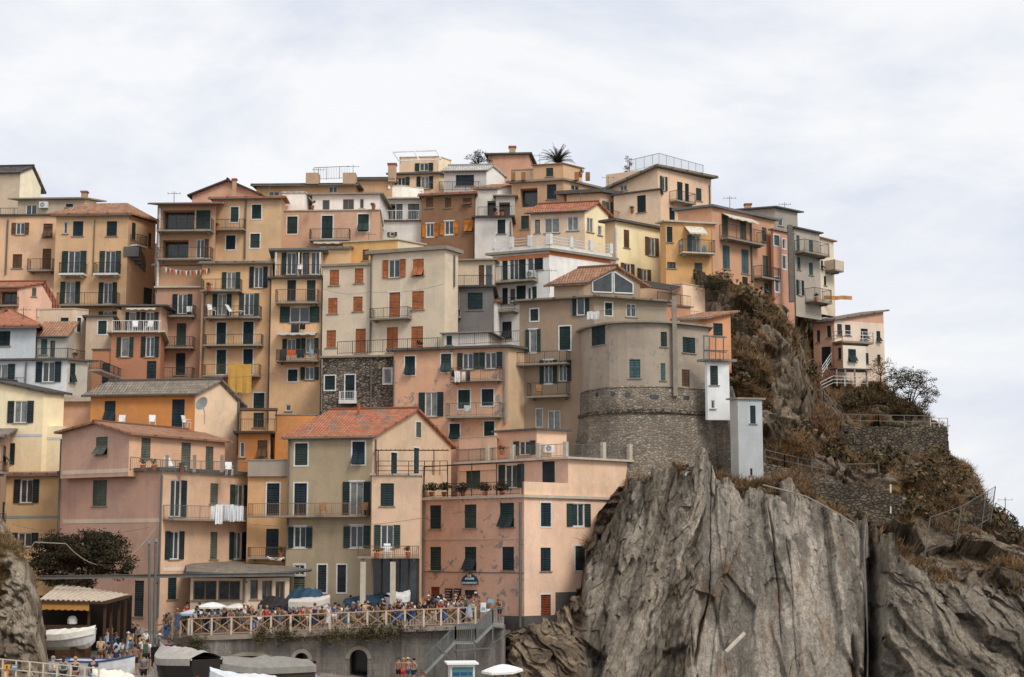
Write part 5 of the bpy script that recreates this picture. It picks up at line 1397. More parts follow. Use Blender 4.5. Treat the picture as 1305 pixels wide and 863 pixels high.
# ---- ground of the harbour slip and the sea
def ground_z(x, y):
    l = np.interp(y, [98, 105, 112, 130], [-6.9, -6.4, -4.9, -4.9]) + 12
    r = np.interp(x, [-12, -5, 15], [-8.0, -8.9, -9.6]) + 12
    t = sm(-23.5, -12, x); return l * (1 - t) + r * t
gx = np.linspace(-75, 22, 130); gy = np.linspace(45, 126, 110)
GX, GY = np.meshgrid(gx, gy, indexing='ij'); GZ = ground_z(GX, GY) + fbm(GX * .4, GY * .4, GX * 0, 3) * .04
gm, gnt, gb = newmat('worn_slipway_concrete')
gnt.links.new(ramp(gnt, noise(gnt, coords(gnt), .8, 7, .7), [(.3, lin((112, 104, 96))), (.55, lin((142, 134, 124))), (.75, lin((164, 154, 142)))]), gb.inputs['Base Color'])
bump(gnt, gb, noise(gnt, coords(gnt), 4, 6, .7), .4, .05)
structure(gridmesh('quay', np.stack([GX, GY, GZ], -1), np.ones(GX.shape + (3,)) * .3, gm))
wm, wnt, wb = newmat('sea_water'); wb.inputs['Base Color'].default_value = (.02, .06, .07, 1); wb.inputs['Roughness'].default_value = .12; wb.inputs['Specular IOR Level'].default_value = .5
bump(wnt, wb, noise(wnt, coords(wnt), .6, 6, .6), .5, .4)
mb = MB(); mb.poly([(-9000, -3000, 0), (9000, -3000, 0), (9000, 9000, 0), (-9000, 9000, 0)]); structure(mb.build('sea', wm))

# ---- deck over the arches
def dk(x, y, d): return at(x, y, d)
fr_ = [dk(244, 811, 104), dk(345, 807.5, 104), dk(420, 804, 104), dk(540, 799, 104), dk(606, 796, 104), dk(642, 795, 104.5)]
bk_ = [dk(244, 786, 113), dk(345, 784, 117), dk(420, 783, 117), dk(540, 781, 119), dk(606, 781, 117), dk(642, 784, 114)]
WALLM, wnt_, wb_ = newmat('harbour_wall_render')
_b = N(wnt_, 'ShaderNodeTexBrick')
for k_, v_ in (('Scale', 1.0), ('Mortar Size', 0.025), ('Brick Width', .95), ('Row Height', .42), ('Mortar Smooth', .6)): _b.inputs[k_].default_value = v_
_b.inputs['Color1'].default_value = (*lin((112, 106, 99)), 1); _b.inputs['Color2'].default_value = (*lin((132, 125, 117)), 1); _b.inputs['Mortar'].default_value = (*lin((96, 91, 85)), 1)
_vv = coords(wnt_, (1, 1, 1), (rad(90), 0, 0)); wnt_.links.new(_vv, _b.inputs['Vector'])
_c = mix(wnt_, ramp(wnt_, noise(wnt_, coords(wnt_), .7, 6, .7), [(.4, .25), (.6, .95)]), _b.outputs['Color'], lin((118, 112, 105)))
_c = mix(wnt_, ramp(wnt_, noise(wnt_, coords(wnt_, (1, 1, .12)), 1.1, 6, .7), [(.5, 0.), (.66, .6)]), _c, lin((178, 170, 160)))
_c = mix(wnt_, ramp(wnt_, noise(wnt_, coords(wnt_, (1, 1, .2), loc=(9, 9, 9)), .9, 6, .7), [(.48, 0.), (.66, .7)]), _c, lin((66, 62, 58)))
wnt_.links.new(_c, wb_.inputs['Base Color']); bump(wnt_, wb_, noise(wnt_, coords(wnt_), 4, 8, .75), .7, .1)
mb = MB()
for i in range(5):
    mb.poly([fr_[i], fr_[i + 1], bk_[i + 1], bk_[i]])
# left ramp down to the street
ra, rb = dk(192, 819, 109.5), dk(192, 793, 114)
mb.poly([ra, fr_[0], bk_[0], rb]); mb.poly([Vector((ra.x, ra.y, 2)), Vector((fr_[0].x, fr_[0].y, 2)), fr_[0], ra])
structure(mb.build('deck', gm))
mb = MB()
F_ = Face(fr_[0], fr_[-1]); zb = 12 - 10.0
arches = [(286, 352, 845, 836), (375, 393, 852, 832), (445, 468, 875, 828)]
segs = []
def ztop(a):
    t = a / F_.L; xs_ = [0] + [F_.hit(x, y)[0] for x, y in ((345, 807.5), (420, 804), (540, 799), (606, 796))] + [F_.L]
    return float(np.interp(a, xs_, [p.z for p in fr_]))
holes = []
for x0, x1, yb, yt in arches:
    a0, a1 = F_.hit(x0, yb)[0], F_.hit(x1, yb)[0]; z1 = F_.hit((x0 + x1) / 2, yt)[1]
    rise = min((a1 - a0) / 2, 1.0) if (a1 - a0) < 2.2 else .55
    holes.append((a0, a1, z1, rise))
us = sorted({0, F_.L} | {F_.hit(x, 800)[0] for x in (345, 420, 540, 606)} | {u for hh in holes for u in [hh[0] + (hh[1] - hh[0]) * k / 10 for k in range(11)]})
for a, c in zip(us[:-1], us[1:]):
    mu = (a + c) / 2; hh = next((q for q in holes if q[0] < mu < q[1]), None)
    def az(u):
        if not hh: return zb
        t = (u - hh[0]) / (hh[1] - hh[0]) * 2 - 1; return hh[2] - hh[3] + hh[3] * math.sqrt(max(0, 1 - t * t))
    za, zc = az(a), az(c)
    mb.poly([F_.pt(a, 0, za), F_.pt(c, 0, zc), F_.pt(c, 0, ztop(c)), F_.pt(a, 0, ztop(a))])
    if hh: mb.poly([F_.pt(a, 0, za), F_.pt(a, -3, za), F_.pt(c, -3, zc), F_.pt(c, 0, zc)])
for q in holes:
    for a in q[:2]: mb.poly([F_.pt(a, 0, zb), F_.pt(a, 0, q[2] - q[3]), F_.pt(a, -3, q[2] - q[3]), F_.pt(a, -3, zb)])
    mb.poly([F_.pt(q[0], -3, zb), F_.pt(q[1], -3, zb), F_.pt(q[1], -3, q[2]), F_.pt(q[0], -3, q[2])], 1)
    # voussoir ring
    prev = None
    for k in range(13):
        t = math.pi * k / 12; c = (q[0] + q[1]) / 2; r = (q[1] - q[0]) / 2
        p0 = (c - math.cos(t) * r, q[2] - q[3] + math.sin(t) * q[3]); p1 = (c - math.cos(t) * (r + .25), q[2] - q[3] + math.sin(t) * (q[3] + .25))
        if prev:
            mb.box8([F_.pt(prev[0][0], .06, prev[0][1]), F_.pt(p0[0], .06, p0[1]), F_.pt(p0[0], 0, p0[1]), F_.pt(prev[0][0], 0, prev[0][1]),
                     F_.pt(prev[1][0], .06, prev[1][1]), F_.pt(p1[0], .06, p1[1]), F_.pt(p1[0], 0, p1[1]), F_.pt(prev[1][0], 0, prev[1][1])], 2)
        prev = (p0, p1)
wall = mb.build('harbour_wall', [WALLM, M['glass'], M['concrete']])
tag(wall, 'grey stone harbour wall with dark arched openings below the crowded railing', 'wall')
mb = MB()
for i in range(5):
    a, b_ = fr_[i], fr_[i + 1]; e = Vector((0, -.12, 0))
    mb.box8([a + e - Vector((0, 0, .28)), b_ + e - Vector((0, 0, .28)), b_ - e * 2 - Vector((0, 0, .28)), a - e * 2 - Vector((0, 0, .28)), a + e + Vector((0, 0, .03)), b_ + e + Vector((0, 0, .03)), b_ - e * 2 + Vector((0, 0, .03)), a - e * 2 + Vector((0, 0, .03))])
o = mb.build('coping', M['concrete'], None, Vector((0, 0, 0))); o.parent = wall; o.location = (0, 0, 0)

# ---- vegetation: leafy / grassy tufts as one mesh per stand
def tufts(name, base, normals, size, nblade, cols, kind='leaf', seed=1, up=.6):
    rs = np.random.RandomState(seed); n = len(base); k = nblade
    c = np.repeat(base, k, 0); sz = np.repeat(size, k)
    dirv = rs.normal(size=(n * k, 3)); dirv[:, 2] = np.abs(dirv[:, 2]) * up * 2 + up * .3
    dirv /= np.linalg.norm(dirv, axis=1)[:, None]
    rr = rs.rand(n * k) ** .5
    if kind == 'grass':
        w = rs.normal(size=(n * k, 3)); w[:, 2] *= .2; w /= np.linalg.norm(w, axis=1)[:, None]
        p0 = c + w * (sz * .35)[:, None]; tip = p0 + dirv * (sz * (.5 + rs.rand(n * k)))[:, None]
        ww = np.cross(dirv, rs.normal(size=(n * k, 3))); ww /= np.linalg.norm(ww, axis=1)[:, None] + 1e-9; ww *= (sz * .04)[:, None]
        V = np.stack([p0 - ww, p0 + ww, tip], 1); m = 3
    else:
        p0 = c + dirv * (sz * rr)[:, None]
        a = rs.normal(size=(n * k, 3)); a /= np.linalg.norm(a, axis=1)[:, None]; b_ = np.cross(a, dirv + .3 * rs.normal(size=(n * k, 3))); b_ /= np.linalg.norm(b_, axis=1)[:, None] + 1e-9
        s = (np.clip(sz * .13, .05, .22) * (.6 + .8 * rs.rand(n * k)))[:, None]
        V = np.stack([p0 - a * s, p0 + b_ * s * .6, p0 + a * s, p0 - b_ * s * .6], 1); m = 4
    me = bpy.data.meshes.new(name); nf = n * k
    me.vertices.add(nf * m); me.vertices.foreach_set('co', V.reshape(-1))
    me.loops.add(nf * m); me.loops.foreach_set('vertex_index', np.arange(nf * m, dtype=np.int32))
    me.polygons.add(nf); me.polygons.foreach_set('loop_start', np.arange(0, nf * m, m, dtype=np.int32))
    me.update(calc_edges=True)
    for cc in cols: me.materials.append(plain('foliage_%d_%d_%d' % cc, cc, .8, 0, .3, .1))
    pick = vnoise(base[:, 0] * .45 + seed, base[:, 1] * .45, base[:, 2] * .6) * .5 + .5 + .12 * rs.normal(size=n)
    mi = np.repeat(np.clip((pick * len(cols)).astype(int), 0, len(cols) - 1), k); sw = rs.rand(nf) < .25; mi[sw] = rs.randint(0, len(cols), sw.sum())
    me.polygons.foreach_set('material_index', mi.astype(np.int32))
    ob = bpy.data.objects.new(name, me); COL.objects.link(ob); return ob

rs = np.random.RandomState(5)
vis = (veg > .45) & (vv < 8.6) & (px > 640) & (px < 1330)
# keep houses' front faces clear: nothing grows where a building stands
ii = np.argwhere(vis); sel = ii[rs.choice(len(ii), min(len(ii), 15000), False)]
base = P2[sel[:, 0], sel[:, 1]]
def clear_of_houses(base):
    keep = np.ones(len(base), bool)
    for hh in FR:
        for ft in [hh.foot]:
            xs_ = [p.x for p in ft]; ys_ = [p.y for p in ft]
            keep &= ~((base[:, 0] > min(xs_) - .3) & (base[:, 0] < max(xs_) + .3) & (base[:, 1] > min(ys_) - .6) & (base[:, 1] < max(ys_) + .3))
    return keep
base = base[clear_of_houses(base)]
bpx = PW / 2 + base[:, 0] / base[:, 1] * 2000 * .99; bpy_ = 700 - (base[:, 2] - CAM.z) / base[:, 1] * 2000
base = base[~((bpx > 1070) & (bpx < 1212) & (bpy_ > 536) & (bpy_ < 588)) & ~((bpx > 1030) & (bpx < 1150) & (bpy_ > 616) & (bpy_ < 652))]
h1 = len(base) // 2
g1 = tufts('dry_grass', base[:h1], None, .35 + .5 * rs.rand(h1), 22, [(146, 112, 80), (124, 96, 70), (158, 128, 96), (112, 92, 68)], 'grass', 3); tag(g1, kind='stuff')
b2_ = base[h1:]; b2_ = b2_[vnoise(b2_[:, 0] * .3, b2_[:, 1] * .3, b2_[:, 2] * .3) > -.15]
b3_ = base[vnoise(base[:, 0] * .2 + 3, base[:, 1] * .2, base[:, 2] * .3) > .05]; b3_ = b3_[::45]
g4 = tufts('shrubs', b3_ + np.array([0, -.2, .3]), None, .8 + .8 * rs.rand(len(b3_)), 110, [(82, 74, 54), (104, 88, 60), (66, 62, 46), (124, 98, 70)], 'leaf', 8, .5); tag(g4, kind='stuff')
b2_ = b2_[::2]
g2 = tufts('scrub', b2_, None, .3 + .45 * rs.rand(len(b2_)), 40, [(108, 94, 68), (130, 102, 72), (92, 82, 60), (150, 116, 82), (84, 76, 56)], 'grass', 4, .4); tag(g2, kind='stuff')
# extra scrub along the shoulder
glv = np.argwhere((gl > .6)); sl_ = glv[rs.choice(len(glv), min(1500, len(glv)), False)]
g3 = tufts('rock_grass', PL[sl_[:, 0], sl_[:, 1]], None, .25 + .3 * rs.rand(len(sl_)), 14, [(128, 104, 70), (104, 88, 58), (150, 122, 84)], 'grass', 6); tag(g3, kind='stuff')

def tree(name, label, cat, foot, crown, spread, n, leaves, cols, seed=1, trunk_r=.12, limbs=6, group=None, lean=0, flat_=.8):
    """foot, crown centre: world points; spread radii (x,y,z)"""
    rs = np.random.RandomState(seed); t = thing(name, label, cat, foot, group)
    mb = MB(); foot = Vector(foot); crown = Vector(crown); mid = foot.lerp(crown, .55) + Vector((rs.normal() * .15, 0, 0))
    mb.bar(foot - Vector((0, 0, .5)), mid, trunk_r, 0, 7, trunk_r * .75)
    cs = []
    for i in range(limbs):
        v = rs.normal(size=3); v /= np.linalg.norm(v); v = v * np.array(spread) * (.35 + .55 * rs.rand()); e = crown + Vector(v)
        k = mid.lerp(e, .5) + Vector((rs.normal() * .1, rs.normal() * .1, .15))
        mb.bar(mid, k, trunk_r * .6, 0, 5, trunk_r * .35); mb.bar(k, e, trunk_r * .35, 0, 5, trunk_r * .12)
        cs.append(e)
    mb.build('trunk', M['darkwood'], t)
    k = n; v = rs.normal(size=(k, 3)); v /= np.linalg.norm(v, axis=1)[:, None]; v *= (rs.rand(k) ** .45)[:, None] * np.array(spread)
    c = np.array(crown) + v; q = vnoise(c[:, 0] * 1.3 / max(.6, spread[0] * .4), c[:, 1] * 1.1, c[:, 2] * 1.3 / max(.6, spread[2] * .4)) > (-.22 if n < 600 else -.12); c = c[q]
    o = tufts('crown', c, None, np.full(len(c), .16 * sum(spread) / 3 + .12), leaves, cols, 'leaf', seed, .3)
    o.parent = t; o.matrix_parent_inverse = Matrix.Translation(-Vector(foot)); o.location = (0, 0, 0)
    return t
DG = [(50, 46, 34), (70, 62, 44), (42, 40, 32), (88, 74, 52)]
tree('dark_tree', 'broad dark bushy tree in front of the pink house, behind the snack stall', 'tree', at(105, 775, 104.5), at(104, 716, 104.5), (3.5, 2.2, 2.1), 1500, 36, DG, 1, .2, 8)
tree('dark_tree', 'dark tree clump on the skyline beside the plain pink house', 'tree', at(611, 225, 163), at(611, 203, 163), (1.6, 1.3, .9), 150, 20, [(44, 48, 38), (60, 62, 46), (80, 70, 50)], 2, .15, 6)
tree('cliff_bush', 'large airy brown-green bush against the sky on the cliff shoulder', 'bush', at(1155, 545, 146), at(1158, 500, 146), (2.8, 2, 2.2), 800, 22, [(92, 80, 58), (70, 66, 46), (118, 96, 70)], 3, .14, 11)
tree('cliff_bush', 'low dark bush below the terrace of the lone cliff house', 'bush', at(1100, 540, 143.5), at(1102, 516, 143.5), (2.6, 1.5, 1.5), 300, 20, [(78, 70, 46), (62, 60, 40), (104, 84, 56)], 4, .1, 7)
tree('cliff_bush', 'rusty brown shrub trailing on the porch corner of the lone cliff house', 'bush', at(1122, 490, 147), at(1121, 470, 147), (1.6, 1, 1.1), 110, 16, [(124, 92, 64), (92, 74, 52)], 5, .08, 7)
tree('cliff_bush', 'rounded dark bush at the foot of the ochre-yellow house', 'bush', at(908, 378, 134), at(908, 364, 134), (1.5, 1.1, .8), 220, 20, [(74, 66, 48), (58, 56, 42), (96, 80, 56)], 6, .08, 6)
tree('cliff_bush', 'dark green bush beside the small terracotta-coloured house', 'bush', at(941, 434, 127.5), at(940, 419, 127.5), (.9, .8, .8), 90, 18, [(64, 62, 44), (80, 74, 50)], 7, .06, 5)
tree('cliff_bush', 'orange-brown bush above the retaining wall under the bare rock', 'bush', at(1022, 586, 119.5), at(1022, 574, 119.5), (1.8, 1.2, .9), 160, 18, [(136, 92, 56), (112, 80, 50), (90, 72, 46)], 8, .06, 6)
tree('cliff_bush', 'dark ivy bush at the right end of the terrace wall', 'bush', at(1196, 560, 141), at(1194, 552, 141), (1.1, .8, 1.2), 130, 18, [(84, 70, 50), (66, 60, 44)], 9, .06, 5)
# cypress and palm and agave
tree('small_cypress', 'small dark leaning cypress on the roof edge of the peach villa', 'tree', at(800, 222, 152), at(800, 211, 152), (.42, .4, .9), 60, 20, [(50, 56, 44), (70, 66, 50)], 10, .06, 3)
def fronds(label, name, cat, p, n, L, droop, col, w=.14, trunk=0, seed=1):
    rs = np.random.RandomState(seed); t = thing(name, label, cat, p)
    mb = MB()
    if trunk: mb.bar(p, p + Vector((0, 0, trunk)), .22, 0, 8, .16); mb.build('trunk', M['darkwood'], t)
    c = p + Vector((0, 0, trunk)); mb = MB()
    for i in range(n):
        a = 2 * math.pi * i / n + rs.rand() * .4; el = rad(15 + 65 * rs.rand()); d = Vector((math.cos(a) * math.cos(el), math.sin(a) * math.cos(el), math.sin(el))); s = Vector((-math.sin(a), math.cos(a), 0))
        pr = c; LL = L * (.7 + .5 * rs.rand())
        for k in range(6):
            q = pr + d * (LL / 6); ww = w * (1 - k / 6.5); w2 = w * (1 - (k + 1) / 6.5)
            if cat == 'palm':
                for sgn in (-1, 1):
                    for jj in range(3):
                        r0 = pr.lerp(q, jj / 3); r1 = pr.lerp(q, (jj + .6) / 3); e = r0 + s * sgn * .42 * (1 - k / 8) + d * .2 - Vector((0, 0, .12)); mb.poly([r0, r1, e])
            mb.poly([pr - s * ww * .3, pr + s * ww * .3, q + s * w2 * .3, q - s * w2 * .3]) if cat == 'palm' else mb.poly([pr - s * ww, pr + s * ww, q + s * w2, q - s * w2])
            pr = q; d = (d - Vector((0, 0, droop / 6 * (k + 1) / 3))).normalized()
    mb.build('fronds', plain('frond_%d' % col[0], col, .7, 0, .25), t)
fronds('spreading palm crown on the skyline above the orange-brown loggia house', 'palm_tree', 'palm', at(711, 214, 157), 44, 1.9, .9, (66, 70, 52), .34, .6, 2)
fronds('spiky grey-green agave on the cliff edge near the right border', 'agave', 'plant', at(1255, 651, 131), 16, 1.7, .2, (96, 98, 76), .16, 0, 3)
# ================================================================ RAILINGS, STAIRS, STREET THINGS
UP = Vector((0, 0, 1))
def xfence(name, label, P, n_each, h=1.1):
    t = thing(name, label, 'railing', P[0])
    k = 0
    for s, (a, b) in enumerate(zip(P[:-1], P[1:])):
        n = n_each[s]
        for i in range(n):
            q0, q1 = a.lerp(b, i / n), a.lerp(b, (i + 1) / n)
            mb = MB(); mb.bar(q0, q0 + UP * h, .085); mb.build('post', M['palepost'], t)
            mb = MB(); mb.bar(q0 + UP * .12, q1 + UP * (h - .1), .035); mb.bar(q1 + UP * .12 + Vector((0, .05, 0)), q0 + UP * (h - .1) + Vector((0, .05, 0)), .035); mb.build('cross_brace', M['palewood2'], t)
        mb = MB(); mb.bar(a + UP * h, b + UP * h, .05); mb.build('top_rail', M['palewood2'], t)
        mb = MB(); mb.bar(a + UP * .1, b + UP * .1, .035); mb.build('bottom_rail', M['palewood2'], t)
    mb = MB(); mb.bar(P[-1], P[-1] + UP * h, .085); mb.build('post', M['palepost'], t)
    return t
M['palepost'] = plain('cream_painted_post', (206, 192, 172), .7); M['palewood2'] = plain('bare_pale_timber', (186, 152, 122), .8)
fp = [p + Vector((0, 0.05, .03)) for p in fr_]
xfence('wooden_railing', 'long pale wooden railing with crossed braces along the edge of the crowded deck', [fp[0], fp[1], fp[2], fp[3], fp[4]], [4, 3, 5, 3])
xfence('wooden_railing', 'short sloping wooden railing with crossed braces beside the wooden poles', [at(196, 818.5, 108.5) , at(220, 815, 106.5), fp[0] - Vector((.2, 0, 0))], [2, 2])

# steel stair with landings
st = thing('steel_stair', 'grey galvanised scaffold stair with mesh railings going down beside the salmon house', 'stair', at(600, 850, 101))
GS = M['greysteel']
def flight(a, b, w, n):
    """a top, b bottom centre-front points; width w along +Y"""
    dY = Vector((0, w, 0))
    mb = MB(); mb.bar(a, b, .12); mb.bar(a + dY, b + dY, .12); mb.build('stringer', M['steel'], st)
    mb = MB()
    for i in range(n):
        p = a.lerp(b, (i + .5) / n); s = .15
        mb.box8([p + Vector((-s, 0, -.02)), p + Vector((s, 0, -.02)), p + Vector((s, w, -.02)), p + Vector((-s, w, -.02)), p + Vector((-s, 0, .03)), p + Vector((s, 0, .03)), p + Vector((s, w, .03)), p + Vector((-s, w, .03))])
    mb.build('tread', M['steel'], st)
    for e in (Vector((0, 0, 0)), dY):
        mb = MB(); mb.bar(a + e + UP * 1.05, b + e + UP * 1.05, .06); mb.bar(a + e + UP * .15, b + e + UP * .15, .03)
        for i in range(n * 3 + 1):
            p = a.lerp(b, i / (n * 3)) + e; mb.bar(p + UP * .15, p + UP * 1.05, .04 if i % 9 == 0 else .014)
        mb.build('railing', GS, st)
def landing(x0, x1, p, w):
    a = Vector((x0, p.y, p.z)); b = Vector((x1, p.y, p.z)); mb = MB()
    mb.box8([a + Vector((0, 0, -.1)), b + Vector((0, 0, -.1)), b + Vector((0, w, -.1)), a + Vector((0, w, -.1)), a, b, b + Vector((0, w, 0)), a + Vector((0, w, 0))]); mb.build('landing', M['steel'], st)
    for e in (Vector((0, 0, 0)),Vector((0, w, 0))):
        mb = MB(); mb.bar(a + e + UP * 1.05, b + e + UP * 1.05, .045)
        k = max(2, int((b - a).length / .12))
        for i in range(k + 1):
            q = a.lerp(b, i / k) + e; mb.bar(q, q + UP * 1.05, .04 if i % 8 == 0 else .014)
        mb.build('railing', GS, st)
T0 = at(628, 797, 100.5); T1 = at(606, 819, 100.5); T2 = at(580, 819, 100.5); T3 = at(542, 858, 100.5)
flight(T0, T1, 1.4, 7); landing(T2.x, T1.x, T1, 1.4); flight(T2, T3, 1.4, 12); landing(T0.x, at(642, 797, 100.5).x, T0, 3.6)
for p in (T0, at(643, 797, 100.5), T1, T2):
    for w in (0, 1.4):
        mb = MB(); mb.bar(p + Vector((0, w, 0)), Vector((p.x, p.y + w, 1.6)), .06); mb.build('prop', GS, st)
mb = MB(); mb.bar(at(580, 829, 100.4), at(625, 826, 100.4), .05); mb.bar(at(625, 822, 100.4), at(650, 805, 100.4), .04); mb.bar(at(556, 822, 100.4), at(585, 850, 100.4), .035); mb.build('brace', GS, st)

def umbrella(label, p, r, col, rib=8, pole=2.1, grp=None, tilt=(0, 0)):
    t = thing('parasol', label, 'parasol', p, grp)
    mb = MB(); mb.bar(p, p + UP * pole, .03, 0, 6); mb.build('pole', M['steel'], t)
    mb = MB(); c = p + UP * (pole + r * .28)
    for i in range(rib):
        a0, a1 = 2 * math.pi * i / rib, 2 * math.pi * (i + 1) / rib
        f = lambda a, k: p + Vector((math.cos(a) * r * k, math.sin(a) * r * k, pole + r * .28 * (1 - k ** 1.5) + math.cos(a) * r * k * tilt[0] + math.sin(a) * r * k * tilt[1]))
        for k0, k1 in ((0, .35), (.35, .7), (.7, 1)):
            q = [f(a0, k1), f(a1, k1)] + ([f(a1, k0), f(a0, k0)] if k0 else [c])
            mb.poly(q); mb.poly([v - UP * .02 for v in reversed(q)])
        q = [f(a0, 1), f(a1, 1)]; mb.poly([q[0] - UP * .12, q[1] - UP * .12, q[1], q[0]])
    mb.build('canopy', plain('canopy_%d' % sum(col), col, .8, 0, .06), t)
    mb = MB()
    for i in range(rib):
        a = 2 * math.pi * i / rib; mb.bar(p + UP * (pole - .1), p + Vector((math.cos(a) * r * .9, math.sin(a) * r * .9, pole - .02)), .012)
    mb.build('rib', M['steel'], t)
umbrella('white square-ish parasol beside the white kiosk at the bottom of the photograph', at(640, 905, 88), 1.15, (238, 236, 230), 6, 2.15, None, (.05, .05))
umbrella('white parasol behind the deck railing in front of the veranda', at(270, 800, 106.5), 1.05, (240, 238, 232), 8, 1.4)
umbrella('pale blue-white parasol behind the railing, left of the plain white one', at(247, 803, 106), 1.0, (196, 208, 216), 8, 1.1)
umbrella('white parasol half hidden behind the crowd, right of the plain white one', at(303, 800, 107.5), 1.0, (232, 230, 224), 8, 1.35)

# kiosk
kp = at(593, 905, 89); k = thing('kiosk', 'small white kiosk with flat roof and teal panels, below the steel stair', 'kiosk', kp)
u_ = Vector((math.cos(.12), math.sin(.12), 0)); n_ = Vector((u_.y, -u_.x, 0))
z1 = at(593, 847, 88).z; o = at(574, 847, 88)
mb = MB(); mb.obox(o, u_, n_, (0, 1.35), (-1.6, 0), kp.z - 2.0, z1); mb.build('cabin', M['white'], k)
mb = MB(); mb.obox(o, u_, n_, (-.2, 1.55), (-1.8, .25), z1, z1 + .09); mb.build('roof', plain('bright_white_sheet', (236, 236, 234), .6, 0, .03), k)
mb = MB(); mb.obox(o, u_, n_, (.1, 1.25), (0, .02), z1 - .75, z1 - .15); s_ = mb.build('sign_panel', plain('teal_sign', (88, 128, 136), .6), k)
mb = MB()
for i, (a, b_) in enumerate(((.15, .5), (.55, .95), (1.0, 1.2))): mb.obox(o, u_, n_, (a, b_), (.021, .03), z1 - .62 + .02 * i, z1 - .42)
mb.build('sign_picture', plain('blue_panel', (40, 84, 120), .6), k)

# ---- poles and crane beam on the left
for x, w, lb in ((190, 0, 'grey wooden mooring pole, the left one of the close pair by the railing'), (198.5, 0, 'grey wooden mooring pole, the right one of the close pair by the railing')):
    a, b_ = at(x + (2 if x < 195 else -2), 830, 101), at(x, 689 if x > 195 else 691, 101)
    t = thing('pole', lb, 'pole', a); mb = MB(); mb.bar(a - UP * 1.5, b_, .1, 0, 8, .08); mb.build('shaft', M['greysteel'], t); mb = MB(); mb.bar(b_ - UP * .1, b_ + UP * .12, .15, 0, 8); mb.build('cap', M['steel'], t)
a, b_ = at(50, 736, 100.6), at(376, 732, 103.5)
t = thing('overhead_beam', 'long rusty steel crane beam crossing in front of the pink house', 'beam', a)
d_ = (b_ - a).normalized(); n2 = Vector((d_.y, -d_.x, 0)).normalized()
mb = MB()
for z0, z1_, w in ((.09, .12, .1), (-.09, .09, .02), (-.12, -.09, .1)):
    L_ = (b_ - a).length; u3 = d_
    c8 = []
    for zz in (z0, z1_):
        for (s, w_) in ((0, w), (L_, w), (L_, -w), (0, -w)): c8.append(a + d_ * s + n2 * w_ + UP * zz)
    mb.box8(c8)
mb.build('girder', M['pipe'], t)
mb = MB()
for s in (.45, .8): p = a.lerp(b_, s); mb.bar(p - UP * .15, p - UP * .5, .05); mb.bar(p - UP * .45 - d_ * .15, p - UP * .45 + d_ * .15, .09)
mb.build('trolley', M['iron'], t)
def cable(label, pts, sag=0, r=.02, mat='pipe'):
    P = [Vector(p) for p in pts]; out = []
    for a, b in zip(P[:-1], P[1:]):
        for i in range(13):
            q = i / 12; out.append(a.lerp(b, q) - UP * sag * 4 * q * (1 - q))
    mb = MB(); mb.tube(out, r, 0, 5); tag(mb.build('cable', M[mat], None, P[0]), label, 'cable')
cable('thick drooping cable strung from the rock to the corner of the pink house', [at(34, 706, 100), at(44, 691, 100), at(84, 693, 101)], 0, .035, 'concrete')
cable('pale cable hanging in a deep curve in front of the dark tree', [at(84, 693, 101), at(198, 673, 107)], 1.9, .035, 'concrete')
cable('thin wire running from the left houses to the pink house wall', [at(15, 668, 108), at(190, 672, 107.5)], .6, .015)
cable('thin wire slung across the khaki house above its ground floor', [at(318, 668, 109), at(540, 660, 109)], .4, .015)

# ---- snack stall with corrugated awning
sp = at(105, 806, 101); t = thing('snack_stall', 'open snack stall under a pale corrugated roof with ochre valance, behind the white boats', 'stall', sp)
q = [at(50, 764, 97.5), at(134, 766, 97.5), at(164, 758, 101.5), at(76, 744, 104)]
mb = MB(); n = 26
for i in range(n):
    a0, a1 = i / n, (i + 1) / n; dz = UP * (.05 if i % 2 else 0)
    mb.slab([q[0].lerp(q[1], a0) + dz, q[0].lerp(q[1], a1) + dz, q[3].lerp(q[2], a1) + dz, q[3].lerp(q[2], a0) + dz], .05)
mb.build('roof', plain('pale_corrugated_sheet', (206, 190, 170), .6, 0, .15), t)
mb = MB(); e = Vector((0, -.03, 0)); mb.bar(q[0] - UP * .12 + e, q[1] - UP * .12 + e, .1); mb.bar(q[1] - UP * .12, q[2] - UP * .12, .1); mb.build('fascia', M['darkwood'], t)
mb = MB()
for i in range(16):
    a0, a1 = q[0].lerp(q[1], i / 16 * .76), q[0].lerp(q[1], (i + 1) / 16 * .76); zz = .38 + .04 * (i % 2)
    mb.poly([a0 - UP * (.2 + zz), a1 - UP * (.2 + zz), a1 - UP * .18, a0 - UP * .18]); mb.poly([a0 - UP * .18 + Vector((0, .02, 0)), a1 - UP * .18 + Vector((0, .02, 0)), a1 - UP * (.2 + zz) + Vector((0, .02, 0)), a0 - UP * (.2 + zz) + Vector((0, .02, 0))])
mb.build('valance', plain('ochre_cloth', (196, 142, 78), .85), t)
gz = sp.z
for x, d in ((52, 98), (114, 98), (134, 98), (142, 100), (152, 101), (160, 102)):
    p = at(x, 770, d); mb = MB(); mb.bar(Vector((p.x, p.y, ground_z(p.x, p.y) - .2)), Vector((p.x, p.y, q[1].z - .1)), .1); mb.build('post', M['darkwood'], t)
a, b_ = at(50, 797, 98), at(114, 797, 98); mb = MB(); mb.box8([Vector((a.x, 97.9, 5.2)), Vector((b_.x, 97.9, 5.2)), Vector((b_.x, 98.6, 5.2)), Vector((a.x, 98.6, 5.2)), Vector((a.x, 97.9, a.z)), Vector((b_.x, 97.9, b_.z)), Vector((b_.x, 98.6, b_.z)), Vector((a.x, 98.6, a.z))]); mb.build('counter', M['darkwood'], t)
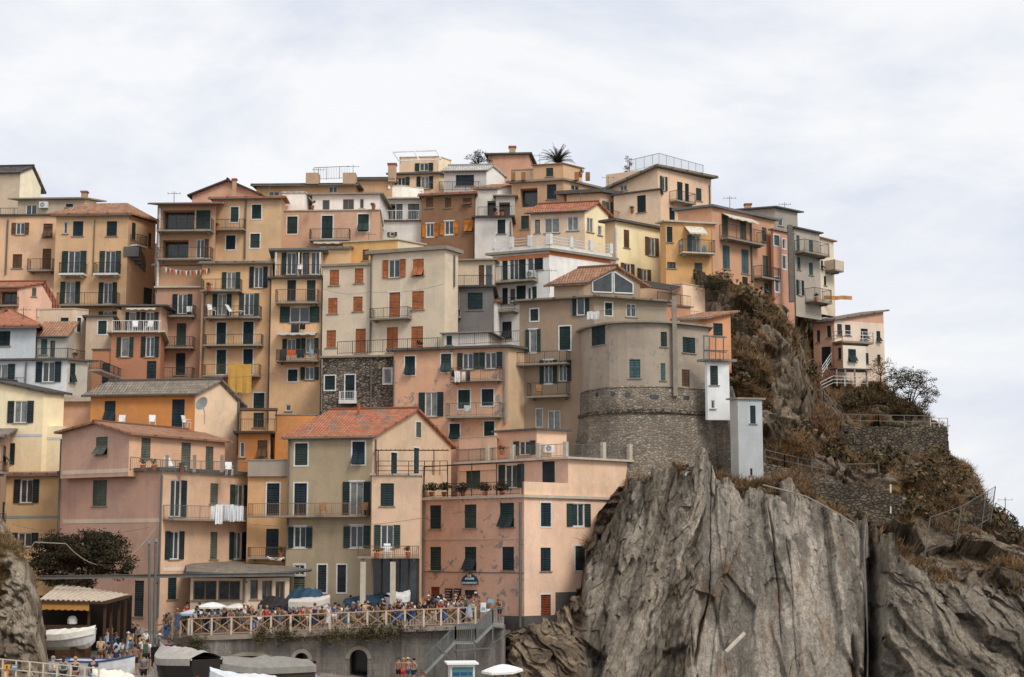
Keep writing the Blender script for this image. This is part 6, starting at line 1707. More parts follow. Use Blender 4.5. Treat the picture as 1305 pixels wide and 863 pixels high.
a, b_ = at(45, 765, 103.5), at(168, 765, 103.5); mb = MB(); mb.box8([Vector((a.x, 103.4, 4.8)), Vector((b_.x, 103.4, 4.8)), Vector((b_.x, 103.6, 4.8)), Vector((a.x, 103.6, 4.8)), Vector((a.x, 103.4, a.z + .3)), Vector((b_.x, 103.4, a.z + .3)), Vector((b_.x, 103.6, a.z + .3)), Vector((a.x, 103.6, a.z + .3))]); mb.build('back_wall', plain('dark_boards', (44, 38, 34), .9), t)
tag(MB.build(type('x', (MB,), {})() if 0 else (lambda m: (m.lathe(tuple(at(92, 796, 98.2)), [(0, .55), (.2, .5), (.3, .3), (.3, .05), (.2, 0)], 10), m)[1])(MB()), 'cool_box', M['whiteplastic'], None, at(92, 796, 98.2)), 'round white tub on the snack stall counter', 'tub')

# ---- foreground railing at lower left with small signs
t = thing('metal_railing', 'pale metal railing with small coloured signs at the bottom left corner', 'railing', at(50, 900, 72))
A_, B2 = at(-30, 837, 73), at(126, 852, 71)
n = 9; zb_ = 4.4
for i in range(n + 1):
    p = A_.lerp(B2, i / n); mb = MB(); mb.bar(Vector((p.x, p.y, zb_)), p, .045); mb.build('post', M['palepost'], t)
for dz in (0, .42): mb = MB(); mb.bar(A_ - UP * dz, B2 - UP * dz, .032); mb.build('rail', M['palepost'], t)
def board(x0, y0, x1, y1, d, m): 
    a, b = at(x0, y0, d), at(x1, y1, d); mb = MB(); mb.box8([Vector((a.x, d, b.z)), Vector((b.x, d, b.z)), Vector((b.x, d + .03, b.z)), Vector((a.x, d + .03, b.z)), Vector((a.x, d, a.z)), Vector((b.x, d, a.z)), Vector((b.x, d + .03, a.z)), Vector((a.x, d + .03, a.z))]); return mb
def ssign(label, x0, y0, x1, y1, d, col, mark=None, mcol=(40, 36, 34)):
    tt = thing('sign', label, 'sign', at(x0, y1, d)); board(x0, y0, x1, y1, d, 0).build('board', plain('sign_%d' % sum(col), col), tt)
    if mark:
        for m_ in mark: board(*m_, d - .02, 0).build('mark', plain('mark_%d' % sum(mcol), mcol), tt)
ssign('orange warning sign with a black mark on the railing, bottom left', 4.2, 847, 13, 853, 72.3, (214, 150, 60), [(8, 848.3, 9.2, 852)])
ssign('blue and white striped sign beside the orange warning sign', 15, 847.3, 21.8, 853, 72.2, (110, 148, 178), [(15.5, 849.6, 21.4, 850.6)], (230, 230, 226))
ssign('orange picture sign low on the railing under the warning sign', 4.5, 855, 10.5, 864, 72.3, (206, 148, 84), [(5.5, 857, 8, 863)], (222, 196, 160))

# ---- boats
def boat(label, stern, bow, beam, depth, hullcol, stripe=None, tarp=None, cover=0, name='boat'):
    """stern, bow: world points at the keel level"""
    S_, B_ = Vector(stern), Vector(bow); t = thing(name, label, 'boat', S_)
    ax = (B_ - S_); L = ax.length; ax.normalize(); sd_ = Vector((ax.y, -ax.x, 0)).normalized()
    n = 16; sect = []
    for i in range(n + 1):
        u = i / n; w = beam / 2 * (math.sin(math.pi * min(1, .32 + u * .25) ) if u < .7 else 1) 
        w = beam / 2 * (.78 + .22 * math.sin(math.pi * min(1, u / .8)) if u < .55 else max(.02, (1 - ((u - .55) / .45) ** 2.1)))
        sheer = depth * (1 + .35 * max(0, (u - .5) / .5) ** 2 + .08 * (1 - u))
        c = S_ + ax * L * u; k = depth * .5 * max(0, (u - .82) / .18) ** 2
        sect.append([c + sd_ * w * a + UP * (k + (sheer - k) * b) for a, b in ((-1, 1), (-.93, .6), (-.7, .22), (-.1, 0), (.1, 0), (.7, .22), (.93, .6), (1, 1))])
    mb = MB()
    for i in range(n):
        for j in range(7): mb.poly([sect[i][j], sect[i][j + 1], sect[i + 1][j + 1], sect[i + 1][j]])
    mb.poly(sect[0]); mb.poly(list(reversed(sect[n])))
    # inner skin
    for i in range(1, n - 1):
        for j in (0, 6):
            a, b_, c, d = sect[i][j], sect[i][j + 1], sect[i + 1][j + 1], sect[i + 1][j]; k_ = sd_ * (.06 if j == 0 else -.06)
            mb.poly([d + k_, c + k_, b_ + k_, a + k_])
    hull = mb.build('hull', plain('hull_%d' % sum(hullcol), hullcol, .45, 0, .1), t, smooth=True)
    mb = MB(); mb.tube([s[0] for s in sect], .05, 0, 6); mb.tube([s[7] for s in sect], .05, 0, 6); mb.build('gunwale', plain('gun_%d' % sum(stripe or (200, 196, 190)), stripe or (200, 196, 190), .5), t)
    mb = MB()
    for u in (3, 6, 9): mb.box8([sect[u][1] + UP * .0, sect[u + 1][1], sect[u + 1][6], sect[u][6], sect[u][1] + UP * .05, sect[u + 1][1] + UP * .05, sect[u + 1][6] + UP * .05, sect[u][6] + UP * .05])
    mb.build('thwart', M['wood'], t)
    gzz = ground_z(S_.x, S_.y) if S_.y < 103 else None
    if gzz is not None and min(S_.z, B_.z) - gzz > .12:
        for u in (.22, .72):
            c = S_ + ax * L * u; z0_ = float(ground_z(c.x, c.y)) - .1; mb = MB()
            mb.box8([Vector((c.x, c.y, 0)) + ax * a_ + sd_ * b2 + UP * zz for zz in (z0_, c.z + .12) for (a_, b2) in ((-.15, .5), (.15, .5), (.15, -.5), (-.15, -.5))]); mb.build('chock', M['darkwood'], t)
    if tarp:
        mb = MB(); rs = np.random.RandomState(len(label)); rows = []
        for i in range(n + 1):
            a, b_ = sect[i][0], sect[i][7]; hgt = cover * (.5 + .5 * math.sin(math.pi * i / n)) * (.9 + .25 * rs.rand()); o_ = sd_ * .08
            rows.append([a - o_ - UP * .3, a - o_ + UP * .04] + [a.lerp(b_, f) + UP * (hgt * (1 - abs(f * 2 - 1) ** 1.4) + .05 * rs.rand() + .05) for f in (.2, .4, .5, .6, .8)] + [b_ + o_ + UP * .04, b_ + o_ - UP * .3])
        for i in range(n):
            for j in range(8): mb.poly([rows[i][j], rows[i][j + 1], rows[i + 1][j + 1], rows[i + 1][j]])
        mb.build('tarp', plain('tarp_%d' % sum(tarp), tarp, .7, 0, .12), t, smooth=True)
    return t
def gp(x, y, d): p = at(x, y, d); p.z = float(ground_z(p.x, p.y)); return p
def raise_(p, h): return Vector((p.x, p.y, p.z + h))
boat('white boat under a bright white cover in front of the snack stall', at(44, 829, 94), at(121, 827, 92.5), 2.0, .85, (206, 206, 204), tarp=(232, 226, 214), cover=.25)
boat('open white rowing boat with a blue stripe, its bow pointing right', at(72, 866, 83), at(171, 868, 81.5), 1.9, .95, (212, 212, 210), (46, 78, 118))
boat('black-hulled boat under a pale grey tarp, beside the couple in white and grey', at(262, 878, 80), at(203, 872, 86), 2.0, 1.35, (40, 36, 32), tarp=(184, 176, 164), cover=.5)
boat('long boat wrapped in a grey tarp below the low arch', at(392, 880, 88), at(262, 884, 84), 2.0, 1.25, (70, 62, 54), tarp=(140, 136, 128), cover=.5)
boat('white boat with blue trim cut off by the bottom edge of the photograph', at(350, 907, 78), at(266, 905, 76.5), 1.9, 1.35, (214, 216, 220), (52, 92, 140), tarp=(216, 218, 220), cover=.3)
boat('cream upturned dinghy at the bottom edge near the small child', at(168, 896, 74), at(116, 894, 73), 1.5, .9, (226, 216, 200), tarp=(232, 222, 206), cover=.45, name='dinghy')
boat('small navy inflatable dinghy under the sloping railing', at(196, 836, 97), at(226, 836, 95), 1.3, .5, (38, 56, 78), (30, 44, 62), name='dinghy')
DZ = lambda x, y, d: at(x, y, d)
boat('boat under a blue and grey-green tarp on the deck near the khaki house doors', at(364, 786, 111.5), at(410, 784, 109), 2.0, .9, (214, 210, 204), tarp=(52, 82, 102), cover=.9)
boat('boat under a dark tarp beside the veranda corner', at(372, 789, 108.5), at(328, 789, 109.5), 1.8, .8, (90, 120, 150), tarp=(58, 54, 54), cover=.6)
boat('white boat under a pale cover behind the crowd on the deck', at(368, 787, 107.8), at(420, 786, 108), 1.7, .95, (220, 216, 210), tarp=(206, 198, 188), cover=.25)
boat('boat under a navy cover in the middle of the deck crowd', at(438, 786, 110), at(495, 784, 110.5), 1.9, .8, (206, 206, 206), tarp=(44, 64, 84), cover=.5)
boat('small white boat hauled up near the salmon house corner', at(492, 783, 110), at(522, 783, 111), 1.6, 1.1, (226, 224, 220), tarp=(222, 220, 216), cover=.3)

# ---- hanging cloths, laundry, furniture on balconies
def hang(label, x0, y0, x1, y1, d, col, name='cloth', cat='cloth', wav=.08):
    a, b = at(x0, y0, d), at(x1, y1, d); mb = MB(); n = 10; m_ = 6
    W = b.x - a.x; rs = random.Random(label)
    ph = rs.random() * 6
    g = [[Vector((a.x + W * i / n, d + wav * math.sin(i * 1.9 + ph) * (j / m_), a.z + (b.z - a.z) * j / m_ + .03 * math.sin(i * 1.1 + ph))) for j in range(m_ + 1)] for i in range(n + 1)]
    for i in range(n):
        for j in range(m_): mb.poly([g[i][j + 1], g[i + 1][j + 1], g[i + 1][j], g[i][j]])
    for i in range(n):
        for j in range(m_): mb.poly([v + Vector((0, .015, 0)) for v in (g[i][j], g[i + 1][j], g[i + 1][j + 1], g[i][j + 1])])
    return tag(mb.build(name, plain('cloth_%d_%d_%d' % col, col, .9, 0, .08), None, a, smooth=True), label, cat)
hang('large plain mustard-yellow cloth hanging over a balcony rail of the tan apartment block', 291, 464, 320, 501, 131.6, (206, 160, 82), 'yellow_cloth')
for i, (x0, y0, x1, y1, c, l) in enumerate(((269, 645, 274, 662, (232, 232, 230), 'short white shirt, leftmost of the laundry on the pink house balcony'), (275, 643, 284, 668, (240, 240, 240), 'long white sheet hanging lowest in the laundry on the pink house balcony'), (286, 643, 292, 663, (214, 222, 230), 'pale blue-white towel beside the long white sheet'), (293, 643, 298, 665, (228, 232, 236), 'narrow white towel in the middle of the pink house laundry'), (299, 645, 310, 664, (222, 226, 228), 'wide white cloth at the right end of the pink house laundry'))):
    hang(l, x0, y0, x1, y1, 108.6 + i * .9, c, 'laundry', 'laundry')
for x0, y0, x1, y1, c, l in ((579, 473, 586, 487, (226, 224, 220), 'white towel drying on the peeling salmon house balcony'), (589, 474, 593, 484, (228, 226, 222), 'small white cloth drying beside the black shirt'), (594, 473, 599, 486, (70, 70, 74), 'black shirt drying between pale cloths on the balcony'), (575, 472, 579, 480, (50, 52, 56), 'dark cloth at the left end of the salmon balcony')):
    hang(l, x0, y0, x1, y1, 120.3, c, 'laundry', 'laundry')
for x0, y0, x1, y1, c, l in ((367, 446, 376, 452, (214, 96, 48), 'orange towel drying on the narrow tan block balcony'), (356, 446, 365, 460, (66, 62, 56), 'dark grey blanket at the left end of the orange towel balcony'), (378, 446, 388, 456, (52, 60, 64), 'dark garment to the right of the orange towel'), (394, 445, 399, 455, (150, 166, 176), 'pale blue cloth at the right end of the orange towel balcony'), (371, 413, 381, 426, (60, 58, 58), 'dark jumper hanging beneath the wide triple window'), (382, 413, 389, 420, (44, 46, 50), 'short black cloth hanging beneath the wide triple window')):
    hang(l, x0, y0, x1, y1, 130.4 if y0 > 430 else 131.6, c, 'laundry', 'laundry')
hang('white cloth draped over the rail of the grey-brown house terrace', 748, 397, 764, 407, 118.3, (214, 212, 206), 'draped_cloth')
for x0, y0, x1, y1, c, l in ((866, 309, 870, 315, (128, 152, 168), 'pale blue towel on the left of the ochre-yellow house balcony'), (894, 313, 900, 321, (110, 140, 160), 'blue towel on the right of the ochre-yellow house balcony')):
    hang(l, x0, y0, x1, y1, 137.2, c, 'laundry', 'laundry')
# bunting
t = thing('bunting', 'string of coloured little flags across the terrace of the tall brown block', 'bunting', at(210, 342, 133.6))
A_, B2 = at(208, 340, 133.4), at(270, 341, 133); mb = MB(); pts_ = [A_.lerp(B2, i / 24) - UP * .8 * math.sin(math.pi * i / 24) * .4 for i in range(25)]; mb.tube(pts_, .012, 0, 4); mb.build('string', M['white'], t)
bc = [(204, 120, 60), (226, 222, 214), (60, 80, 110), (214, 170, 80), (190, 70, 60)]
for i in range(24):
    a, b = pts_[i], pts_[i + 1]; c = (a + b) / 2 - UP * .5; mb = MB(); mb.poly([a, c, b]); mb.poly([b + Vector((0, .02, 0)), c + Vector((0, .02, 0)), a + Vector((0, .02, 0))]); mb.build('pennant', plain('flag_%d' % sum(bc[i % 5]), bc[i % 5]), t)
cloth = hang('orange and white striped awning cloth flying above the lone cliff house roof', 1050, 377, 1086, 382, 152.3, (206, 150, 100), 'flag', 'flag')

CH = {}
def chair(label, x, y, d, rot=0, col='whiteplastic', kind='chair'):
    p = at(x, y, d); t = thing('garden_chair' if kind == 'chair' else 'sun_lounger', label, kind, p)
    R_ = Matrix.Rotation(rot, 4, 'Z')
    def B(x0, x1, y0, y1, z0, z1, nm, tilt=0):
        mb = MB(); c = [Vector(v) for v in ((x0, y0, z0), (x1, y0, z0), (x1, y1, z0), (x0, y1, z0), (x0, y0 + tilt, z1), (x1, y0 + tilt, z1), (x1, y1 + tilt, z1), (x0, y1 + tilt, z1))]
        mb.box8([p + (R_ @ v) for v in c]); mb.build(nm, M[col], t)
    if kind == 'chair':
        B(-.24, .24, -.24, .24, .42, .46, 'seat'); B(-.24, .24, .22, .26, .46, .98, 'backrest', .12)
        for sx in (-.22, .2):
            for sy in (-.22, .2): B(sx, sx + .03, sy, sy + .03, 0, .42, 'leg')
            B(sx, sx + .04, -.22, .24, .64, .67, 'armrest')
    else:
        B(-.3, .3, -.9, .3, .28, .33, 'seat'); B(-.3, .3, .28, .34, .33, .95, 'backrest', .4)
        for sx in (-.26, .24):
            for sy in (-.85, .25): B(sx, sx + .03, sy, sy + .03, 0, .28, 'leg')
chair('white plastic chair, left of the two on the orange house terrace', 154, 545, 117.6, 0)
chair('white plastic chair in the middle of the orange house terrace', 194, 545, 117.3, .3)
chair('white reclining chair beside the dish of the orange house', 238, 546, 116.6, 1.2)
chair('white lounger among plants on the pink house terrace', 222, 600, 110.6, 1.1, kind='lounger')
chair('white plastic chair on the pink house terrace, near its right end', 292, 606, 112.5, .4)
chair('white folded chair on the left of the twin-window tan block balcony', 270, 402, 131.8, .9)
chair('white sun lounger on the balcony of the tall tan apartment block', 298, 402, 131.8, 1.2, kind='lounger')
chair('white chair on the balcony with open shutters of the tall brown block', 241, 404, 133.4, .2)
chair('white plastic chair on the khaki house balcony over the columns', 494, 711, 108.9, .2)
chair('white chair on the balcony of the dark awning terrace', 382, 350, 131.8, .1)
chair('white chair on the railed terrace of the brick-red house', 172, 423, 129.4, .2); chair('pale chair at the right of the railed terrace of the brick-red house', 189, 423, 129.4, -.3)
chair('wooden chair on the long balcony of the khaki house', 412, 658, 111.2, .3, 'wood'); chair('wooden chair near the open shutters of the khaki house balcony', 462, 658, 110.7, -.4, 'wood')
chair('dark chair on the peeling salmon house lower balcony', 596, 532, 121.5, .2, 'steel')
chair('wooden chair behind the loggia rail of the grey-brown house', 689, 506, 122.2, .5, 'wood')

# potted plants
def pot(label, x, y, d, s=.5, n=40, col=DG):
    big = s > .7; s = .5 if big else s
    p = at(x, y, d); t = thing('potted_plant', label, 'plant', p)
    mb = MB(); mb.lathe(tuple(p), [(.2 * s * 2, .35 * s * 2), (.14 * s * 2, 0)], 10); mb.build('pot', M['terracotta'], t)
    o = tufts('foliage', np.array([tuple(p + UP * (.45 * s * 2))] * 3) + np.random.RandomState(int(x)).normal(size=(3, 3)) * .15 * s, None, np.full(3, .6 if big else .55 * s), n // 2 if big else n, DG if big else col, 'leaf', int(x)); o.parent = t; o.matrix_parent_inverse = Matrix.Translation(-p)
PC = [(70, 78, 50), (92, 84, 54), (110, 90, 60)]
for i, (x, y, d, l) in enumerate(((182, 599, 109.6, 'bushy potted plant at the left corner of the pink house terrace'), (196, 600, 109, 'leafy potted plant, second along the pink house terrace'), (232, 603, 110, 'tall potted plant in the middle of the pink house terrace'),
    (550, 633, 117.6, 'dark planter shrub at the left end of the salmon house terrace'), (566, 633, 116.6, 'spreading planter shrub behind the trellis of the salmon house terrace'), (590, 633, 115.2, 'shrub in the middle of the salmon house terrace'), (618, 633, 113.5, 'shrub right of centre on the salmon house terrace'), (640, 633, 112.5, 'shrub at the right end of the salmon house trellis'),
    (608, 582, 120.8, 'feathery tan potted plant on the salmon house rooftop'), (640, 580, 119.8, 'low potted plant by the rooftop room of the salmon house'),
    (276, 294, 137.8, 'potted plant on the small upper balcony of the tan apartment block'), (266, 371, 131.9, 'dry potted plant at the left of the terrace above the twin doors'),
    (398, 267, 142.4, 'potted palm on the rooftop terrace of the pinkish-brown block'), (476, 267, 142.4, 'potted plant at the right of the white rooftop terrace'),
    (640, 275, 146.8, 'leafy plant on the off-white house loggia rail'), (632, 275, 146.8, 'small plant left on the off-white house loggia rail'),
    (358, 711, 113.6, 'small potted plant on the lower balcony of the narrow ochre house'), (480, 711, 108.8, 'plant pots by the corner of the khaki house balcony'), (520, 710, 109, 'planter at the right end of the khaki house balcony'),
    (806, 272, 148, 'plant on the dark-roof house balcony, nearer the sea'), (822, 280, 148.5, 'plant at the far end of the dark-roof house balcony'), (1040, 384, 145.6, 'plants on the lowest balcony of the grey cliff house'),
    (740, 226, 151.5, 'small plant on the terrace wall of the brown loggia house'), (96, 459, 125.2, 'dark plants on the terrace corner of the grey-blue house'), (535, 447, 125.8, 'pale planter at the end of the long iron railing'))):
    pot(l, x, y, d, .5 if i not in (3, 4, 5, 6, 7) else .8, 60 if i not in (3, 4, 5, 6, 7) else 260, PC if i % 3 else DG)
# ivy below the harbour railing
for i, (x, y, w) in enumerate(((247, 822, .8), (362, 812, .7), (440, 811, 3.2), (490, 806, 2.4), (333, 812, .5))):
    rs = np.random.RandomState(i); p = at(x, y, 103.6); nn = int(60 + w * 50); c = np.array(tuple(p)) + rs.normal(size=(nn, 3)) * np.array([w * .5, .08, .3]); c[:, 1] = np.minimum(c[:, 1], 103.75)
    lb = ['clump of ivy on the wall below the railing corner', 'round tuft of ivy high on the harbour wall', 'wide mat of ivy hanging below the railing in mid deck', 'ivy mat on the harbour wall right of the arched doorway', 'small tuft of ivy above the low arch'][i]
    tag(tufts('ivy', c, None, np.full(nn, .22), 12, [(92, 86, 58), (70, 66, 44), (116, 98, 64)], 'leaf', i), lb, 'ivy')

# signs on the salmon house
hS, f0S, f1S, zS = SALMON
def onface(f, x0, y0, x1, y1, out, nm, mat, par):
    mb = MB(); xm, ym = (x0 + x1) / 2, (y0 + y1) / 2
    mb.obox(f.P, f.u, f.n, (f.hit(x0, ym)[0], f.hit(x1, ym)[0]), (out, out + .03), f.hit(xm, y1)[1], f.hit(xm, y0)[1]); return mb.build(nm, mat, par)
for i, (x0, x1) in enumerate(((567.5, 577), (579, 588))):
    t = thing('menu_board', ['dark menu board beside the red door of the salmon house', 'dark menu board nearest the open doorway of the salmon house'][i], 'sign', f0S.pt(f0S.hit(x0, 769)[0], .04, f0S.hit(x0, 769)[1]))
    onface(f0S, x0, 750, x1, 770, .04, 'board', plain('menu_board_black', (44, 38, 36), .6), t)
    for k in range(5):
        onface(f0S, x0 + 1.2, 752 + 3.6 * k, x1 - 1.5 - (k * 7 % 3), 752.9 + 3.6 * k, .075, 'text_line', plain('chalk_white', (206, 200, 190)), t)
        onface(f0S, x0 + 1.2, 753.8 + 3.6 * k, x1 - 3, 754.4 + 3.6 * k, .075, 'text_line', plain('chalk_red', (168, 70, 54)), t)
t = thing('shop_sign', 'blue and white arched sign board over the salmon house doorway', 'sign', f0S.pt(f0S.hit(588, 745)[0], .04, f0S.hit(588, 745)[1]))
SB = plain('sign_blue', (44, 78, 108), .5); SW = plain('sign_white', (214, 218, 218), .6)
def plate(prof, out, nm, mat):
    P_ = [(f0S.hit(x, y)[0], f0S.hit(x, y)[1]) for x, y in prof]; mb = MB()
    fr2 = [f0S.pt(a, out + .05, z) for a, z in P_]; bk2 = [f0S.pt(a, out, z) for a, z in P_]; mb.poly(fr2); mb.poly(list(reversed(bk2)))
    for i in range(len(P_)): j = (i + 1) % len(P_); mb.poly([bk2[i], bk2[j], fr2[j], fr2[i]])
    mb.build(nm, mat, t)
plate([(589, 745), (610, 745), (610, 739), (607.5, 735), (603, 732.5), (599.5, 730), (596, 732.5), (591.5, 735), (589, 739)], .04, 'board', SB)
plate([(589.8, 744.4), (609.2, 744.4), (609.2, 741.4), (589.8, 741.4)], .1, 'name_strip', plain('sign_teal', (120, 160, 170), .5))
plate([(594, 738.8), (605.5, 738.8), (604.5, 736), (595, 736)], .1, 'emblem', SW); plate([(597.5, 735.2), (598.9, 735.2), (598.9, 731.8), (597.5, 732.6)], .1, 'emblem', SW); plate([(600.2, 735.2), (601.6, 735.2), (601.6, 732.6), (600.2, 731.8)], .1, 'emblem', SW)
for k in range(7): plate([(591.2 + k * 2.5, 743.8), (592.8 + k * 2.5, 743.8), (592.8 + k * 2.5, 742.1), (591.2 + k * 2.5, 742.1)], .16, 'letter', SW)
t = thing('small_sign', 'small tilted blue sign held above the head of the stair', 'sign', at(625, 790, 103.5))
a = at(625, 765, 103.5); mb = MB(); mb.box8([a + Vector(v) for v in ((-.2, 0, -.12), (.2, 0, -.2), (.2, .03, -.2), (-.2, .03, -.12), (-.18, 0, .12), (.22, 0, .04), (.22, .03, .04), (-.18, .03, .12))]); mb.build('board', plain('pale_blue_board', (126, 172, 200), .6), t)
mb = MB(); mb.bar(a - UP * 1.5 + Vector((0, .05, 0)), a + Vector((0, .05, 0)), .02); mb.build('post', M['steel'], t)
t = thing('notice_board', 'white notice board standing at the top of the stair', 'sign', at(615, 794, 103)); a = at(616, 774, 103)
mb = MB(); mb.box8([a + Vector(v) for v in ((-.18, 0, -.3), (.18, 0, -.3), (.18, .04, -.3), (-.18, .04, -.3), (-.18, 0, .3), (.18, 0, .3), (.18, .04, .3), (-.18, .04, .3))]); mb.build('board', M['white'], t)
mb = MB(); mb.box8([a + Vector(v) for v in ((-.12, -.01, -.2), (.12, -.01, -.2), (.12, 0, -.2), (-.12, 0, -.2), (-.12, -.01, 0), (.12, -.01, 0), (.12, 0, 0), (-.12, 0, 0))]); mb.build('picture', plain('pale_blue_board', (126, 172, 200), .6), t)
mb = MB(); mb.bar(a - UP * 1.1 - Vector((.15, -.02, 0)), a - UP * .3 - Vector((.15, -.02, 0)), .02); mb.bar(a - UP * 1.1 + Vector((.15, .02, 0)), a - UP * .3 + Vector((.15, .02, 0)), .02); mb.build('leg', M['steel'], t)

# gulls on the veranda roof
def gull(label, x, y, d, flip=1):
    p = at(x, y, d); t = thing('gull', label, 'bird', p); mb = MB()
    prof = [(-.30, .16, .01), (-.2, .19, .05), (-.08, .22, .09), (.05, .24, .09), (.13, .28, .06), (.17, .34, .045), (.2, .37, .05), (.24, .36, .03), (.3, .345, .008)]
    ring = []
    for u, z, r in prof: ring.append([p + Vector((flip * u, math.cos(k * math.pi / 4) * r, z + math.sin(k * math.pi / 4) * r)) for k in range(8)])
    for i in range(len(ring) - 1):
        for k in range(8): mb.poly([ring[i][k], ring[i][(k + 1) % 8], ring[i + 1][(k + 1) % 8], ring[i + 1][k]])
    mb.build('body', M['white'], t, smooth=True)
    mb = MB(); mb.bar(p + Vector((0, .03, 0)), p + Vector((0, .03, .16)), .012); mb.bar(p + Vector((0, -.03, 0)), p + Vector((0, -.03, .16)), .012); mb.build('leg', M['terracotta'], t)
    for s in (-1, 1):
        mb = MB(); mb.poly([p + Vector((flip * .1, s * .09, .27)), p + Vector((flip * -.08, s * .1, .3)), p + Vector((flip * -.34, s * .03, .18)), p + Vector((flip * -.05, s * .1, .2))]); mb.build('wing', plain('gull_grey', (150, 152, 156), .8), t)
gull('gull standing on the ridge of the veranda roof, facing left', 345, 716.5, 108.6, -1)
gull('gull on the veranda roof, facing right', 357, 717.5, 108.4, 1)
# cliff drain pipe, safety fences, terrace wall
def pipe_thing(name, label, pts, r, mat='pipe'):
    P_ = [at(*p) for p in pts]; mb = MB(); mb.tube(P_, r, 0, 6); tag(mb.build(name, M[mat], None, P_[0]), label, 'pipe')
pipe_thing('drain_pipe', 'long grey pipe running down the dark cleft between the two cliff faces', [(1103, 668, 112.2), (1101, 700, 110.6), (1104, 760, 109), (1106, 830, 107.5), (1105, 880, 106)], .055, 'pipe')
pipe_thing('drain_pipe', 'short pale pipe sticking out at the foot of the round tower masonry', [(880, 602, 113.5), (875, 603, 112.4), (873, 607, 112.2)], .09, 'steel')
pipe_thing('cable_pipe', 'thin pipe along the cliff lip right of the tall white annex', [(972, 618, 113.2), (1000, 625, 113.2), (1028, 633, 113), (1060, 650, 112.6), (1090, 668, 112)], .05, 'concrete')
pipe_thing('drain_pipe', 'upright white pipe on the dark retaining wall', [(1135, 618, 119), (1135, 655, 116)], .06, 'paleconc')
pipe_thing('plank', 'broken pale timber plank lying across the foot of the cliff slab', [(925, 831, 105.3), (949, 807, 105.8)], .14, 'paleconc')
TW = masonry('dark_terrace_stone', [(78, 70, 60), (98, 88, 74), (128, 114, 96)], .38, True, .8)
def wallthing(label, pts, h, th=.5, cap=True, name='retaining_wall', mat=None):
    """pts: (x, y, d) of the top edge"""
    P_ = [at(*p) for p in pts]; t = thing(name, label, 'wall', P_[0] - UP * h); mb = MB()
    for a, b in zip(P_[:-1], P_[1:]):
        u = (b - a); u.z = 0; u.normalize(); n = Vector((u.y, -u.x, 0))
        k = max(1, int((b - a).length / 1.2))
        for i in range(k):
            q0, q1 = a.lerp(b, i / k), a.lerp(b, (i + 1) / k)
            j = noise3(q0.x * 2, q0.y, q0.z * 3) * .12; q0 = q0 + UP * j; q1 = q1 + UP * j
            mb.box8([q0 - UP * h, q1 - UP * h, q1 - n * th - UP * h, q0 - n * th - UP * h, q0, q1, q1 - n * th, q0 - n * th])
    mb.build('stonework', mat or TW, t); return t
wallthing('long dark dry-stone terrace wall with a pipe railing, right of the stair', [(1072, 543, 131.5), (1140, 544, 132), (1207, 545, 133.5)], 3.6)
wallthing('low grey retaining wall among shrubs, behind the tall white annex', [(972, 590, 117.6), (1005, 597, 117.8), (1040, 605, 118.2), (1070, 612, 119)], 1.8, mat=masonry('pale_retaining_stone', [(92, 84, 74), (116, 106, 92), (146, 134, 118)], .4))
wallthing('dark retaining wall in the upper cliff below the brown scrub', [(1030, 614, 116.2), (1080, 620, 116.5), (1130, 626, 116.6), (1150, 632, 117)], 2.4)
0 and wallthing('old rubble wall beside the narrow white house, topped by a white post', [(929, 484, 122.6), (968, 488, 122.9)], 3.4, mat=FORT)
for x, l in ():
    a, b = at(x, 485, 122.4), at(x, 466, 122.4); t = thing('white_post', l, 'post', a); mb = MB(); mb.bar(a, b, .16); mb.build('shaft', M['white'], t); mb = MB(); mb.bar(b, b + UP * .08, .2); mb.build('cap', M['white'], t)
def fence2(label, pts, h, name='pipe_railing', mat='pipe', step=2.0, rails=(1, .5), cat='railing', r=.05):
    P_ = [at(*p) for p in pts]; t = thing(name, label, cat, P_[0])
    for a, b in zip(P_[:-1], P_[1:]):
        for q in rails: mb = MB(); mb.bar(a + UP * h * q, b + UP * h * q, r * .8); mb.build('rail', M[mat], t)
        k = max(1, round((b - a).length / step))
        for i in range(k + 1): p = a.lerp(b, i / k); mb = MB(); mb.bar(p - UP * .3, p + UP * h, r); mb.build('post', M[mat], t)
fence2('grey pipe railing along the top of the terrace wall', [(1074, 543, 131.7), (1120, 544, 132), (1185, 545, 133.2)], 1.0)
fence2('short white railing at the right end of the terrace wall', [(1186, 545, 133.2), (1208, 545, 133.6)], .8, mat='paleconc', step=.8)
fence2('metal stair railing zigzagging up the slope to the lone cliff house', [(1068, 538, 136.5), (1050, 512, 141), (1046, 503, 144)], 1.0, step=1.4)
fence2('low grey railing on the cliff lip right of the tall white annex', [(975, 590, 118.6), (1000, 596, 118.9), (1052, 607, 119.6)], 1.0, step=1.3)
fence2('pale handrail lying across the brown scrub of the slope', [(1068, 600, 122), (1120, 599, 123)], .5, step=3, rails=(1,))
def netfence(label, pts, h):
    P_ = [at(*p) for p in pts]; t = thing('safety_fence', label, 'fence', P_[0])
    for p in P_: mb = MB(); mb.bar(p - UP * .4, p + UP * h + Vector((.5, 0, .0)), .045); mb.build('post', M['pipe'], t)
    mb = MB()
    for a, b in zip(P_[:-1], P_[1:]):
        a2, b2 = a + Vector((.5, 0, h)), b + Vector((.5, 0, h)); k = max(4, int((b - a).length / .35))
        for i in range(k + 1):
            q0 = a.lerp(b, i / k)
            for dd in (-2, 2):
                j = min(k, max(0, i + dd)); mb.bar(q0, a2.lerp(b2, j / k), .005)
        mb.bar(a2, b2, .025); mb.bar(a, b, .025)
    mb.build('net', M['pipe'], t)
netfence('rockfall net fence strung on leaning posts across the brown grass', [(1178, 703, 111.5), (1218, 688, 114.5), (1250, 668, 118.5), (1262, 660, 121)], 2.4)
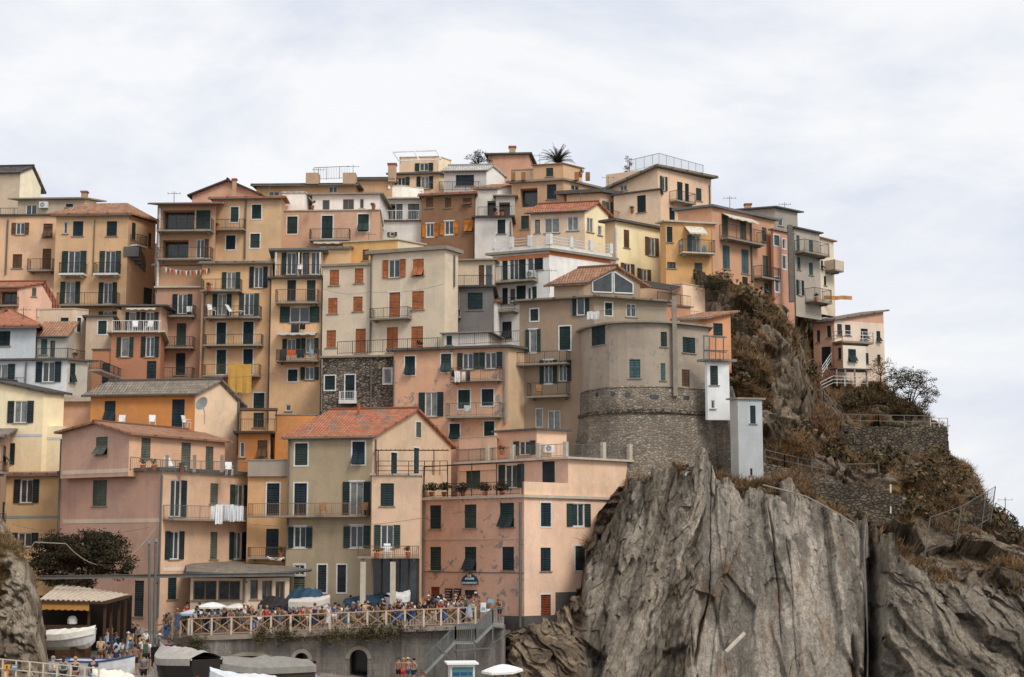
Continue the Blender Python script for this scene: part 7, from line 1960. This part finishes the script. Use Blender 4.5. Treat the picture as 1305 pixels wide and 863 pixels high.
netfence('small wooden lookout fence on the cliff edge beside the agave', [(1262, 662, 126), (1278, 672, 124.5), (1290, 684, 123)], 1.3)
# roof-top antennas on the skyline
def antenna(label, x, y0, y1, d, arms=4):
    a, b = at(x, y1, d), at(x, y0, d); t = thing('antenna', label, 'antenna', a); mb = MB(); mb.bar(a - UP * 1, b, .035); mb.build('mast', M['pipe'], t); mb = MB()
    mb.bar(b - UP * .2 - Vector((.6, 0, 0)), b - UP * .2 + Vector((.6, 0, 0)), .02)
    for i in range(arms): c = b - UP * .2 + Vector((-.55 + 1.1 * i / (arms - 1), 0, 0)); mb.bar(c - Vector((0, .25, 0)), c + Vector((0, .25, 0)), .015); mb.bar(c, c + UP * .12, .015)
    mb.build('aerial', M['pipe'], t)
antenna('television aerial left of the parapet chimney on the skyline', 406, 214, 236, 152.6); antenna('television aerial right of the parapet chimney on the skyline', 450, 210, 228, 155.5); antenna('thin aerial on the tan corner block roof', 133, 261, 268, 146); antenna('thin aerial near the terrace right of the palm', 775, 224, 240, 150, 3)
antenna('thin metal mast rising near the agave at the right border', 1281, 634, 660, 128, 3)

for (x, y0, y1, d, l) in ((222, 244, 256, 141, 'bent aerial on the clay roof of the tall brown block'), (344, 234, 247, 142, 'aerial on the clay roof of the tan apartment block'), (470, 296, 306, 140, 'aerial behind the ochre rooftop house'), (548, 230, 246, 151, 'aerial on the roof of the dark brown house'), (600, 414, 426, 128, 'aerial over the peeling salmon house'), (688, 196, 210, 154, 'slim aerial on the orange-brown loggia house'), (740, 246, 264, 147, 'aerial on the mottled clay roof of the beige house'), (930, 250, 268, 144, 'aerial on the long terracotta house'), (1000, 258, 274, 151, 'aerial on the grey house at the end of the ridge'), (30, 392, 408, 128, 'aerial on the clay roof of the grey-blue house'), (148, 476, 492, 121, 'aerial on the slate roof of the orange house'), (700, 342, 358, 126, 'aerial beside the attic gable of the grey-brown house'), (865, 258, 276, 143, 'aerial between the peach villa and the terracotta house')):
    antenna(l, x, y0, y1, d, 4)
cable('thin wire crossing the tall tan block and the narrow block beside it', [at(200, 470, 131), at(350, 476, 131)], .5, .015)
cable('thin wire looping over the beige house with orange shutters', [at(412, 368, 127.5), at(470, 372, 127), at(566, 362, 125)], .3, .012)
cable('thin wire across the brown loggia house and clay-roofed house', [at(652, 262, 144), at(745, 262, 143)], .3, .012)
# ================================================================ PEOPLE
def skinmesh(name, pts, edges, radii, root=0, sub=1):
    me = bpy.data.meshes.new(name); me.from_pydata(pts, edges, []); me.update()
    ob = bpy.data.objects.new(name, me); COL.objects.link(ob)
    md = ob.modifiers.new('Skin', 'SKIN'); md.use_smooth_shade = True
    sv = me.skin_vertices[0].data
    for i, r in enumerate(radii): sv[i].radius = r if isinstance(r, tuple) else (r, r)
    for v in sv: v.use_root = False
    sv[root].use_root = True
    if sub: s = ob.modifiers.new('Sub', 'SUBSURF'); s.levels = sub; s.render_levels = sub
    dg = bpy.context.evaluated_depsgraph_get(); out = bpy.data.meshes.new_from_object(ob.evaluated_get(dg)); out.name = name
    bpy.data.objects.remove(ob); bpy.data.meshes.remove(me)
    for p in out.polygons: p.use_smooth = True
    return out

def skeleton(pose):
    """joints in metres for a 1.72 m person facing -Y"""
    J = {'pel': (0, 0, .95), 'spi': (0, .01, 1.13), 'che': (0, .01, 1.32), 'nec': (0, .02, 1.46), 'hea': (0, 0, 1.56), 'top': (0, 0, 1.64), 'nos': (0, -.1, 1.57)}
    for s, n in ((-1, 'l'), (1, 'r')):
        J.update({'sh' + n: (s * .17, .01, 1.41), 'el' + n: (s * .23, .03, 1.12), 'wr' + n: (s * .24, -.06, .88), 'pa' + n: (s * .24, -.09, .81),
                  'hi' + n: (s * .085, 0, .9), 'kn' + n: (s * .1, -.02, .5), 'an' + n: (s * .1, .03, .09), 'to' + n: (s * .12, -.12, .04)})
    if pose == 'lean':
        up = {'spi': (0, -.04, 1.13), 'che': (0, -.14, 1.28), 'nec': (0, -.24, 1.38), 'hea': (0, -.32, 1.46), 'top': (0, -.34, 1.54), 'nos': (0, -.42, 1.46)}
        J.update(up)
        for s, n in ((-1, 'l'), (1, 'r')): J.update({'sh' + n: (s * .17, -.17, 1.34), 'el' + n: (s * .25, -.3, 1.1), 'wr' + n: (s * .1, -.46, 1.1), 'pa' + n: (s * .04, -.5, 1.1)})
    if pose == 'walk':
        J.update({'knl': (-.1, -.18, .52), 'anl': (-.1, -.16, .09), 'tol': (-.12, -.3, .05), 'knr': (.1, .05, .5), 'anr': (.1, .28, .13), 'tor': (.12, .16, .04), 'ell': (-.23, .14, 1.14), 'wrl': (-.24, .1, .9), 'pal': (-.24, .09, .83), 'elr': (.23, -.04, 1.13), 'wrr': (.22, -.22, .98), 'par': (.21, -.28, .95)})
    if pose == 'photo':
        for s, n in ((-1, 'l'), (1, 'r')): J.update({'el' + n: (s * .24, -.2, 1.26), 'wr' + n: (s * .12, -.33, 1.46), 'pa' + n: (s * .07, -.34, 1.54)})
    if pose == 'hip':
        J.update({'elr': (.34, .08, 1.18), 'wrr': (.2, -.03, .99), 'par': (.14, -.06, .96), 'ell': (-.22, -.03, 1.13), 'wrl': (-.2, -.26, 1.1), 'pal': (-.18, -.33, 1.12)})
    if pose == 'sit':
        for k in list(J): J[k] = (J[k][0], J[k][1], J[k][2] - .45)
        for s, n in ((-1, 'l'), (1, 'r')): J.update({'kn' + n: (s * .12, -.44, .5), 'an' + n: (s * .12, -.44, .08), 'to' + n: (s * .13, -.58, .04), 'el' + n: (s * .25, -.12, .72), 'wr' + n: (s * .16, -.36, .6), 'pa' + n: (s * .14, -.43, .58)})
    return J
BE = [('pel', 'spi'), ('spi', 'che'), ('che', 'nec'), ('nec', 'hea'), ('hea', 'top'), ('hea', 'nos')]
for n in 'lr': BE += [('che', 'sh' + n), ('sh' + n, 'el' + n), ('el' + n, 'wr' + n), ('wr' + n, 'pa' + n), ('pel', 'hi' + n), ('hi' + n, 'kn' + n), ('kn' + n, 'an' + n), ('an' + n, 'to' + n)]
RAD = {'pel': (.135, .1), 'spi': (.12, .09), 'che': (.15, .1), 'nec': .05, 'hea': (.08, .09), 'top': (.075, .085), 'nos': .022, 'sh': .058, 'el': .042, 'wr': .028, 'pa': (.035, .02), 'hi': .085, 'kn': .058, 'an': .038, 'to': .035}
rad_of = lambda k: RAD.get(k, RAD.get(k[:2]))
_pm = {}
def pmesh(kind, pose):
    key = (kind, pose)
    if key in _pm: return _pm[key]
    J = skeleton(pose)
    def build(nm, names, edges, grow, sub=1, extra=()):
        pts = [J[n] for n in names]; E = [(names.index(a), names.index(b)) for a, b in edges if a in names and b in names]
        R_ = []
        for n in names:
            r = rad_of(n); r = r if isinstance(r, tuple) else (r, r); R_.append((r[0] + grow, r[1] + grow))
        for p, par, r in extra: pts.append(p); E.append((names.index(par), len(pts) - 1)) if isinstance(par, str) else E.append((par, len(pts) - 1)); R_.append((r, r))
        return skinmesh(nm, pts, E, R_, 0, sub)
    if kind == 'body':
        names = list(J)
        ex = []
        for s, n in ((-1, 'l'), (1, 'r')):
            P_ = Vector(J['pa' + n]); W_r = Vector(J['wr' + n]); d = (P_ - W_r).normalized(); side = d.cross(Vector((1, 0, 0))).normalized() if abs(d.x) < .8 else Vector((0, 0, 1))
            for i, L_ in enumerate((.075, .09, .085, .065)): ex.append((tuple(P_ + d * L_ + side * (.012 * (i - 1.5) * 2)), 'pa' + n, .009))
            ex.append((tuple(W_r.lerp(P_, .5) + side * .05 + d * .02), 'pa' + n, .01))
        m = build('person_body', names, BE, 0, 1, ex)
    elif kind == 'shirt':
        q = Vector
        J2 = dict(J)
        for n in 'lr': J2['el' + n] = tuple(q(J['sh' + n]).lerp(q(J['el' + n]), .62))
        J = J2; m = build('top', ['pel', 'spi', 'che', 'shl', 'shr', 'ell', 'elr'], BE, .02)
    elif kind == 'vest':
        m = build('top', ['pel', 'spi', 'che', 'shl', 'shr'], BE, .016)
    elif kind == 'shorts':
        J2 = dict(J)
        for n in 'lr': J2['kn' + n] = tuple(Vector(J['hi' + n]).lerp(Vector(J['kn' + n]), .7))
        J = J2; m = build('shorts', ['pel', 'hil', 'hir', 'knl', 'knr'], BE, .025)
    elif kind == 'trousers': m = build('trousers', ['pel', 'hil', 'hir', 'knl', 'knr', 'anl', 'anr'], BE, .02)
    elif kind in ('dress', 'skirt'):
        mb = bmesh.new(); prof = [(.145, 1.3), (.14, 1.12), (.15, 1.0), (.2, .75), (.26, .42)] if kind == 'dress' else [(.14, 1.02), (.17, .85), (.22, .52)]
        if kind == 'dress' and pose == 'walk': prof = prof + [(.3, .16)]
        rings = []; off = -.45 if pose == 'sit' else 0
        for r, z in prof: 
            y0 = (-.1 if pose == 'lean' and z > 1.05 else 0)
            rings.append([mb.verts.new((math.cos(t) * r * (1 + .06 * math.sin(5 * t) * (1.3 - z)), y0 + math.sin(t) * r * .8, z + off)) for t in [2 * math.pi * k / 16 for k in range(16)]])
        for a, b in zip(rings[:-1], rings[1:]):
            for k in range(16): mb.faces.new([a[k], b[k], b[(k + 1) % 16], a[(k + 1) % 16]])
        mb.faces.new(list(reversed(rings[0]))) if 0 else None
        m = bpy.data.meshes.new('dress'); mb.to_mesh(m); mb.free()
        for p in m.polygons: p.use_smooth = True
    elif kind in ('hair', 'longhair', 'hat', 'cap'):
        H = Vector(J['hea']); mb = bmesh.new()
        def ell(c, r, zmin=-9, seg=10):
            rings = []
            for i in range(7):
                ph = math.pi * i / 6; ring = []
                for k in range(seg):
                    t = 2 * math.pi * k / seg; v = Vector((math.sin(ph) * math.cos(t) * r[0], math.sin(ph) * math.sin(t) * r[1], math.cos(ph) * r[2]))
                    v.z = max(v.z, zmin); ring.append(mb.verts.new(c + v))
                rings.append(ring)
            for a, b in zip(rings[:-1], rings[1:]):
                for k in range(seg):
                    try: mb.faces.new([a[k], b[k], b[(k + 1) % seg], a[(k + 1) % seg]])
                    except ValueError: pass
        ell(H + Vector((0, .025, .075)), (.105, .115, .105), -.05)
        if kind == 'longhair': ell(H + Vector((0, .06, -.05)), (.09, .06, .17))
        if kind in ('hat', 'cap'):
            ell(H + Vector((0, .0, .09)), (.105, .115, .1), -.0)
            if kind == 'hat': ell(H + Vector((0, 0, .085)), (.2, .21, .012))
            else: ell(H + Vector((0, -.12, .085)), (.08, .09, .012))
        m = bpy.data.meshes.new(kind); bmesh.ops.remove_doubles(mb, verts=mb.verts, dist=1e-5); mb.to_mesh(m); mb.free()
        for p in m.polygons: p.use_smooth = True
    elif kind == 'bag':
        C_ = Vector(J['che']); mb = bmesh.new(); r = bmesh.ops.create_cube(mb, size=1)
        for v in mb.verts: v.co = Vector((v.co.x * .3, v.co.y * .16, v.co.z * .42)) + C_ + Vector((0, .19, -.06))
        bmesh.ops.bevel(mb, geom=list(mb.edges), offset=.04, segments=2, affect='EDGES'); m = bpy.data.meshes.new('backpack'); mb.to_mesh(m); mb.free()
    m.materials.append(None)
    _pm[key] = m
    return m
CLC = {'white': (222, 220, 216), 'black': (38, 38, 42), 'navy': (44, 56, 80), 'red': (186, 60, 48), 'orange': (208, 106, 60), 'grey': (110, 112, 114), 'pale blue': (160, 184, 200), 'teal': (70, 112, 116), 'yellow': (214, 170, 70), 'beige': (190, 170, 142), 'green': (88, 108, 86), 'pink': (208, 150, 144), 'blue': (66, 100, 148), 'brown': (112, 84, 64), 'khaki': (146, 130, 98), 'straw': (206, 176, 124)}
HC = {'black': (30, 26, 24), 'brown': (70, 48, 34), 'blond': (176, 140, 92), 'grey': (150, 146, 140), 'auburn': (110, 62, 38)}
SK = [(176, 136, 114), (154, 114, 92), (186, 148, 128), (132, 96, 76)]
def person(p, rot, pose, top, tcol, bot, bcol, hair, hcol, place, sk=0, scale=1.0, acc=None, acol=None, grp='people on the harbour deck'):
    words = []
    if top: words.append('%s %s' % (tcol, {'shirt': 't-shirt', 'vest': 'vest', 'dress': 'dress'}[top]))
    if bot and top != 'dress': words.append('%s %s' % (bcol, bot))
    if not top: words = ['bare-chested'] + words
    if acc == 'bag': words.append('%s backpack' % acol)
    hd = {'hair': 'short %s hair', 'longhair': 'long %s hair', 'hat': '%s sun hat', 'cap': '%s cap'}[hair] % hcol
    body = ' and '.join(words[:2]) if top else 'bare-chested person in ' + ' '.join(words[1:])
    label = (('person in ' + body) if top else body) + ', %s, %s' % (hd, place)
    if acc == 'bag' : label = 'person with %s backpack, %s, %s' % (acol, hd, place)
    t = thing('person', label, 'person', p, grp); t.rotation_euler = (0, 0, rot); t.scale = (scale,) * 3
    def add(kind, nm, col, key):
        m = pmesh(kind, pose); o = bpy.data.objects.new(nm, m); COL.objects.link(o); o.parent = t
        o.material_slots[0].link = 'OBJECT'; o.material_slots[0].material = plain(key, col, .8, 0, .1)
    add('body', 'body', SK[sk], 'skin_%d' % sk)
    if top: add(top, 'dress' if top == 'dress' else 'shirt', CLC[tcol], 'cloth_' + tcol)
    if top == 'dress': add('vest', 'bodice', CLC[tcol], 'cloth_' + tcol)
    elif bot: add(bot, bot, CLC[bcol], 'cloth_' + bcol)
    if hair in ('hair', 'longhair'): add(hair, 'hair', HC[hcol], 'hair_' + hcol)
    else: add('hair', 'hair', HC['brown'], 'hair_brown'); add(hair, hair, CLC[hcol], 'cloth_' + hcol)
    if acc == 'bag': add('bag', 'backpack', CLC[acol], 'cloth_' + acol)
    return t
R1 = random.Random(12)
used_l = set()
def rand_person(p, rot, pose, place, grp, acc_p=.15):
    for _ in range(200):
        top = R1.choice(['shirt', 'shirt', 'shirt', 'vest', 'dress', 'dress', 'shirt', 'shirt', 'shirt', 'shirt', None, 'shirt']); tc = R1.choice(['white', 'white', 'black', 'navy', 'red', 'grey', 'pale blue', 'teal', 'beige', 'brown', 'navy', 'blue', 'black', 'green', 'black', 'white', 'grey'])
        bot = R1.choice(['shorts', 'trousers', 'trousers', 'skirt']); bc = R1.choice(['black', 'navy', 'beige', 'grey', 'blue', 'khaki', 'white', 'brown'])
        if top is None: bot = 'shorts'
        hair = R1.choice(['hair', 'hair', 'hair', 'longhair', 'longhair', 'hair', 'longhair', 'hat', 'cap']); hc = R1.choice(['black', 'brown', 'brown', 'blond', 'grey', 'auburn', 'black']) if hair in ('hair', 'longhair') else R1.choice(['straw', 'white', 'beige', 'black', 'navy', 'white'])
        key = (top, tc, bot if top != 'dress' else None, hair, hc)
        if key in used_l: continue
        used_l.add(key); break
    return person(p, rot, pose, top, tc, bot, bc, hair, hc, place, R1.randrange(4), R1.uniform(.93, 1.05), 'bag' if R1.random() < acc_p and top and pose != 'lean' else None, R1.choice(['navy', 'black', 'red', 'green', 'grey']), grp)
def deck_pt(x, d):
    """point on the deck at photo x and depth d"""
    P_ = at(x, 800, d); X_ = P_.x
    f = np.interp(x, [244, 345, 420, 540, 606, 642], [p.z for p in fr_]); bz = np.interp(x, [244, 345, 420, 540, 606, 642], [p.z for p in bk_]); by = np.interp(x, [244, 345, 420, 540, 606, 642], [p.y for p in bk_])
    t_ = min(1, max(0, (d - 104) / (by - 104))); return Vector((X_, d, float(f + (bz - f) * t_)))
zones = [(244, 300, 'railing below the veranda'), (300, 372, 'railing near the dark boat'), (372, 420, 'railing below the khaki doors'), (420, 475, 'railing below the khaki balcony'), (475, 540, 'railing before the columned opening'), (540, 606, 'railing before the salmon house')]
x = 249.0
while x < 604:
    pl = next(z[2] for z in zones if z[0] <= x < z[1]); pose = R1.choice(['lean', 'lean', 'stand', 'hip', 'lean', 'photo'])
    rot = R1.uniform(-.5, .5) if pose == 'lean' else R1.uniform(-1.2, 1.2) + (math.pi if R1.random() < .25 else 0)
    rand_person(deck_pt(x, 104.85 if pose == 'lean' else 104.6 + R1.random() * .4), rot, pose, pl, 'people along the deck railing')
    x += R1.uniform(6.0, 9.5)
zones2 = [(200, 300, 'standing below the veranda'), (300, 372, 'standing by the covered boats'), (372, 430, 'standing before the khaki doors'), (430, 490, 'standing behind the railing crowd'), (490, 545, 'standing by the columned opening'), (545, 640, 'standing near the menu boards')]
for i in range(46):
    x = R1.choice([R1.uniform(250, 330), R1.uniform(380, 540), R1.uniform(400, 520), R1.uniform(380, 540), R1.uniform(545, 612)]); d = R1.uniform(105.6, 108) if x < 380 else R1.uniform(105.6, 112.5)
    pl = next(z[2] for z in zones2 if z[0] <= x < z[1])
    rand_person(deck_pt(x, d), R1.uniform(-3.1, 3.1), R1.choice(['stand', 'hip', 'walk', 'photo', 'stand']), pl, 'people standing on the deck', .3)
# on the sloping street and the slip: seen individually in the photograph
def G_(x, y, d): p = at(x, y, d); return Vector((p.x, p.y, float(ground_z(p.x, p.y))))
Q = 'people on the harbour slip'
PI = math.pi
person(G_(183, 860, 84), PI, 'stand', 'shirt', 'grey', 'shorts', 'black', 'hair', 'black', 'next to the black-hulled boat', 0, 1.03, grp=Q)
person(G_(199, 860, 84.3), PI * .85, 'walk', 'dress', 'white', None, None, 'longhair', 'black', 'next to the man in grey', 2, .98, grp=Q)
person(G_(172, 840, 90), PI, 'hip', None, None, 'shorts', 'black', 'hair', 'black', 'behind the bow of the rowing boat', 1, 1.0, grp=Q)
person(G_(148, 835, 88), PI, 'stand', 'shirt', 'navy', 'shorts', 'grey', 'hair', 'brown', 'behind the rowing boat', 0, 1.0, grp=Q)
person(G_(188, 830, 93), PI * .9, 'walk', 'shirt', 'white', 'shorts', 'navy', 'hair', 'brown', 'at the foot of the poles', 0, 1.05, 'bag', 'green', Q)
person(G_(136, 818, 101), .3, 'stand', 'dress', 'pale blue', None, None, 'hair', 'auburn', 'in front of the snack stall', 2, 1.0, grp=Q)
person(G_(148, 818, 99), 2.6, 'stand', 'shirt', 'teal', 'trousers', 'blue', 'longhair', 'auburn', 'at the stall corner', 0, 1.0, grp=Q)
person(G_(156, 822, 97), 2.9, 'stand', 'vest', 'white', 'shorts', 'grey', 'hair', 'brown', 'between the stall and the poles', 3, .85, grp=Q)
person(G_(169, 816, 103), PI, 'walk', 'shirt', 'black', 'shorts', 'khaki', 'cap', 'beige', 'walking up the street', 1, 1.08, grp=Q)
person(G_(178, 822, 98), 2.2, 'hip', 'shirt', 'beige', 'shorts', 'brown', 'hair', 'black', 'left of the poles', 0, 1.0, 'bag', 'black', Q)
person(G_(128, 822, 95), .4, 'hip', 'shirt', 'beige', 'shorts', 'brown', 'longhair', 'brown', 'beside the covered white boat', 0, 1.0, grp=Q)
person(G_(119, 850, 79), PI, 'stand', 'shirt', 'navy', 'trousers', 'blue', 'hair', 'brown', 'behind the metal railing', 0, 1.05, grp=Q)
person(G_(96, 850, 79), PI, 'stand', 'vest', 'black', 'shorts', 'brown', 'hair', 'blond', 'behind the metal railing', 2, 1.0, grp=Q)
person(G_(68, 850, 79), 1.6, 'hip', 'vest', 'white', 'trousers', 'grey', 'longhair', 'grey', 'beside the rock', 0, .98, grp=Q)
person(G_(81, 850, 80), PI, 'stand', 'vest', 'teal', 'shorts', 'black', 'longhair', 'brown', 'behind the metal railing', 2, .95, grp=Q)
person(G_(129, 870, 77), .5, 'hip', 'vest', 'black', 'shorts', 'black', 'longhair', 'auburn', 'in front of the rowing boat', 1, .82, grp=Q)
person(G_(261, 870, 82), 2.0, 'hip', 'vest', 'orange', 'trousers', 'pale blue', 'hair', 'black', 'by the black-hulled boat', 2, 1.0, grp=Q)
person(G_(251, 872, 80), PI, 'stand', 'shirt', 'black', 'shorts', 'beige', 'hair', 'brown', 'with the black-hulled boat behind', 0, 1.0, 'bag', 'red', Q)
person(G_(401, 880, 92), 1.9, 'walk', 'shirt', 'brown', 'trousers', 'pale blue', 'hair', 'black', 'near the tall arched doorway', 3, 1.0, 'bag', 'blue', Q)
for i, (x, y, d) in enumerate(((206, 792, 109.5), (215, 796, 108), (226, 794, 108.5), (234, 796, 107), (238, 793, 109), (212, 800, 106.8))):
    p = at(x, y, d); p.z = float(np.interp(x, [192, 244], [ra.z, fr_[0].z])) + .02 + (d - 106) * .1
    rand_person(p, R1.uniform(-1, 1) + (PI if i % 2 else 0), R1.choice(['stand', 'walk', 'hip']), 'on the ramp', 'people on the ramp', .5)
for i, (x, y, d, pl) in enumerate(((508, 868, 98.5, 'left of the group by the stair foot'), (514, 868, 98.2, 'second in the group by the stair foot'), (519.5, 868, 98.6, 'middle of the stair-foot group'), (527, 868, 98.0, 'right of the group by the stair foot'), (538, 876, 97, 'lowest beside the stair foot'))):
    p = at(x, y, d); p.z = 12 - 8.25 if i < 4 else 12 - 9.0
    person(p, R1.uniform(-1, 1), ['stand', 'hip', 'stand', 'hip', 'walk'][i], None, None, 'shorts', ['black', 'red', 'blue', 'navy', 'grey'][i], ['hair', 'hair', 'hat', 'hair', 'hair'][i], ['brown', 'blond', 'straw', 'black', 'auburn'][i], pl, i % 3, .95, grp='bathers by the stair foot')
a, b_ = at(500, 870, 99), at(548, 870, 99)
mb = MB(); mb.box8([Vector((a.x, 96.6, 1.5)), Vector((b_.x, 96.6, 1.5)), Vector((b_.x, 100.2, 1.5)), Vector((a.x, 100.2, 1.5)), Vector((a.x, 96.6, 3.75)), Vector((b_.x, 96.6, 3.75)), Vector((b_.x, 100.2, 3.75)), Vector((a.x, 100.2, 3.75))]); structure(mb.build('landing_stage', M['concrete']))
person(deck_pt(622, 104.2), .2, 'stand', 'vest', 'brown', 'shorts', 'white', 'longhair', 'auburn', 'under the tilted sign', 1, 1.0, grp='people by the stair head')
person(deck_pt(637, 104.4), -.4, 'lean', 'vest', 'black', 'shorts', 'black', 'hair', 'auburn', 'leaning at the stair head', 1, 1.0, grp='people by the stair head')

for i, (x, d) in enumerate(((133, 98), (141, 103), (163, 100), (166, 94), (175, 104), (186, 101), (159, 105), (181, 95), (206, 92), (216, 96), (150, 93), (203, 99), (228, 94), (139, 90))):
    rand_person(G_(x, 820, d), R1.uniform(-3.1, 3.1), R1.choice(['stand', 'walk', 'hip', 'photo']), ['near the snack stall', 'by the two poles', 'behind the boats'][i % 3], Q, .3)
# ================================================================ camera, sky, sun
cam_d = bpy.data.cameras.new('camera'); cam = bpy.data.objects.new('camera', cam_d); COL.objects.link(cam)
cam.location = CAM; cam.rotation_euler = (math.pi / 2 + PITCH, 0, 0)
cam_d.sensor_width = 36; cam_d.lens = 36 * FP / PW; cam_d.clip_start = 1; cam_d.clip_end = 20000
S.camera = cam
W_ = bpy.data.worlds.new('World'); S.world = W_; W_.use_nodes = True
nt = W_.node_tree; bg = nt.nodes['Background']
SUN_EL, SUN_AZ = 46, 140     # azimuth measured clockwise from the viewing direction (+Y)
sky = nt.nodes.new('ShaderNodeTexSky'); sky.sky_type = 'NISHITA'; sky.sun_disc = False
sky.sun_elevation = rad(SUN_EL); sky.sun_rotation = rad(SUN_AZ); sky.dust_density = 3.0; sky.air_density = 1.0
tc = nt.nodes.new('ShaderNodeTexCoord')
mp = nt.nodes.new('ShaderNodeMapping'); mp.inputs['Scale'].default_value = (1.0, 1.0, 2.3); mp.inputs['Location'].default_value = (.35, .1, .55); mp.inputs['Rotation'].default_value = (0.0, rad(10), 0)
nt.links.new(tc.outputs['Generated'], mp.inputs['Vector'])
n1 = nt.nodes.new('ShaderNodeTexNoise'); n1.inputs['Scale'].default_value = 3.6; n1.inputs['Detail'].default_value = 9; n1.inputs['Roughness'].default_value = .58; n1.inputs['Distortion'].default_value = .25
nt.links.new(mp.outputs['Vector'], n1.inputs['Vector'])
cr = nt.nodes.new('ShaderNodeValToRGB'); cr.color_ramp.elements[0].position = .44; cr.color_ramp.elements[1].position = .6
CA, CB = (7.5, 7.9, 8.8), (9.5, 9.55, 9.65)
cr.color_ramp.elements[0].color = (*[v / 10 for v in CA], 1); cr.color_ramp.elements[1].color = (*[v / 10 for v in CB], 1)
nt.links.new(n1.outputs['Fac'], cr.inputs['Fac'])
vm = nt.nodes.new('ShaderNodeVectorMath'); vm.operation = 'SCALE'; vm.inputs['Scale'].default_value = 10.2
nt.links.new(cr.outputs['Color'], vm.inputs[0])
mx = nt.nodes.new('ShaderNodeMix'); mx.data_type = 'RGBA'; mx.inputs[0].default_value = .9     # thin cloud sheet over the sky
nt.links.new(sky.outputs['Color'], mx.inputs[6]); nt.links.new(vm.outputs[0], mx.inputs[7])
nt.links.new(mx.outputs[2], bg.inputs['Color']); bg.inputs['Strength'].default_value = .1
sd = bpy.data.lights.new('sun', 'SUN'); sd.energy = 1.8; sd.angle = rad(20); sd.color = (1, .955, .88)
so = bpy.data.objects.new('sun', sd); COL.objects.link(so)
el, az = rad(SUN_EL), rad(SUN_AZ)
dirv = Vector((math.sin(az) * math.cos(el), math.cos(az) * math.cos(el), math.sin(el)))
so.rotation_euler = dirv.to_track_quat('Z', 'Y').to_euler(); so.location = dirv * 200
S.view_settings.view_transform = 'Standard'; S.view_settings.look = 'None'; S.view_settings.gamma = 1; S.view_settings.exposure = 0.07
S.cycles.max_bounces = 5; S.cycles.diffuse_bounces = 3; S.cycles.glossy_bounces = 2; S.cycles.use_denoising = True
for o in list(S.objects):
    if '_o' in o: del o['_o']
